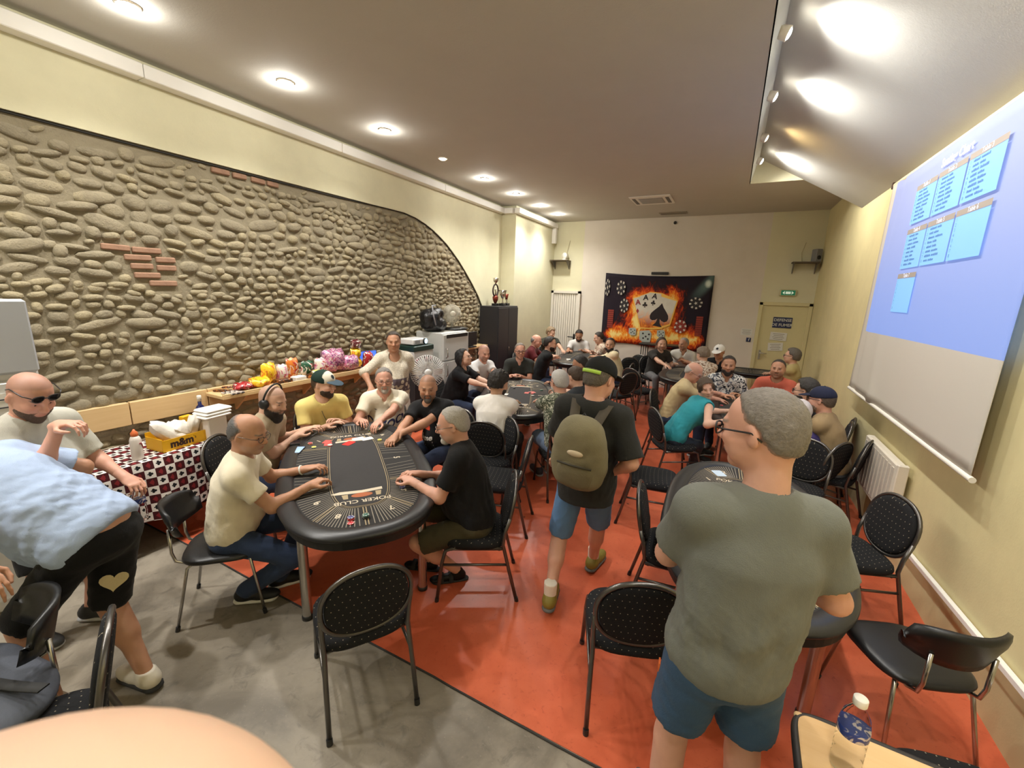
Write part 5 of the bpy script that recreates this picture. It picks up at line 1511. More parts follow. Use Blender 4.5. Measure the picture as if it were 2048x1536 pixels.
def lump(name, prims, mat, parent, vox=.012, amp=.006, freq=40, seed=1):
    s = SDF()
    for p in prims: s.el(*p[:2], None if len(p) < 3 else p[2], .04)
    v, q = s.surf(vox); n = vnormals(v, q); v = v + n * (amp * sines(v, freq, seed, 5) + amp * .6 * sines(v, freq * 2.3, seed + 1, 5))[:, None]
    return to_obj(name, v, q, mat, parent, (0, 0, 0))
m_blackbag = Mat('black_glossy_bag', srgb(18, 18, 22), .28, 0, .6); m_blackbag.bump(m_blackbag.noise(26, 4), .7, .02); m_blackbag = m_blackbag.m
o = lump('holdall_bag', [((-4.28, 5.55, 1.6), V(.2, .24, .13)), ((-4.28, 5.45, 1.72), V(.16, .16, .12)), ((-4.3, 5.62, 1.76), V(.14, .16, .1))], m_blackbag, None, .012, .014, 24, 4); tag(o, 'black shiny holdall heaped on the white fridge', 'bag')
mb = MB(); mb.tube([(-4.1, 5.38, 1.6), (-4.08, 5.3, 1.75), (-4.14, 5.34, 1.9), (-4.2, 5.5, 1.9)], .012, 6); st_ = mb.build('strap', plain('grey_webbing', srgb(150, 150, 156), .5)); st_.parent = o
o = lump('black_jacket', [((-4.2, 6.0, 1.5), V(.16, .2, .035)), ((-4.12, 6.12, 1.5), V(.12, .12, .03))], m_blackbag, None, .012, .01, 30, 9); tag(o, 'black folded garment under the desk fan on the fridge', 'jacket')
mn = thing('laptop', 'open laptop with a bright blue screen on the shelf behind the woman', 'laptop', (-4.4, 4.28, zs), -.2)
mb = MB(); mb.box((.05, 0, .008), (.2, .28, .016), bev=.004); mb.build('keyboard', m_blackpl, mn); mb = MB(); mb.box((-.06, 0, .11), (.012, .28, .19), bev=.004); lid_ = mb.build('lid', m_blackpl, mn); mb = MB(); mb.box((-.0525, 0, .112), (.002, .255, .165)); mb.build('screen', Mat('blue_screen', (.05, .1, .6), .3).emit((.06, .16, .9), 1.1).m, lid_)
# black cabinet with trophies
cb = thing('steel_cabinet', 'tall black two-door cabinet carrying trophies', 'cabinet', (-4.29, 7.78, 0))
m_cab = plain('anthracite_metal', srgb(44, 44, 48), .45, var=.06)
mb = MB(); mb.box((0, 0, .93), (.42, .86, 1.86), bev=.005); mb.build('body', m_cab, cb)
for s in (-1, 1):
    mb = MB(); mb.box((.218, .213 * s, .94), (.018, .415, 1.78), bev=.004); d_ = mb.build('door', m_cab, cb)
mb = MB(); mb.box((.232, .03, .98), (.015, .03, .08), bev=.004); mb.build('lock', m_chrome, d_)
def trophy(label, y, h, kind, x=-4.3):
    t = thing('trophy', label, 'trophy', (x, y, 1.861), 0, 'trophies on the black cabinet'); t.scale = (1.22, 1.22, 1.22)
    mg = plain('trophy_silver', (.62, .58, .5), .18, 1.0, var=.05); mbk = plain('trophy_base', (.02, .02, .02), .3); mr = plain('trophy_bronze', srgb(120, 52, 36), .3, .5)
    mb = MB(); mb.box((0, 0, .02), (.09, .09, .04), bev=.004); mb.build('base', mbk, t)
    if kind == 'ring':
        mb = MB(); mb.lathe([(.02, .04), (.045, .1), (.05, .15), (.02, .17)], n=18); mb.build('stem', mr, t)
        mb = MB(); mb.tube([(0, .085 * math.cos(a), .25 + .1 * math.sin(a)) for a in np.linspace(0, 2 * math.pi, 28, endpoint=False)], .013, 8, True); mb.build('wreath', plain('trophy_dark', (.03, .015, .015), .25), t)
        mb = MB(); mb.lathe([(.01, .35), (.015, .37), (.04, .4), (.05, .45), (.046, .45), (.03, .4)], n=18); c_ = mb.build('cup', mg, t)
        for s in (1, -1): mb = MB(); mb.tube([(0, .045 * s, .445), (0, .075 * s, .43), (0, .065 * s, .4), (0, .035 * s, .39)], .005, 6); mb.build('handle', mg, c_)
        mb = MB(); mb.tube([(0, 0, .17), (0, .01, .22), (0, -.015, .26), (0, .01, .3)], [.02, .014, .016, .008], 8); mb.build('figure', mg, t)
    else:
        w_ = .07 if kind == 'cup' else .04
        mb = MB(); mb.lathe([(.03, .04), (.012, .06), (.012, h * .42), (.02, h * .5)], n=16); mb.build('stem', mg, t)
        mb = MB(); mb.lathe([(.018, h * .48), (w_ * .6, h * .62), (w_, h), (w_ * .93, h), (w_ * .5, h * .64)], n=20); c_ = mb.build('cup', mg if kind == 'cup' else mr, t)
        for s in (1, -1): mb = MB(); mb.tube([(0, w_ * .95 * s, h * .95), (0, w_ * 1.35 * s, h * .9), (0, w_ * 1.2 * s, h * .7), (0, w_ * .6 * s, h * .62)], .005, 6); mb.build('handle', mg, c_)
trophy('tallest trophy, cup above a dark ring', 7.62, .45, 'ring'); trophy('wide silver cup trophy beside the ring trophy', 7.78, .26, 'cup', -4.22); trophy('slim trophy with bronze bowl, third from the left', 7.93, .25, 'small'); trophy('small trophy at the right end of the cabinet', 8.1, .2, 'small')
pl = thing('monitor_stand', 'dark flat monitor between the fridge and the cabinet', 'monitor', (-4.3, 6.7, 1.1)); mb = MB(); mb.box((0, 0, .16), (.03, .42, .26), bev=.006); mb.build('panel', m_blackpl, pl); mb = MB(); mb.box((0, 0, .015), (.16, .2, .02), bev=.004); mb.box((-.02, 0, .05), (.03, .05, .1)); mb.build('foot', m_blackpl, pl)

# ------------------------------------------------------------------ burning cards banner on the back wall
bn = thing('wall_banner', 'large dark fabric banner of flaming aces, chips and dice', 'banner', (-1.615, YB - .035, 0))
def banner_mat():
    m = Mat('banner_print', (.03, .02, .03), .75, 0, .25)
    x, y, z = m.xyz('Object')
    n1 = m.noise(4.2, 5, .65, stretch=(1, 1, .55), dist=1.2); n2 = m.noise(9, 4, .7, stretch=(1, 1, .5), dist=2.0); n3 = m.noise(2, 3)
    # distance from the fan of cards
    dx = ((x + .02).abs() - .36).max(0.0); dz = ((z - 1.78).abs() - .3).max(0.0); d = hypot(dx, dz)
    low = ((z - 1.22).abs() * 1.0 + (x.abs() - .95).max(0.0) * 1.4) * .95
    heat = (1.0 - d * 2.1).max((1.0 - low * 2.3) * .95).max(0.0)
    fl = heat + (n1 - .5) * 1.15 + (n2 - .5) * .75
    fire = m.ramp(fl, [(0, srgb(22, 18, 28)), (.3, srgb(40, 22, 26)), (.46, srgb(120, 34, 20)), (.62, srgb(214, 74, 22)), (.8, srgb(244, 150, 40)), (1, srgb(252, 226, 140))])
    top = m.mix(n3, srgb(24, 22, 34), srgb(44, 32, 42))
    c = m.mix((fl).step(.1, .35), top, fire)
    # stage light streaks upper right
    s = (x - 1.15) + (z - 2.5) * -1.0; st = (((x - 1.12) * .78 - (z - 2.5) * .62).abs()).step(.16, .02) * hypot(x - 1.12, z - 2.5).step(.62, .05)
    c = m.mix(st * .55, c, srgb(120, 150, 146)); k = hypot(x - 1.1, (z - 2.46) * .8).step(.09, .02); c = m.mix(k, c, srgb(214, 226, 216))
    m.color(c); return m.m
m_ban = banner_mat()
nx, nz = 30, 20; vs = []; fs = []
for i in range(nx + 1):
    for j in range(nz + 1):
        u, v = i / nx, j / nz; x = (u - .5) * 2.41
        ztop = 2.675 - .035 * u - .045 * math.sin(math.pi * u); zb = .98 - .02 * u + .03 * math.sin(math.pi * u * 2)
        vs.append((x, -.012 * math.sin(u * 14 + v * 3) * (1 - v) ** .5 - .006, zb + (ztop - zb) * v))
for i in range(nx):
    for j in range(nz): q = i * (nz + 1) + j; fs.append((q, q + nz + 1, q + nz + 2, q + 1))
mb = MB(); mb.add(vs, fs, True); b_ = mb.build('fabric', m_ban, bn, recalc=False)
sd_ = b_.modifiers.new('solid', 'SOLIDIFY'); sd_.thickness = .003
YBN = -.026
def bpoly(name, pts, mat, dy=0.0, par=None):
    mb = MB(); mb.add([(p[0] + 1.615, YBN - dy, p[1]) for p in pts], [tuple(range(len(pts)))]); o = mb.build(name, mat, par or bn, recalc=False)
    return o
def card_mat():
    m = Mat('printed_card', srgb(214, 206, 192), .75, 0, .2); x, y, z = m.xyz('Object'); n = m.noise(6, 4, .6, dist=1.0)
    m.color(m.mix(((z * -1.0 + 1.86) * 2.6 + (n - .5) * 1.3).step(0, 1), m.mix(n, srgb(206, 198, 184), srgb(226, 220, 206)), m.mix(n.step(.35, .65), srgb(170, 60, 24), srgb(240, 150, 60)))); return m.m
m_cardp = card_mat()
m_glow = plain('flame_outline', srgb(250, 196, 90), .8, var=.1)
out = [(-2.1, 2.09), (-1.93, 2.14), (-1.72, 2.235), (-1.48, 2.215), (-1.13, 2.06), (-1.235, 1.53), (-1.45, 1.43), (-1.88, 1.415)]
cxy = (sum(p[0] for p in out) / 8, sum(p[1] for p in out) / 8)
bpoly('card_glow', [(cxy[0] + (p[0] - cxy[0]) * 1.06, cxy[1] + (p[1] - cxy[1]) * 1.06) for p in out], m_glow, .001)
cards = [[(-2.1, 2.09), (-1.93, 2.14), (-1.8, 1.42), (-1.88, 1.415)], [(-1.95, 2.15), (-1.72, 2.235), (-1.62, 1.42), (-1.84, 1.415)], [(-1.75, 2.235), (-1.48, 2.215), (-1.4, 1.45), (-1.68, 1.42)], [(-1.62, 2.19), (-1.13, 2.06), (-1.235, 1.53), (-1.6, 1.42)]]
for k, cpts in enumerate(cards): bpoly('printed_card', cpts, m_cardp, .0015 + .0006 * k)
m_blkp = plain('print_black', srgb(34, 22, 26), .7); m_redp = plain('print_red', srgb(150, 40, 48), .7)
for tx, p, rot, mt in (('A', (-1.99, 2.0), .12, m_redp), ('A', (-1.82, 2.115), .02, m_blkp), ('A', (-1.62, 2.15), -.15, m_blkp)):
    text_obj('ace_letter', tx, .17, mt, bn, (p[0] + 1.615, YBN - .006, p[1]), (math.cos(rot), 0, math.sin(rot)), (-math.sin(rot), 0, math.cos(rot)), bold=.004)
def suit(kind, c, s, rot=0.0):
    pts = []
    if kind == 'spade':
        for t in np.linspace(0, 1, 15): pts.append((.5 * math.sin(t * math.pi * .72) ** 1.0 * (1 if True else 0) * (t ** .75 + .0), .6 - .95 * t))
        L_ = [(0, .62), (.12, .42), (.3, .22), (.42, .06), (.46, -.1), (.42, -.24), (.3, -.3), (.16, -.26), (.06, -.18), (.1, -.38), (.24, -.56)]
    else: L_ = [(0, .5), (.12, .46), (.2, .34), (.17, .2), (.1, .12), (.26, .14), (.42, .04), (.44, -.1), (.34, -.24), (.18, -.24), (.05, -.14), (.08, -.34), (.18, -.46)]
    P_ = L_ + [(-x, y) for x, y in reversed(L_[1:] if L_[0][0] == 0 else L_)]
    ca, sa = math.cos(rot), math.sin(rot)
    return [(c[0] + s * (x * ca - y * sa), c[1] + s * (x * sa + y * ca)) for x, y in P_]
bpoly('spade', suit('spade', (-1.475, 1.72), .46, -.12), m_blkp, .0048); bpoly('club', suit('club', (-1.825, 1.95), .13), m_blkp, .0048); bpoly('club', suit('club', (-1.64, 2.0), .12, -.15), m_blkp, .0048)
bpoly('diamond', [(-1.985, 1.86), (-1.95, 1.8), (-1.98, 1.74), (-2.015, 1.8)], m_redp, .0048)
m_chipw = plain('print_white', srgb(206, 200, 186), .7); m_chipd = plain('print_chip_dark', srgb(38, 34, 38), .7); m_chipr = plain('print_chip_red', srgb(140, 50, 36), .7)
for (cx_, cz_), rx, rz_, mm in (((-2.42, 2.33), .105, .17, m_chipd), ((-2.31, 1.91), .105, .165, m_chipd), ((-.72, 2.03), .14, .13, m_chipd), ((-.99, 1.49), .135, .15, m_chipr), ((-2.75, 2.33), .06, .2, m_chipd)):
    cir = lambda k, n=24: [(cx_ + rx * k * math.cos(t), cz_ + rz_ * k * math.sin(t)) for t in np.linspace(0, 2 * math.pi, n, endpoint=False)]
    ch = bpoly('printed_chip', cir(1), mm, .002)
    mb = MB()
    for k in range(8):
        a0 = 2 * math.pi * k / 8; q = [(1.0, a0), (1.0, a0 + .32), (.68, a0 + .32), (.68, a0)]
        mb.add([(cx_ + rx * r * math.cos(t) + 1.615, YBN - .003, cz_ + rz_ * r * math.sin(t)) for r, t in q], [(0, 1, 2, 3)])
    mb.build('edge_spots', m_chipw, ch, recalc=False); bpoly('chip_star', [(cx_ + rx * .3 * (1 if i % 2 else .45) * math.cos(i * math.pi / 5), cz_ + rz_ * .3 * (1 if i % 2 else .45) * math.sin(i * math.pi / 5)) for i in range(10)], m_chipw, .0032, ch)
m_dice = plain('print_dice', srgb(172, 180, 172), .7)
for cx_, cz_, s in ((-2.06, 1.31, .09), (-1.75, 1.22, .14), (-1.4, 1.3, .09)):
    dc = bpoly('printed_die', [(cx_ - s, cz_ + s * .8), (cx_ + s * .6, cz_ + s), (cx_ + s, cz_ + s * .5), (cx_ + s * .9, cz_ - s), (cx_ - s * .3, cz_ - s * 1.1), (cx_ - s * .95, cz_ - s * .6)], m_dice, .002)
    for px_, pz_ in ((-.4, .4), (.1, -.1), (-.3, -.4), (.6, .3), (.5, -.5)): bpoly('pip', [(cx_ + s * px_ + s * .16 * math.cos(t), cz_ + s * pz_ + s * .16 * math.sin(t)) for t in np.linspace(0, 6.28, 10)[:-1]], m_blkp, .003, dc)
for x0_, z0_, z1_ in ((-.6, 1.3, 1.78), (-2.62, 1.36, 1.82)):
    mb = MB(); [mb.add([(x0_ + 1.615 + a, YBN - .002, z) for a, z in ((-.07, z0_ + k * .05), (.07, z0_ + k * .05), (.07, z0_ + k * .05 + .042), (-.07, z0_ + k * .05 + .042))], [(0, 1, 2, 3)]) for k in range(int((z1_ - z0_) / .05))]; mb.build('printed_chip_stack', m_chipr, bn, recalc=False)
mb = MB(); mb.box((.05, .01, 2.675), (.38, .03, .06), bev=.006); mb.build('hanger', m_blackpl, bn)

# ------------------------------------------------------------------ projection screen on the right wall
ps = thing('projection_screen', 'white roll-down projection screen showing a blue seating chart', 'screen', (XR - .09, 4.72, 0))
YS0, YS1, ZS0, ZS1 = 3.28 - 4.72, 6.16 - 4.72, 1.17, 3.385
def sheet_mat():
    m = Mat('cloth_with_projected_glow', srgb(206, 200, 190), .8, 0, .2); x, y, z = m.xyz('Object')
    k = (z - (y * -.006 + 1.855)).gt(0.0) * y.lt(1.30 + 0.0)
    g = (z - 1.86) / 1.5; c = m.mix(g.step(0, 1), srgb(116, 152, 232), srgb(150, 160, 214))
    m.emit(c, k * .62); m.color(m.mix(k, srgb(206, 200, 190), srgb(120, 126, 150))); return m.m  # projector's blue light put into the cloth as emission and tint
nx, nz = 60, 24; vs = []; fs = []
for i in range(nx + 1):
    for j in range(nz + 1):
        u, v = i / nx, j / nz; y = YS0 + (YS1 - YS0) * u + (.05 * (1 - v) if u > .99 else 0); z_ = ZS0 + (ZS1 - ZS0) * v
        fold = math.exp(-((u - .9) / .05) ** 2) * .022 * math.sin(v * 3.0) + math.exp(-((u - .72 - .12 * v) / .04) ** 2) * .021 * (1 - v) ** 3 + .003 * math.sin(u * 9 + v * 4) - math.exp(-((u - .95 + .06 * v) / .02) ** 2) * .014
        vs.append((-fold - .012 * (1 - v), y, z_))
for i in range(nx):
    for j in range(nz): q = i * (nz + 1) + j; fs.append((q, q + 1, q + nz + 2, q + nz + 1))
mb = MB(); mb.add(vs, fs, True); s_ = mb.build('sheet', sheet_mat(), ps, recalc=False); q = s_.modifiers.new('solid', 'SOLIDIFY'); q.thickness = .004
mb = MB(); mb.cyl((-.01, YS0 - .03, ZS0 - .005), (-.01, YS1 + .05, ZS0 - .005), .018, n=14); mb.build('bottom_bar', m_white, ps)
mb = MB(); mb.cyl((.03, YS0 - .03, ZS1 + .01), (.03, YS1 + .03, ZS1 + .01), .028, n=14); tb = mb.build('roller', plain('cream_roller', srgb(226, 212, 178), .5), ps)
mb = MB(); mb.box((.04, YS1 + .045, ZS1 + .01), (.09, .03, .07), bev=.006); mb.build('end_cap', plain('brown_cap', srgb(70, 46, 36), .5), tb)
m_cell = Mat('projected_cell', srgb(110, 150, 190), .8).emit(srgb(128, 192, 250), .52).m  # chart quads glow themselves, standing in for the projector's light
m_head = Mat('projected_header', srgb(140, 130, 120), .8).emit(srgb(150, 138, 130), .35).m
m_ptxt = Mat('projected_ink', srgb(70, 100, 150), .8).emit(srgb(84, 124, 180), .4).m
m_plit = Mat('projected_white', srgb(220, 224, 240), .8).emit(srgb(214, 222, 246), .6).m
XS = -.0165
cols = [(5.31, 4.865), (4.845, 4.36), (4.335, 3.85)]; rows = [(3.15, 2.865), (2.775, 2.472), (2.382, 2.08)]
rs = random.Random(3)
for r_, (za, zb) in enumerate(rows):
    for c_, (ya, yb) in enumerate(cols):
        if r_ == 2 and c_ > 0: continue
        q = lambda y, z, d=0.0: (XS - d, y - 4.72, z)
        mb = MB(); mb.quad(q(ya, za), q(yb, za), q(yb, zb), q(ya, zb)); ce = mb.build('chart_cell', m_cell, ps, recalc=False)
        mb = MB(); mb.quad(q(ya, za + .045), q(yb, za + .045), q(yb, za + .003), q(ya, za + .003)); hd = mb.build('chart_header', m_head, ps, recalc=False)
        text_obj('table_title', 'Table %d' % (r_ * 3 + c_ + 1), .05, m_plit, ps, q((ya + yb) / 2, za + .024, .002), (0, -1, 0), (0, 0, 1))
        n_ = 8
        for k in range(n_):
            zz = za - .02 - k * (za - zb - .02) / n_
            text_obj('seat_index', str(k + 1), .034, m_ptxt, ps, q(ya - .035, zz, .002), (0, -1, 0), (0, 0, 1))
        if r_ < 2 and not (r_ == 1 and c_ == 2):
            mb = MB()
            for k in range(n_):
                zz = za - .02 - k * (za - zb - .02) / n_; y = ya - .08
                for w_ in range(2):
                    e = y - rs.uniform(.06, .12)
                    while y > e:
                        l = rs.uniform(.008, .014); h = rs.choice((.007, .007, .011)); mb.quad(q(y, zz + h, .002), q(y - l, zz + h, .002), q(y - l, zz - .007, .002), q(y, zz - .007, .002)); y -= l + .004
                    y -= .016
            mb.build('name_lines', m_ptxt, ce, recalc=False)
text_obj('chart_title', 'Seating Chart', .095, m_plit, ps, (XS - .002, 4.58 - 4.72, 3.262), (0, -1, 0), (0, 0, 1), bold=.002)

# ------------------------------------------------------------------ fittings
ac = thing('ceiling_air_conditioner', 'white ceiling cassette air conditioner with grey grille', 'air conditioner', (-1.55, 8.55, ZC))
mb = MB(); mb.box((0, 0, -.012), (.72, .72, .024), bev=.01); mb.build('frame', m_white, ac); mb = MB(); mb.box((0, 0, -.026), (.42, .42, .012), bev=.004); gg = mb.build('grille', plain('ac_grey', srgb(150, 146, 138), .5), ac)
for i in range(9): mb = MB(); mb.box((0, -.18 + .045 * i, -.034), (.4, .012, .006)); mb.build('louvre', plain('ac_light', srgb(184, 180, 170), .5), gg)
for s in (-1, 1): mb = MB(); mb.box((.29 * s, 0, -.026), (.06, .48, .008), bev=.003); mb.build('outlet', plain('ac_dark', srgb(90, 84, 76), .5), ac)
mb = MB(); mb.box((-1.35, 10.0, ZC - .008), (.56, .22, .016), bev=.005); o = mb.build('ceiling_vent', plain('vent_grey', srgb(150, 140, 122), .5)); tag(o, 'flat greyish ceiling vent between the air conditioner and the back wall', 'vent')
for i in range(6): mb = MB(); mb.box((-1.35, 9.93 + .028 * i, ZC - .018), (.5, .012, .006)); c_ = mb.build('slat', plain('vent_slat', srgb(126, 116, 100), .5)); c_.parent = o
cm = thing('ceiling_camera', 'small black dome camera high on the white back wall', 'camera', (-1.35, YB - .01, 3.77)); mb = MB(); mb.lathe([(.035, 0), (.035, .03), (.03, .045), (.01, .06)], axis=(0, -1, 0), n=16); mb.build('dome', m_blackpl, cm); mb = MB(); mb.lathe([(.042, 0), (.042, .008)], axis=(0, -1, 0), n=16); mb.build('mount', m_white, cm)
ex = thing('exit_sign', 'green and white emergency exit light above the door', 'exit sign', (1.0, YB - .03, 2.31)); mb = MB(); mb.box((0, 0, 0), (.3, .05, .14), bev=.015); mb.build('housing', plain('exit_frame', srgb(206, 196, 156), .5), ex); mb = MB(); mb.box((0, -.026, 0), (.25, .004, .1)); fc = mb.build('face', Mat('exit_green', srgb(20, 110, 80), .4).emit(srgb(20, 120, 84), .25).m, ex)
mb = MB(); mb.box((0, -.029, 0), (.09, .002, .05)); mb.add([(-.1, -.03, 0), (-.06, -.03, .035), (-.06, -.03, -.035)], [(0, 1, 2)]); mb.add([(.1, -.03, 0), (.06, -.03, .035), (.06, -.03, -.035)], [(2, 1, 0)]); mb.build('pictogram', Mat('exit_white', srgb(220, 232, 214), .4).emit(srgb(220, 240, 220), .3).m, fc, recalc=False)
ns = thing('no_smoking_sign', 'dark blue door sign reading DEFENSE DE FUMER', 'sign', (.985, YB - .058, 1.7)); mb = MB(); mb.box((0, 0, 0), (.34, .006, .22), bev=.002); mb.build('plate', plain('navy_plate', srgb(34, 44, 84), .4), ns)
m_ltr = plain('sign_white', srgb(214, 214, 206), .5)
text_obj('lettering', 'DEFENSE', .08, m_ltr, ns, (0, -.005, .05), (1, 0, 0), (0, 0, 1), bold=.001); text_obj('lettering', 'DE FUMER', .08, m_ltr, ns, (0, -.005, -.05), (1, 0, 0), (0, 0, 1), bold=.001)
m_pap = plain('paper', srgb(224, 222, 214), .8); m_ink = plain('ink', (.06, .06, .07), .8)
for k, (x, z, w_, h_, lb, rt) in enumerate(((.955, 1.41, .3, .17, 'white paper notice under the no smoking sign', .03), (.93, 1.19, .27, .17, 'lower crooked paper notice on the door', -.08))):
    pn = thing('paper_notice', lb, 'notice', (x, YB - .056, z), 0); mb = MB(); mb.box((0, 0, 0), (w_, .002, h_)); a_ = mb.build('sheet', m_pap, pn); mb = MB(); [mb.box((0, -.002, h_ * .3 - i * .035), (w_ * (.7 - .12 * (i % 2)), .001, .008)) for i in range(4)]; mb.build('text_lines', plain('grey_ink', srgb(120, 112, 96), .8), pn); pn.rotation_euler = (0, rt, 0)
pn = thing('paper_notice', 'small printed wall notice left of the cream door', 'notice', (.36, YB - .004, 1.46)); mb = MB(); mb.box((0, 0, 0), (.22, .002, .14)); mb.build('sheet', m_pap, pn); mb = MB(); [mb.box((0, -.002, .04 - i * .028), (.17 - .03 * (i % 2), .001, .006)) for i in range(4)]; mb.build('text_lines', plain('grey_ink', srgb(120, 112, 96)), pn)
pn = thing('wall_switch', 'small dark blue square sign with a white mark on the wall', 'sign', (.42, YB - .006, 1.295)); mb = MB(); mb.box((0, 0, 0), (.09, .012, .09), bev=.003); mb.build('plate', plain('navy_plate', srgb(34, 44, 84)), pn); text_obj('mark', 'f', .08, m_ltr, pn, (.005, -.008, 0), (1, 0, 0), (0, 0, 1), bold=.002)
# corner shelves with loudspeakers
def corner_shelf(label, c, flip, spk):
    t = thing('corner_shelf', label, 'shelf', c)
    mb = MB(); mb.box((0, -.16, 0), (.46, .3, .02), bev=.003); mb.build('board', plain('shelf_brown', srgb(96, 84, 66), .6), t)
    for s in (-1, 1): mb = MB(); mb.prism([(0, 0), (.24, 0), (0, -.2)], -.008, .008, np.array([[0, 0, 1], [-1, 0, 0], [0, 1, 0]], float), (.19 * s, -.01, -.01)); mb.build('bracket', plain('bracket_grey', srgb(120, 116, 108), .5, .3), t)
corner_shelf('small bracket shelf high in the left back corner', (-3.98, YB, 2.96), 1, 0); corner_shelf('small bracket shelf high in the right back corner', (1.2, YB, 2.9), -1, 1)
sp = thing('wall_speaker', 'little round white loudspeaker on the left corner shelf', 'speaker', (-3.88, YB - .16, 2.971), -.4); mb = MB(); mb.lathe([(.05, -.1), (.08, -.02), (.085, 0), (.07, .02)], (0, 0, .1), (0, -1, 0), 20); mb.build('horn', m_white, sp); mb = MB(); mb.box((0, .03, .015), (.1, .12, .03), bev=.006); mb.box((0, .05, .06), (.03, .03, .08)); mb.build('foot', m_white, sp)
sp = thing('wall_speaker', 'grey box loudspeaker on the right corner shelf', 'speaker', (1.36, YB - .17, 2.911), .5); mb = MB(); mb.box((0, 0, .12), (.12, .14, .24), bev=.01); mb.build('cabinet', plain('grey_plastic', (.2, .2, .2), .5), sp); mb = MB(); mb.lathe([(.04, 0), (.03, .006), (.005, .004)], (0, -.07, .08), (0, -1, 0), 16); mb.build('cone', m_blackpl, sp)
for nm, lb, pts in (('loose_wire', 'thin wire running up from the left corner shelf', [(-3.88, YB - .01, 3.0), (-3.86, YB - .012, 3.2), (-3.8, YB - .01, 3.45)]), ('loose_wire', 'thin wire running up from the right corner shelf', [(1.15, YB - .01, 2.93), (1.12, YB - .012, 3.1), (1.17, YB - .01, 3.3)])):
    mb = MB(); mb.tube(pts, .005, 6); tag(mb.build(nm, plain('wire_cream', srgb(190, 178, 140), .6)), lb, 'wire')
# radiator on the right wall
rd = thing('wall_radiator', 'white electric panel radiator low on the right wall', 'radiator', (XR - .01, 4.72, 0))
m_rad = plain('radiator_white', srgb(224, 216, 200), .45, var=.03)
mb = MB(); mb.box((-.07, 0, .63), (.07, .9, .5), bev=.012); mb.build('panel', m_rad, rd)
for i in range(10): mb = MB(); mb.box((-.107, -.38 + .0845 * i, .63), (.006, .05, .42), bev=.002); mb.build('rib', plain('radiator_grey', srgb(196, 188, 176), .5), rd)
mb = MB(); mb.box((-.07, -.46, .63), (.075, .04, .52), bev=.01); mb.build('end_cover', m_rad, rd); mb = MB(); mb.box((-.02, 0, .63), (.03, .6, .3)); mb.build('bracket', m_rad, rd)
# wooden table corner with water bottle, bottom right
wt = thing('wooden_table', 'pale beech table with dark edge, cut by the bottom right corner', 'table', (.83, 1.03, 0), -.03)
mb = MB(); mb.box((0, 0, .728), (.94, 1.02, .024)); bevel(mb.build('top', m_beech, wt), .03, 4)
mb = MB(); pts = sup(.472, .512, 60, 16); mb.tube([(p[0], p[1], .728) for p in pts], .0135, 8, True); mb.build('edge_band', plain('dark_edge', srgb(44, 40, 38), .5), wt)
for sx in (-1, 1):
    for sy in (-1, 1): mb = MB(); mb.tube([(.42 * sx, .46 * sy, 0), (.4 * sx, .44 * sy, .71)], .016, 10); mb.build('leg', plain('dark_grey_frame', srgb(62, 60, 58)), wt)
def clear_mat(name, col=(.95, .97, .98), rough=.04, tr=1.0):
    m = Mat(name, col, rough, 0, .5); m.set('Transmission Weight', tr); m.set('IOR', 1.06); return m.m
def water_bottle(label, c, tilt=0.0, k=1.0, lab=True):
    t = thing('water_bottle', label, 'bottle', c)
    prof = [(.03, 0), (.034, .006), (.035, .03), (.0325, .036), (.035, .045), (.035, .075), (.033, .08), (.035, .088), (.035, .15), (.03, .178), (.018, .198), (.0135, .204), (.0135, .216)]
    mb = MB(); mb.lathe([(r * k, h * k) for r, h in prof], n=28); mb.build('body', clear_mat('clear_plastic'), t)
    mb = MB(); mb.lathe([(.0155 * k, .212 * k), (.0165 * k, .214 * k), (.0165 * k, .232 * k), (.015 * k, .234 * k)], n=20); mb.build('cap', m_white, t)
    if lab:
        mb = MB(); mb.lathe([(.0356 * k, .12 * k), (.0358 * k, .121 * k), (.0358 * k, .143 * k), (.0352 * k, .144 * k)], n=28); mb.build('label_band', foil('water', [srgb(40, 60, 130), srgb(40, 60, 130), srgb(200, 190, 190)], 16, .4), t)
    return t
water_bottle('plastic water bottle with blue label on the wooden table', (.49, 1.4, .7415), k=1.12)
# tall narrow black table before the banner
tt = thing('bar_table', 'tall narrow black table on thin legs before the banner', 'table', (-1.3, 10.05, 0))
mb = MB(); mb.box((0, 0, 1.08), (.95, .4, .03), bev=.004); mb.build('top', m_blackpl, tt)
for x in (-.42, -.32, .32, .42): mb = MB(); mb.tube([(x, -.15, 0), (x, -.15, 1.07)], .011, 8); mb.build('leg', m_blackpl, tt); mb = MB(); mb.tube([(x, .15, 0), (x, .15, 1.07)], .011, 8); mb.build('leg', m_blackpl, tt)
# bags bottom left
sb = thing('canvas_bag', 'slate grey bag with black strap at the bottom left', 'bag', (-2.5, .25, 0))
o = lump('body', [((0, 0, .5), V(.3, .2, .07)), ((.12, .04, .5), V(.22, .17, .06)), ((-.12, -.03, .52), V(.22, .2, .06))], plain('slate_canvas', srgb(78, 82, 92), .8, var=.08, bs=.3), sb, .012, .006, 18, 3)
mb = MB(); mb.sweep([((-.3 + .62 * i / 12, -.12 + .25 * i / 12, .598 + .01 * math.sin(i * .5)), V(.37, -.93, 0), V(0, 0, 1)) for i in range(13)], [(-.02, -.003), (.02, -.003), (.02, .003), (-.02, .003)], False); mb.build('strap', plain('black_webbing', (.02, .02, .02), .8), sb)
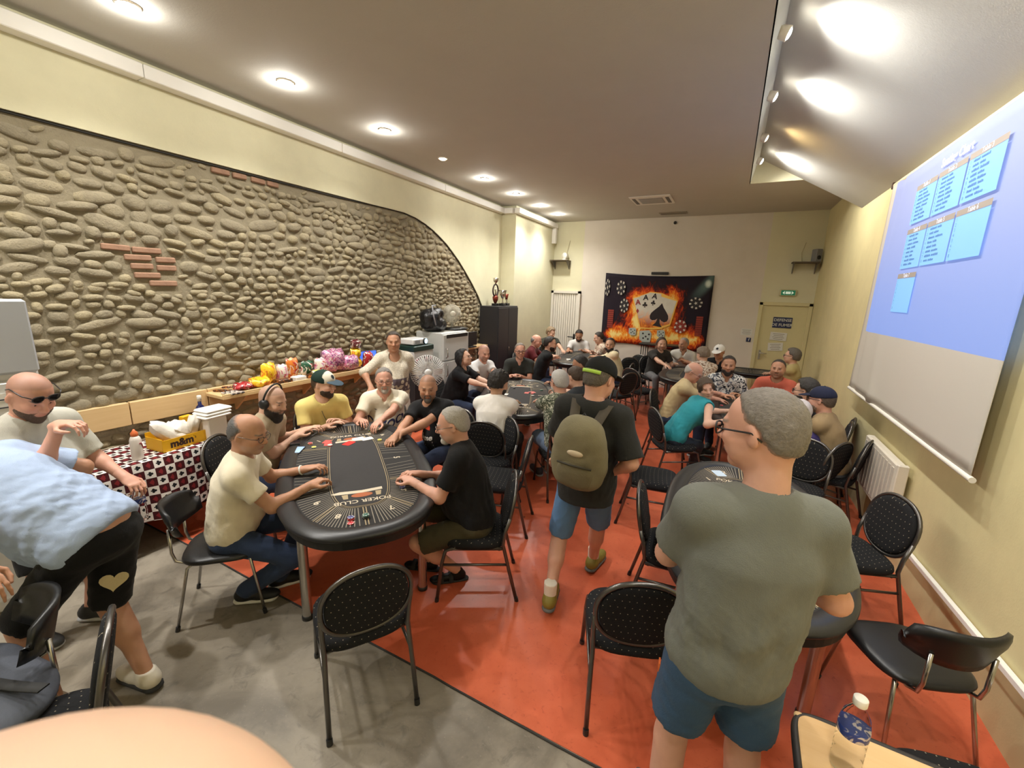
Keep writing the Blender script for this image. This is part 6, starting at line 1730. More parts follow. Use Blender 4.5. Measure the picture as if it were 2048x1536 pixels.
# things on the tables
m_card_back = plain('card_red_back', srgb(206, 90, 84), .5); m_card_w = plain('card_white', srgb(232, 228, 222), .5, var=.02)
def playing_card(label, xy, rz, mat, z=.7615, k=1.0):
    mb = MB(); mb.prism(sup(.031 * k, .044 * k, 24, 8), 0, .0012); o = mb.build('playing_card', mat); o.location = (*xy, z); o.rotation_euler = (0, 0, rz); tag(o, label, 'playing card', 'playing cards on the tables'); return o
CHIP = {}
def chip(label, xy, z, colname, rz=0):
    col = {'red': srgb(196, 50, 56), 'green': srgb(36, 92, 78), 'blue': srgb(70, 76, 130), 'yellow': srgb(206, 196, 80), 'black': srgb(30, 30, 32), 'white': srgb(210, 206, 200)}[colname]
    if colname not in CHIP:
        mb = MB(); mb.lathe([(.0195, 0), (.0205, .0006), (.0205, .003), (.0195, .0036)], n=20); b = mb.mesh('poker_chip'); b.materials.append(plain('chip_' + colname, col, .4, var=0))
        mb = MB()
        for k in range(6):
            a = k * math.pi / 3; e = .16; mb.add([(r * math.cos(t), r * math.sin(t), .0037) for r, t in ((.0205, a - e), (.0205, a + e), (.014, a + e), (.014, a - e))], [(0, 1, 2, 3)])
        s = mb.mesh('spots'); s.materials.append(m_card_w); CHIP[colname] = (b, s)
    o = link('poker_chip', CHIP[colname][0]); o.location = (*xy, z); o.rotation_euler = (0, 0, rz); tag(o, label, 'poker chip', 'poker chips on the tables'); link('edge_spots', CHIP[colname][1], o)
def stack(where, xy, cols, z=.7612):
    for i, c in enumerate(cols): chip(('top %s chip ' % c if i == len(cols) - 1 else '%s chip ' % c) + where, (xy[0] + random.uniform(-.002, .002), xy[1] + random.uniform(-.002, .002)), z + .0037 * i, c, i * .7)
stack('in the blue and red stack at seat eight', (-1.9, 1.64), ['red'] * 4 + ['blue']); chip('loose red chip beside the stack at seat eight', (-1.87, 1.61), .7612, 'red')
stack('in the green stack at seat seven', (-1.84, 1.7), ['black'] * 4 + ['green'] * 2)
stack('in the small pile by the phone', (-3.2, 2.36), ['red', 'yellow', 'red']); stack('in the yellow pile right of the phone', (-3.1, 2.32), ['green', 'yellow'])
stack('before the headphone man', (-3.02, 2.42), ['red', 'red', 'white']); stack('under the hand of the black polo man', (-1.92, 2.12), ['black', 'blue', 'black', 'blue'])
stack('before the football shirt man', (-3.02, 2.9), ['yellow', 'yellow', 'green']); stack('before the bald man in black', (-2.75, 2.75), ['yellow', 'black', 'yellow'])
playing_card('red-backed card deck beside the centre oval', (-3.12, 2.47), .5, m_card_back, .763); playing_card('second red-backed card by the deck', (-3.07, 2.44), .75, m_card_back)
playing_card('red card on the far club emblem', (-2.93, 2.55), .2, plain('card_bright_red', srgb(206, 44, 40), .5), k=1.25); playing_card('left white card near the far club emblem', (-2.95, 2.68), -.4, m_card_w, k=1.2); playing_card('right white card near the far club emblem', (-2.88, 2.72), -.4, m_card_w, .763, 1.2)
ph = thing('smartphone', 'lit smartphone lying on the near poker table', 'phone', (-3.15, 2.2, .7612), .6); mb = MB(); mb.box((0, 0, .005), (.075, .15, .009), bev=.003); mb.build('body', m_blackpl, ph); mb = MB(); mb.box((0, 0, .0102), (.068, .138, .001)); mb.build('display', Mat('phone_screen', (.3, .4, .55), .2).emit(srgb(120, 160, 210), .8).m, ph)
ph = thing('smartphone', 'dark smartphone in front of the headphone man', 'phone', (-3.32, 2.3, .7612), .9); mb = MB(); mb.box((0, 0, .012), (.08, .16, .022), bev=.004); mb.build('body', m_blackpl, ph); mb = MB(); mb.box((0, 0, .0238), (.07, .14, .001)); mb.build('display', plain('dark_glass', (.01, .012, .02), .1), ph)
for k, (x, y, c) in enumerate(((-2.4, 5.3, 'red'), (-2.33, 5.24, 'red'), (-2.3, 5.5, 'green'), (-2.28, 5.15, 'white'), (-2.7, 5.4, 'black'), (-2.2, 4.6, 'black'), (-2.6, 5.7, 'green'))): stack('of the %s pile on the middle table' % ['first red', 'second red', 'far green', 'pale', 'black', 'near black', 'farthest green'][k], (x, y), [c] * (2 + k % 3))
for k, (x, y, r) in enumerate(((-2.42, 5.25, .3), (-2.36, 5.33, .9), (-2.62, 5.0, .2), (-2.5, 4.75, 1.2))): playing_card(['red card in the pot of the middle table', 'second red card in the pot of the middle table', 'white card before the woman in black', 'white card near the man in white seen from behind'][k], (x, y), r, m_card_back if k < 2 else m_card_w, .7625 + .001 * k)
for k, (x, y, r) in enumerate(((.28, 3.62, .5), (.33, 3.3, 0))): playing_card(['pale blue card near the far end of the player-free table', 'white card in the middle of the player-free table'][k], (x - .2, y, ), r, plain('card_pale_blue', srgb(196, 214, 232), .5, var=.03) if k == 0 else m_card_w, .762, 1.3)
playing_card('white card before the woman in teal', (.2, 5.6), .4, m_card_w); stack('before the bearded man in the palm shirt', (.25, 6.6), ['red', 'white', 'red']); stack('in front of the old man in beige', (0.05, 6.1), ['red', 'red'])
stack('on the far table near the slatted door', (-2.95, 8.4), ['white', 'black', 'white']); playing_card('white card on the far table near the slatted door', (-3.0, 8.6), .3, m_card_w, k=1.4)
water_bottle('clear water bottle on the middle table by the woman in black', (-2.82, 5.0, .762))

# ------------------------------------------------------------------ the people
def seat_chair(info_or_pel, yaw, label, dist=.03, kind='oval'):
    p = info_or_pel; chair(label, (p[0] + math.cos(yaw) * dist, p[1] + math.sin(yaw) * dist), yaw, kind)
def off(p, yaw, fwd, left=0.0): return (p[0] + math.cos(yaw) * fwd - math.sin(yaw) * left, p[1] + math.sin(yaw) * fwd + math.cos(yaw) * left)
GREY = (.22, .21, .2); WHITEH = (.52, .5, .47); DARK = (.018, .013, .01); BROWN = (.06, .036, .02)
denim = ('denim_blue', srgb(52, 66, 96)); black_t = ('black_trouser', (.015, .015, .017)); grey_t = ('grey_trouser', srgb(110, 110, 112))
def decal(info, name, me, mat, u, v, rot=0.0, dz=0.0):
    """flat print laid on the chest: me in xy plane, u to the wearer's left, v up from the pelvis (0..1 of the trunk)"""
    me = me.copy(); me.materials.clear(); me.materials.append(mat)
    bm = bmesh.new(); bm.from_mesh(me); bmesh.ops.triangulate(bm, faces=bm.faces); bmesh.ops.subdivide_edges(bm, edges=[e for e in bm.edges if e.calc_length() > .02], cuts=1); bm.to_mesh(me); bm.free()
    o = link(name, me, info['root']); N, P = info['N'], info['P']
    up, t, l = info['up'], info['t'], info['left']
    c = P + (N - P) * v + l * u + t * .35 - info['base']
    ca, sa = math.cos(rot), math.sin(rot); xa = Vector(-l) * -1; xa = Vector(l); ya = Vector(up); za = xa.cross(ya)
    m = Matrix((xa, ya, za)).transposed().to_4x4(); m.translation = Vector(c); o.matrix_local = m
    w_ = o.modifiers.new('wrap', 'SHRINKWRAP'); w_.target = info['shirt']; w_.wrap_method = 'PROJECT'; w_.use_project_z = True; w_.use_negative_direction = True; w_.use_positive_direction = True; w_.offset = .0025; w_.wrap_mode = 'ABOVE_SURFACE'; w_.project_limit = .6
    return o
def poly_mesh(pts):
    mb = MB(); mb.add([(p[0], p[1], 0) for p in pts], [tuple(range(len(pts)))]); return mb.mesh('print')

# --- near table
y1 = .85; h = (-2.668, 1.528, 1.200); p = (-2.801, 1.423)
I = person('grey haired man in cream T-shirt and jeans sitting nearest the stone wall side', h, y1, p, hy=.42, hp=.22, lod=0, skin='tan', shirt=('cream_tee', srgb(228, 218, 194)), hair='horseshoe', haircol=(.12, .115, .11), stubble=.25, beardcol=(.3, .29, .28), glasses='thin', eyes='dark',
    hands=((-2.671, 1.917, 0.810), (-2.413, 1.745, 0.810)), curl=(.9, .9), legmat=denim, shoe=('lace', (.012, .012, .014), (.75, .74, .7)), feet=((-2.668, 1.642, 0.090), (-2.722, 1.431, 0.090)), fat=.01)
seat_chair(p, y1, 'black vinyl chair under the grey haired man in cream', -.04, 'shell')
mb = MB(); a = I['arms'][0]; d = unit(a[2] - a[1]); c = a[2] - d * .035; e1, e2, _ = frame_of(d); mb.tube([c - I['base'] + .031 * (math.cos(t) * e1 + math.sin(t) * e2) for t in np.linspace(0, 6.28, 18)[:-1]], .007, 6, True); mb.build('wristband', m_white, I['root'])
y2 = .55; h = (-3.331, 2.132, 1.190); p = off(h, y2, -.26)
I = person('bald bearded man with black headphones and beige T-shirt', h, y2, p, hy=.3, hp=.3, lod=0, skin='fair', shirt=('beige_tee', srgb(176, 158, 130)), hair='shaved', haircol=(.1, .08, .07), beard='long', beardcol=(.02, .015, .012), eyes='dark', stubble=.6,
    hands=((-3.444, 2.494, 0.810), (-3.366, 2.343, 0.810)), curl=.7, k=1.02, fat=.015)
hx = lambda x, y, z, I=I: I['HC'] + I['R'] @ (V(x, y, z) * I['hs']) - I['base']
mb = MB(); mb.tube([hx(-.005, .098 * math.cos(a), .03 + .115 * math.sin(a)) for a in np.linspace(0, math.pi, 16)], .008, 8); hp_ = mb.build('headphones', m_blackpl, I['root'])
for s in (1, -1): mb = MB(); mb.lathe([(.036, -.012), (.042, 0), (.038, .022), (.02, .03)], hx(.0, .085 * s, -.005), I['R'] @ V(0, s, 0), 18); mb.build('ear_cup', m_blackpl, hp_)
seat_chair(p, y2, 'dotted chair under the man with headphones')
y3 = -.42; h = (-3.527, 2.803, 1.190); p = off(h, y3, -.24)
I = person('bearded man in pale yellow T-shirt and a white and dark green cap', h, y3, p, hy=.28, hp=.1, lod=0, skin='fair', shirt=('yellow_tee', srgb(226, 206, 128)), hair='crop', haircol=BROWN, beard='short', beardcol=(.035, .022, .015), eyes='brown', fat=.02,
    cap=dict(col=srgb(26, 48, 40), visor=srgb(60, 76, 88), front=srgb(222, 214, 196), logo=srgb(40, 50, 54)), hands=((-3.389, 2.829, 0.820), (-3.369, 2.686, 0.810)), curl=.45)
decal(I, 'shirt_print', poly_mesh([(-.07, -.1), (-.02, -.06), (-.03, 0), (0, .05), (.03, .0), (.05, .04), (.08, -.02), (.1, -.1)]), plain('print_olive', srgb(92, 84, 50), .9), 0, .42)
mb = MB(); pts = [I['N'] + I['up'] * .02 + I['left'] * -.05 - I['base'], I['N'] - I['up'] * .1 + I['t'] * .16 - I['left'] * .02 - I['base'], I['P'] + I['up'] * .14 + I['t'] * .2 + I['left'] * .1 - I['base']]; mb.tube(pts, .004, 6); mb.build('cord', plain('cord_brown', srgb(90, 80, 50)), I['root'])
seat_chair(p, y3, 'dotted chair under the man in the yellow T-shirt')
y4 = -.86; h = (-3.225, 3.318, 1.180); p = off(h, y4, -.22)
def jersey(loc):
    t = np.zeros((len(loc), 4)); m = (loc[:, 2] > .93); t[m] = (*srgb(40, 44, 70), .0); return t
I = person('grey haired man with glasses and goatee in a white football shirt', h, y4, p, hy=-.74, hp=.08, lod=0, skin='pink', shirt=('white_jersey', srgb(232, 222, 200)), neck='v', hair='crop', haircol=(.2, .18, .16), beard='goatee', beardcol=(.42, .38, .33), stubble=.35, glasses='metal', eyes='blue', fat=.045,
    hands=((-2.966, 2.950, 0.840), (-3.143, 2.913, 0.840)), curl=.75)
m_navy = plain('print_navy', srgb(42, 44, 86), .8)
decal(I, 'shirt_lettering', text_mesh('CAZOO', .105, 'CENTER', .003), m_navy, 0, .5)
decal(I, 'club_badge', text_mesh('M', .06, 'CENTER', .002), m_navy, .085, .74); decal(I, 'maker_mark', poly_mesh([(-.03, .012), (-.005, .006), (.028, -.014), (.008, -.002), (-.012, .0)]), m_navy, -.085, .75)
seat_chair(p, y4, 'dotted chair under the man in the football shirt')
y5 = -1.75; h = (-2.580, 3.251, 1.190); p = off(h, y5, -.24, 0)
I = person('bald man in black T-shirt with orange print, looking at the camera', h, y5, p, hy=-.95, hp=.12, lod=0, skin='tan', shirt=('black_print_tee', srgb(22, 22, 24)), hair='shaved', haircol=(.06, .05, .045), beard='goatee', beardcol=(.1, .08, .07), stubble=.45, eyes='dark', jaw=1.05, fat=.02, sh_yaw=-1.35,
    hands=((-2.603, 2.860, 0.820), (-2.593, 2.769, 0.810)), curl=1.0)
for k, u in enumerate((-.05, .0)):
    pm = [(u + .045 * math.cos(t) + .02, .03 + .055 * math.sin(t)) for t in np.linspace(0, math.pi, 10)]; decal(I, 'shirt_print', poly_mesh(pm), plain('print_orange', srgb(226, 96, 40), .8) if k == 0 else plain('print_red2', srgb(206, 66, 36), .8), -.02, .52)
decal(I, 'shirt_lettering', text_mesh('ellesse', .07, 'CENTER', .002), plain('print_white2', srgb(220, 214, 206), .8), -.01, .46)
for k in range(3): decal(I, 'shirt_stripe', poly_mesh([(-.1, -.008), (.1, -.008), (.1, .008), (-.1, .008)]), plain('print_white2', srgb(220, 214, 206)), -.02, .37 - .07 * k)
seat_chair(p, y5, 'dotted chair under the bald man with the orange print')
y6 = -2.62; h = (-1.661, 2.364, 1.210); p = (-1.467, 2.385)
I = person('white haired man with goatee, black polo and olive shorts on a dotted chair', h, y6, p, hy=-2.62, hp=.22, lod=0, skin='pink', shirt=('black_polo', srgb(20, 20, 22)), neck='polo', hair='crop', haircol=(.4, .37, .33), beard='goatee', beardcol=(.55, .52, .48), stubble=.2, glasses='metal', eyes='dark', fat=.03, sleeve=.72,
    hands=((-1.852, 2.154, 0.810), (-1.902, 2.280, 0.810)), curl=1.1, legs='bermuda', legmat=('olive_cargo', srgb(70, 64, 44)), shoe=('sandal', (.02, .02, .02)), feet=((-1.590, 2.330, 0.085), (-1.844, 2.324, 0.085)), hem=-.1)
decal(I, 'shirt_emblem', poly_mesh([(-.012, -.02), (.006, -.022), (.012, .0), (.004, .022), (-.006, .01)]), plain('print_white2', srgb(220, 214, 206)), .075, .66)
seat_chair(p, y6, 'dotted chair under the man in black polo and olive shorts', .0)
# --- standing woman
h = (-3.649, 3.937, 1.500); p = (h[0] - .02, h[1] + .02)
def crochet(m, base):
    n = m.voronoi(70); x, y, z = m.xyz('Object'); c = m.mix(n.step(.25, .5) * .5, base, srgb(170, 158, 140))
    band = (z - .98).abs().lt(.085); v = m.voronoi(16); return m.mix(band * v.step(.38, .46), c, srgb(96, 84, 92))
person('standing woman in a white crochet top, hand on her hip', h, -.62, p, hy=-.8, hp=.05, zp=.86, k=.94, lod=1, skin='tan', shirt=cloth('white_crochet', srgb(224, 214, 196), crochet), neck='scoop', sleeve=1.1, sleeve_r=.085, hair='tied', haircol=(.04, .028, .02), bust=.075, fat=.02, hem=-.1,
    hands=((-3.681, 4.241, 1.220), (-3.646, 3.537, 1.000)), elbow=(None, V(-.8, -.5, .1)), feet=((p[0] + .05, p[1] + .1, .09), (p[0] - .1, p[1] - .05, .09)), legmat=('white_trouser', srgb(222, 214, 200)), eyes='dark', brow=(.03, .02, .015))
# --- middle table
def seated(label, h, yaw, back=.22, **k):
    p = off(h, yaw, -back); k.setdefault('lod', 1)
    I = person(label, h, yaw, p, **k); seat_chair(p, yaw, 'dotted chair under the ' + SHORT(label)); return I
def SHORT(l): return ' '.join(l.split()[:9])
I = seated('woman with black bob and glasses in a black shirt, looking up', (-3.393, 5.117, 1.180), .15, hy=.2, hp=-.28, skin='fair', shirt=('black_shirt_f', srgb(20, 20, 23)), hair='bob', haircol=(.008, .007, .007), glasses='metal', hands=((-2.975, 5.244, 0.820), (-2.785, 4.984, 0.820)), k=.95, bust=.07, fat=.03, eyes='dark', sleeve=.8)
seated('bald man in a plain white T-shirt beside the woman in black', (-3.392, 5.685, 1.190), -.3, hy=-.55, hp=.2, skin='pink', shirt=('white_tee_a', srgb(222, 220, 218)), hair='shaved', haircol=(.1, .08, .07), stubble=.3, hands=((-3.010, 5.536, 0.810), (-3.075, 5.313, 0.810)), eyes='dark')
seated('laughing man with glasses in an open charcoal shirt', (-3.044, 6.271, 1.190), -1.1, hy=-.95, hp=.05, skin='pink', shirt=('charcoal_shirt', srgb(52, 54, 50)), neck='open', hair='crop', haircol=(.2, .17, .14), glasses='dark', hands=((-2.932, 6.072, 0.810), (-3.052, 5.984, 0.810)), eyes='dark', stubble=.2)
seated('dark curly haired man in a white T-shirt with his back to the camera', (-2.134, 3.905, 1.170), 1.75, .2, hy=1.35, hp=.3, lod=0, skin='olive', shirt=('white_tee_b', srgb(232, 226, 218)), hair='curly', haircol=DARK, beard='short', hands=((-2.384, 4.694, 0.810), (-2.273, 4.646, 0.810)), legmat=black_t, hem=-.02)
seated('white haired man with glasses in a camouflage shirt', (-1.595, 4.304, 1.190), 2.25, .22, hy=2.5, hp=.15, lod=0, skin='pink', shirt=cloth('camouflage', srgb(120, 124, 106), spots([srgb(62, 68, 52), srgb(186, 184, 166), srgb(80, 84, 70)], 26, [.5, .58, .6])), sleeve=.85, hair='short', haircol=WHITEH, glasses='dark', beard='short', beardcol=WHITEH, hands=((-2.059, 4.791, 0.810), (-2.042, 4.928, 0.810)), legs='bermuda', legmat=('light_denim', srgb(120, 140, 168)), shoe=('lace', (.05, .05, .06), (.4, .4, .4)), fat=.02)
seated('dark haired man leaning to the left in profile, behind the camouflage shirt', (-1.837, 5.783, 1.150), 3.3, .24, hy=3.5, hp=.35, skin='tan', shirt=('dark_tee_c', srgb(40, 42, 46)), hair='crop', haircol=DARK, hands=((-2.241, 6.089, 0.810), (-2.251, 5.902, 0.810)), stubble=.3)
seated('dark haired man in a dark shirt bending over the middle table', (-1.642, 4.998, 1.120), 2.9, .26, hy=2.7, hp=.4, skin='fair', shirt=('dark_tee_d', srgb(44, 48, 52)), hair='short', haircol=BROWN, hands=((-2.048, 5.293, 0.810), (-2.135, 5.415, 0.810)))
# --- far left table
seated('balding man in a maroon shirt at the far left table', (-3.578, 8.153, 1.150), .2, hy=.1, hp=.25, lod=2, skin='pink', shirt=('maroon_shirt', srgb(92, 32, 36)), hair='fringe', haircol=GREY, hands=((-3.230, 8.326, 0.810), (-3.220, 8.076, 0.810)))
seated('dark haired man in black at the far left table, turned to the right', (-2.921, 7.313, 1.220), .45, hy=.3, hp=.1, lod=2, skin='fair', shirt=('black_tee_e', srgb(22, 23, 25)), hair='short', haircol=DARK, hands=((-3.056, 8.466, 0.810), (-3.097, 8.705, 0.810)), beard='short')
seated('blond haired person leaning in behind the far left table', (-3.831, 9.587, 1.200), -.9, .1, hy=-.3, hp=.3, lod=2, skin='fair', shirt=('dark_olive_tee', srgb(54, 56, 48)), hair='messy', haircol=(.28, .2, .12), hands=((-3.330, 9.205, 0.810), (-3.316, 8.910, 0.810)))
seated('dark haired man in a white T-shirt looking down before the slatted door', (-3.223, 9.909, 1.160), -1.35, hy=-1.3, hp=.5, lod=2, skin='tan', shirt=('white_tee_f', srgb(216, 214, 210)), hair='short', haircol=DARK, beard='short', hands=((-3.050, 9.764, 0.810), (-3.305, 9.549, 0.810)))
seated('young man in a pale flowered shirt, in profile left of the banner', (-2.699, 9.778, 1.150), 3.7, hy=3.6, hp=.3, lod=2, skin='fair', shirt=cloth('pale_floral', srgb(214, 196, 176), spots([srgb(150, 108, 96), srgb(232, 222, 206)], 22, [.56, .6])), hair='short', haircol=(.03, .02, .015), hands=((-2.904, 9.775, 0.810), (-2.774, 9.668, 0.810)))
seated('bearded man in a cream T-shirt at the far left table, facing the camera', (-2.029, 8.221, 1.190), 3.1, hy=-1.5, hp=.0, lod=1, skin='olive', shirt=('cream_tee_g', srgb(226, 212, 176)), hair='short', haircol=DARK, beard='full', beardcol=DARK, hands=((-2.576, 8.852, 0.810), (-2.753, 8.984, 0.810)), eyes='dark', sh_yaw=-2.4)
# --- far right table
seated('long haired man in a charcoal T-shirt before the banner', (-1.194, 9.178, 1.190), -.9, hy=-1.2, hp=.1, lod=1, skin='fair', shirt=('charcoal_tee_h', srgb(58, 56, 54)), hair='long', haircol=(.05, .035, .025), stubble=.4, hands=((-0.881, 9.117, 0.810), (-0.989, 8.740, 0.810)), legmat=grey_t)
seated('smiling grey haired man in a white polo shirt before the banner', (-0.800, 9.531, 1.190), -1.5, hy=-2.1, hp=.1, lod=1, skin='tan', shirt=('white_polo_i', srgb(222, 220, 214)), neck='polo', hair='crop', haircol=(.3, .28, .25), hands=((-0.723, 9.475, 0.810), (-0.503, 9.410, 0.810)), stubble=.2)
seated('curly haired person in a brown and white print shirt with back to the camera', (-0.349, 8.158, 1.160), 1.9, .3, hy=2.4, hp=.3, lod=1, skin='fair', shirt=cloth('brown_print', srgb(216, 206, 192), spots([srgb(110, 82, 66), srgb(170, 120, 90)], 40, [.54, .62])), hair='curly', haircol=(.22, .17, .12), hands=((-0.626, 9.243, 0.820), (-0.569, 9.765, 0.820)), k=.95)
seated('man in a white cap and black jacket at the far right table', (-0.099, 8.672, 1.180), -1.75, hy=-1.9, hp=.2, lod=1, skin='tan', shirt=('black_jacket_j', srgb(24, 25, 29)), sleeve=1.7, hair='crop', haircol=GREY, cap=dict(col=srgb(230, 228, 224), visor=srgb(226, 224, 220), logo=srgb(40, 40, 44)), hands=((0.024, 9.095, 0.810), (-0.223, 9.044, 0.810)), neck='open')
# --- right table
seated('old bald man with glasses in a beige T-shirt, looking down', (-0.336, 6.061, 1.170), -.05, .26, hy=-.25, hp=.45, lod=0, skin='pink', shirt=('beige_tee_k', srgb(206, 186, 142)), hair='fringe', haircol=WHITEH, glasses='metal', hands=((0.064, 6.574, 0.810), (0.021, 6.204, 0.810)), eyes='dark')
I = seated('smiling woman with short brown hair in a teal sleeveless top', (-0.144, 5.301, 1.120), .55, .34, hy=-1.25, hp=.1, hr=.25, lod=0, skin='fair', shirt=('teal_top', srgb(48, 146, 158)), tank=True, hair='pixie', haircol=(.075, .045, .025), k=.92, bust=.055, hands=((0.155, 5.611, 0.820), (0.096, 5.093, 0.820)), elbow=(None, V(.2, -.9, -.6)), eyes='dark', legmat=('dark_denim', srgb(44, 52, 66)), hem=-.1, feet=((-0.161, 5.988, 0.090), (-0.192, 5.567, 0.090)))
seated('bearded man in a black and white palm print shirt', (0.069, 6.768, 1.210), -1.5, hy=-1.55, hp=.03, lod=0, skin='tan', shirt=cloth('palm_print', srgb(224, 222, 216), spots([srgb(40, 44, 54), srgb(130, 136, 146), srgb(24, 26, 32)], 20, [.55, .6, .62])), neck='open', hair='short', haircol=DARK, beard='full', beardcol=DARK, hands=((0.234, 6.642, 0.820), (0.090, 6.472, 0.820)), eyes='dark', fat=.03, sleeve=.8)
seated('stocky man in a salmon red T-shirt with crossed forearms', (0.684, 6.817, 1.220), -1.75, hy=-1.8, hp=.0, lod=0, skin='tan', shirt=('salmon_tee', srgb(190, 96, 76)), hair='crop', haircol=DARK, stubble=.35, hands=((0.628, 6.570, 0.820), (0.482, 6.638, 0.820)), eyes='dark', fat=.05, sleeve=.85, jaw=1.08)
seated('man with glasses and greying hair in a khaki T-shirt by the cream door', (1.044, 8.731, 1.200), 2.95, .06, hy=2.9, hp=-.05, lod=1, skin='fair', shirt=('khaki_tee', srgb(178, 162, 112)), hair='thick', haircol=(.12, .105, .09), glasses='dark', hands=((0.791, 9.217, 0.810), (0.828, 8.944, 0.810)))
seated('dark haired man with sunglasses partly hidden behind the navy cap', (0.868, 5.700, 1.150), 2.95, hy=2.8, hp=.05, lod=1, skin='fair', shirt=('black_tee_m', srgb(30, 30, 34)), hair='thick', haircol=(.03, .025, .02), glasses='sun', hands=((0.783, 6.349, 0.810), (0.735, 6.436, 0.810)), beard='short')
seated('white haired person in purple almost hidden behind the standing man', (0.736, 4.999, 1.050), 2.5, .2, hy=2.6, hp=.2, lod=1, k=.92, skin='fair', shirt=('purple_top', srgb(62, 52, 104)), hair='pixie', haircol=(.62, .56, .55), hands=((0.650, 5.423, 0.810), (0.615, 5.293, 0.810)))
seated('man with glasses in a navy cap and tan T-shirt by the right wall', (0.925, 5.109, 1.180), 2.75, .2, hy=2.72, hp=.02, lod=0, skin='pink', shirt=('tan_tee', srgb(158, 134, 98)), hair='crop', haircol=(.1, .07, .05), glasses='dark', cap=dict(col=srgb(34, 38, 60), visor=srgb(30, 34, 54), logo=srgb(206, 180, 120)), beard='short', beardcol=(.25, .18, .13), hands=((0.784, 5.366, 0.820), (0.744, 5.425, 0.820)), eyes='dark', legmat=grey_t, fat=.03, sleeve=.8)
# --- walking man with a backpack
h = (-0.681, 2.573, 1.630); yw = 1.6; p = (-.74, 2.64)
I = person('walking man in black T-shirt, denim shorts and black cap, seen from behind', h, yw, p, hy=1.2, hp=.3, zp=.9, lod=3, skin='pink', shirt=('black_tee_walk', srgb(42, 42, 40)), hair='crop', haircol=(.12, .1, .08), cap=dict(col=srgb(24, 25, 24), visor=srgb(24, 25, 24)), legs='bermuda', legmat=('worn_denim', srgb(92, 128, 170)), sleeve=.9, sleeve_r=.082,
    hands=((-1.0, 2.78, .98), (-0.572, 2.627, 1.000)), elbow=(V(-.8, -.4, -.4), V(.7, -.55, -.3)), feet=((-0.857, 2.373, 0.130), (-0.728, 2.969, 0.090)), shoe=('lace', srgb(130, 116, 44), (.12, .12, .11)), sock=srgb(226, 216, 200), hem=-.13, fat=.025, legcut=1.0)
hx = lambda x, y, z, I=I: I['HC'] + I['R'] @ (V(x, y, z) * I['hs']) - I['base']
mb = MB(); mb.sweep([(hx(-.012 - .116 * math.cos(a), .094 * math.sin(a), .028), I['R'] @ V(-math.cos(a), math.sin(a), 0), I['R'][:, 2]) for a in np.linspace(-.75, .75, 9)], [(-.002, -.011), (.004, -.011), (.004, .011), (-.002, .011)], False); mb.build('cap_strap', plain('lime_strap', srgb(176, 214, 84), .6), I['root'])
bp = thing('backpack', 'olive canvas backpack on the back of the walking man', 'backpack', tuple(I['P']))
P_, up, t, l = I['P'], I['up'], I['t'], I['left']; C0 = P_ + (I['N'] - P_) * .66 - t * .225
g = lambda a, b, c: C0 + up * a + l * b - t * c
s = SDF(); Rb = np.stack([up, l, -t], 1)
s.el(g(-.02, 0, 0), V(.25, .16, .105), Rb, .04); s.rc(g(-.16, -.07, .0), g(-.16, .07, .0), .09, .09, .06); s.rc(g(.13, -.04, -.01), g(.13, .04, -.01), .085, .085, .06); s.rc(g(-.08, -.11, 0), g(.05, -.09, 0), .06, .06, .05); s.rc(g(-.08, .11, 0), g(.05, .09, 0), .06, .06, .05)
v, q = s.surf(.009); n = vnormals(v, q); v = v + n * (.003 * sines(v, 45, 8, 5))[:, None]
m_pack = plain('olive_canvas', srgb(126, 118, 92), .85, var=.14, vs=12, bs=.4, bscale=150); to_obj('main_bag', v, q, m_pack, bp, P_)
s = SDF(); s.el(g(-.11, 0, .075), V(.11, .115, .05), Rb, .03); s.rc(g(-.17, -.06, .06), g(-.17, .06, .06), .045, .045, .03); v, q = s.surf(.009); to_obj('front_pocket', v, q, plain('olive_canvas_dark', srgb(112, 104, 80), .85, bs=.4), bp, P_)
mb = MB(); mb.tube([g(-.14 + .26 * math.sin(a), .155 * math.cos(a), .055 - .02 * abs(math.cos(a))) - P_ for a in np.linspace(.0, math.pi, 17)], .006, 6); mb.build('zip', plain('zip_dark', srgb(52, 48, 36), .6), bp)
mb = MB(); mb.tube([g(-.04, -.105, .1) - P_, g(-.025, 0, .127) - P_, g(-.04, .105, .1) - P_], .006, 6); mb.build('pocket_zip', plain('zip_dark', srgb(52, 48, 36)), bp)
s = SDF(); s.el(g(.045, 0, .1), V(.022, .05, .012), Rb, .01); v, q = s.surf(.006); to_obj('cream_patch', v, q, plain('patch_cream', srgb(206, 190, 164), .8), bp, P_)
for sd in (1, -1):
    mb = MB(); pts = [g(.17, .07 * sd, -.07), I['N'] + l * .1 * sd + up * .035 - t * .03, I['N'] + l * .125 * sd + up * .0 + t * .085, I['N'] + l * .14 * sd - up * .13 + t * .15]
    mb.sweep([(pp - P_, -t if i == 0 else unit(up - t * .2 + t * .5 * i), l) for i, pp in enumerate(pts)], [(-.004, -.03), (.008, -.03), (.008, .03), (-.004, .03)], False); mb.build('shoulder_strap', plain('strap_brown', srgb(70, 62, 50), .85), bp)
mb = MB(); mb.tube([g(.2, -.03, -.03) - P_, g(.24, 0, -.04) - P_, g(.2, .03, -.03) - P_], .008, 6); mb.build('carry_loop', m_blackpl, bp)
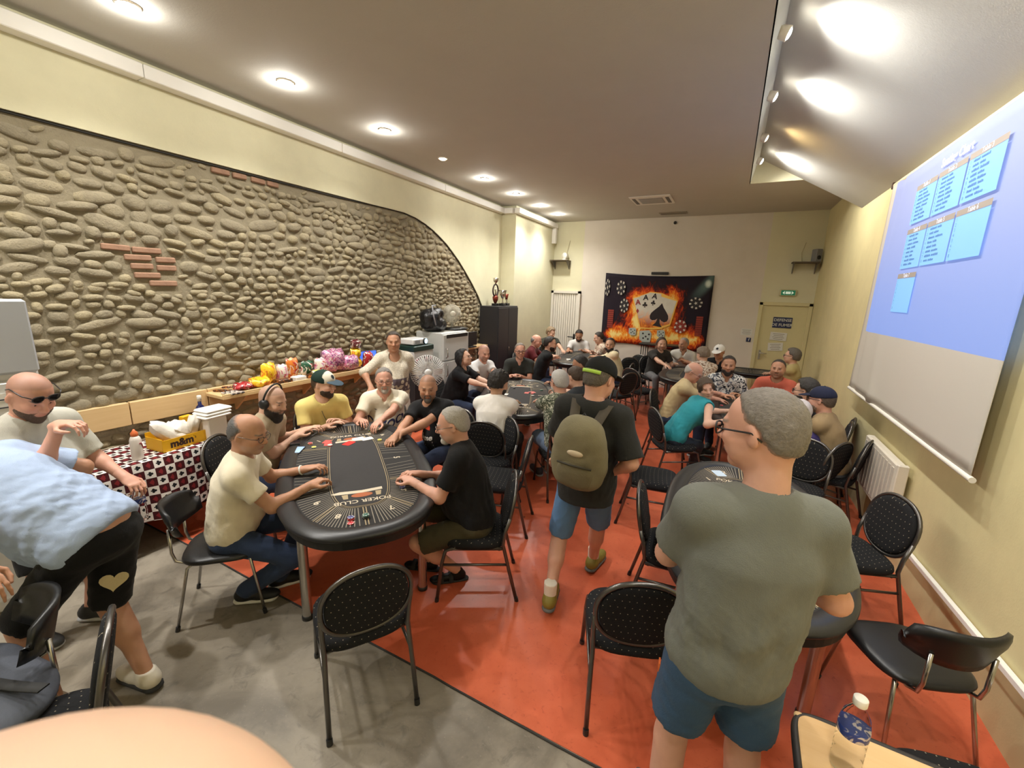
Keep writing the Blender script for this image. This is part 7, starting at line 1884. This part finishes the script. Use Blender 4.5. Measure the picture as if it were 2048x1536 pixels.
# --- standing man in grey, nearest
h = (0.131, 1.474, 1.750); yw = 1.98; p = (.13, 1.42)
I = person('large man in grey-green T-shirt and blue shorts standing nearest the camera', h, yw, p, hy=2.72, hp=.12, zp=.96, lod=3, skin='pink', shirt=('grey_green_tee', srgb(110, 112, 104)), hair='crop', haircol=(.19, .165, .14), glasses='black', eyes='blue', fat=.03, k=1.0, hk=1.08, sleeve=.7, sleeve_r=.08, sh=.186, nk=.05, shortcut=.66,
    hands=((-.06, 1.72, 1.16), (.3, 1.77, 1.14)), elbow=(V(-.6, -.5, -1), V(.6, -.2, -1)), feet=((.0, 1.44, .09), (.28, 1.48, .09)), legs='shorts', legmat=('blue_shorts', srgb(52, 78, 106)), hem=-.05, shoe=('lace', (.1, .1, .1), (.5, .5, .5)), wr=1.15)
mb = MB(); c = I['P'] + V(-.2, -.02, -.12); mb.box(c - I['base'], (.006, .03, .035), rz=.1); mb.build('orange_tag', plain('tag_orange', srgb(226, 110, 50), .7), I['root'])
# --- two men at the left edge
h = (-3.399, 0.800, 1.500); yw = .45; p = off(h, yw, -.12, .02)
I = person('bald man with sunglasses on his forehead and a pale grey T-shirt', h, yw, p, hy=.25, hp=.5, zp=.9, lod=0, skin='pink', shirt=('pale_grey_tee', srgb(186, 184, 172)), hair='shaved', haircol=(.08, .06, .05), beard='short', beardcol=(.1, .06, .04), glasses='forehead', eyes='dark', sleeve=.85, fat=.02,
    hands=((-3.263, 1.088, 0.930), (-3.109, 0.809, 1.380)), pdir=(None, V(.88, .42, .15)), elbow=(V(.2, .3, -.8), V(-.6, -.5, -.6)), legs='bermuda', legmat=('black_shorts_n', srgb(24, 24, 26)), hem=-.12, feet=((p[0] + .1, p[1] + .1, .09), (p[0] + .05, p[1] - .15, .09)), curl=.9)
W = I['arms'][0][2]; water_bottle('clear water bottle hanging from the hand of the man in pale grey', (W[0] + .05, W[1] + .03, W[2] - .29), k=1.0)
yw = 3.5; p = (-2.72, .76)
I = person('man in light blue T-shirt and black heart shorts bending out at the left edge', (-3.27, .44, 1.41), yw, p, hp=.6, zp=.88, lod=0, skin='tan', shirt=('light_blue_tee', srgb(166, 184, 214)), hair='crop', haircol=BROWN, sleeve=.8, sleeve_r=.09, fat=.05, k=1.02,
    hands=((-2.435, 0.365, 0.930), (-3.25, .8, .85)), elbow=(V(1, -.25, -.15), None), legs='bermuda', legmat=('black_shorts', srgb(18, 18, 19)), hem=-.04, feet=((-2.75, .5, .09), (-2.550, 0.794, 0.090)), shoe=('lace', srgb(222, 214, 198), (.03, .03, .03)), wr=1.1, legcut=1.0, eyes='dark')
hp_ = [(.06 * (16 * math.sin(t) ** 3) / 16, .06 * (13 * math.cos(t) - 5 * math.cos(2 * t) - 2 * math.cos(3 * t) - math.cos(4 * t)) / 16) for t in np.linspace(0, 6.28, 28)[:-1]]
a, b, c = I['legs'][1]; mid = a + (b - a) * .62; view = unit(V(0, 0, 2.15) - mid); view[2] *= .3; view = unit(view); ax = unit(b - a); sx = np.cross(ax, view)
mb = MB(); O = mid + view * .112 - I['base']; mb.prism([(q[0], q[1]) for q in hp_], 0, .003, np.stack([-sx, -ax, view], 1), O); mb.build('heart_print', plain('heart_cream', srgb(206, 190, 146), .85, var=.1, bs=.5), I['root'])
# --- photographer's own hand at the lens
hd = thing('hand', 'out of focus hand close to the lens at the bottom left corner', 'hand', (-.08, -.002, 1.9))
HCx = V(-.08, -.002, 2.036); dwn = V(.1255, -.1764, -.976); lft = V(-.8886, -.4575, -.0316); fwd_ = V(-.4411, .8715, -.2142)
s = SDF(); Rh = np.stack([lft, fwd_, -dwn], 1)
s.el(HCx, V(.05, .043, .045), Rh, .01); s.rc(HCx + dwn * .01, HCx + dwn * .1 - fwd_ * .03, .042, .03, .02); s.rc(HCx + dwn * .1 - fwd_ * .03, HCx + dwn * .3 - fwd_ * .16, .029, .038, .02)
for i in range(4):
    b0 = HCx + lft * (.022 + .012 * i) + dwn * (.012 + .012 * i) + fwd_ * .012; p1 = b0 + unit(lft * .8 + dwn * .55 + fwd_ * .1) * .045; p2 = p1 + unit(lft * .2 + dwn * .9 - fwd_ * .4) * .03; p3 = p2 + unit(-lft * .5 + dwn * .5 - fwd_ * .7) * .022
    for a, b, r in ((b0, p1, .0095), (p1, p2, .0088), (p2, p3, .008)): s.rc(a, b, r, r - .0006, .004)
tb0 = HCx + dwn * .05 - fwd_ * .03; s.rc(tb0, tb0 + lft * .03 - fwd_ * .02, .013, .011, .01); s.rc(tb0 + lft * .03 - fwd_ * .02, tb0 + lft * .06 - fwd_ * .02 + dwn * .01, .011, .009, .006)
v, q = s.surf(.004); to_obj('palm_and_fingers', v, q, skin_mat('pale'), hd, (-.08, -.002, 1.9), np.zeros((len(v), 4)))
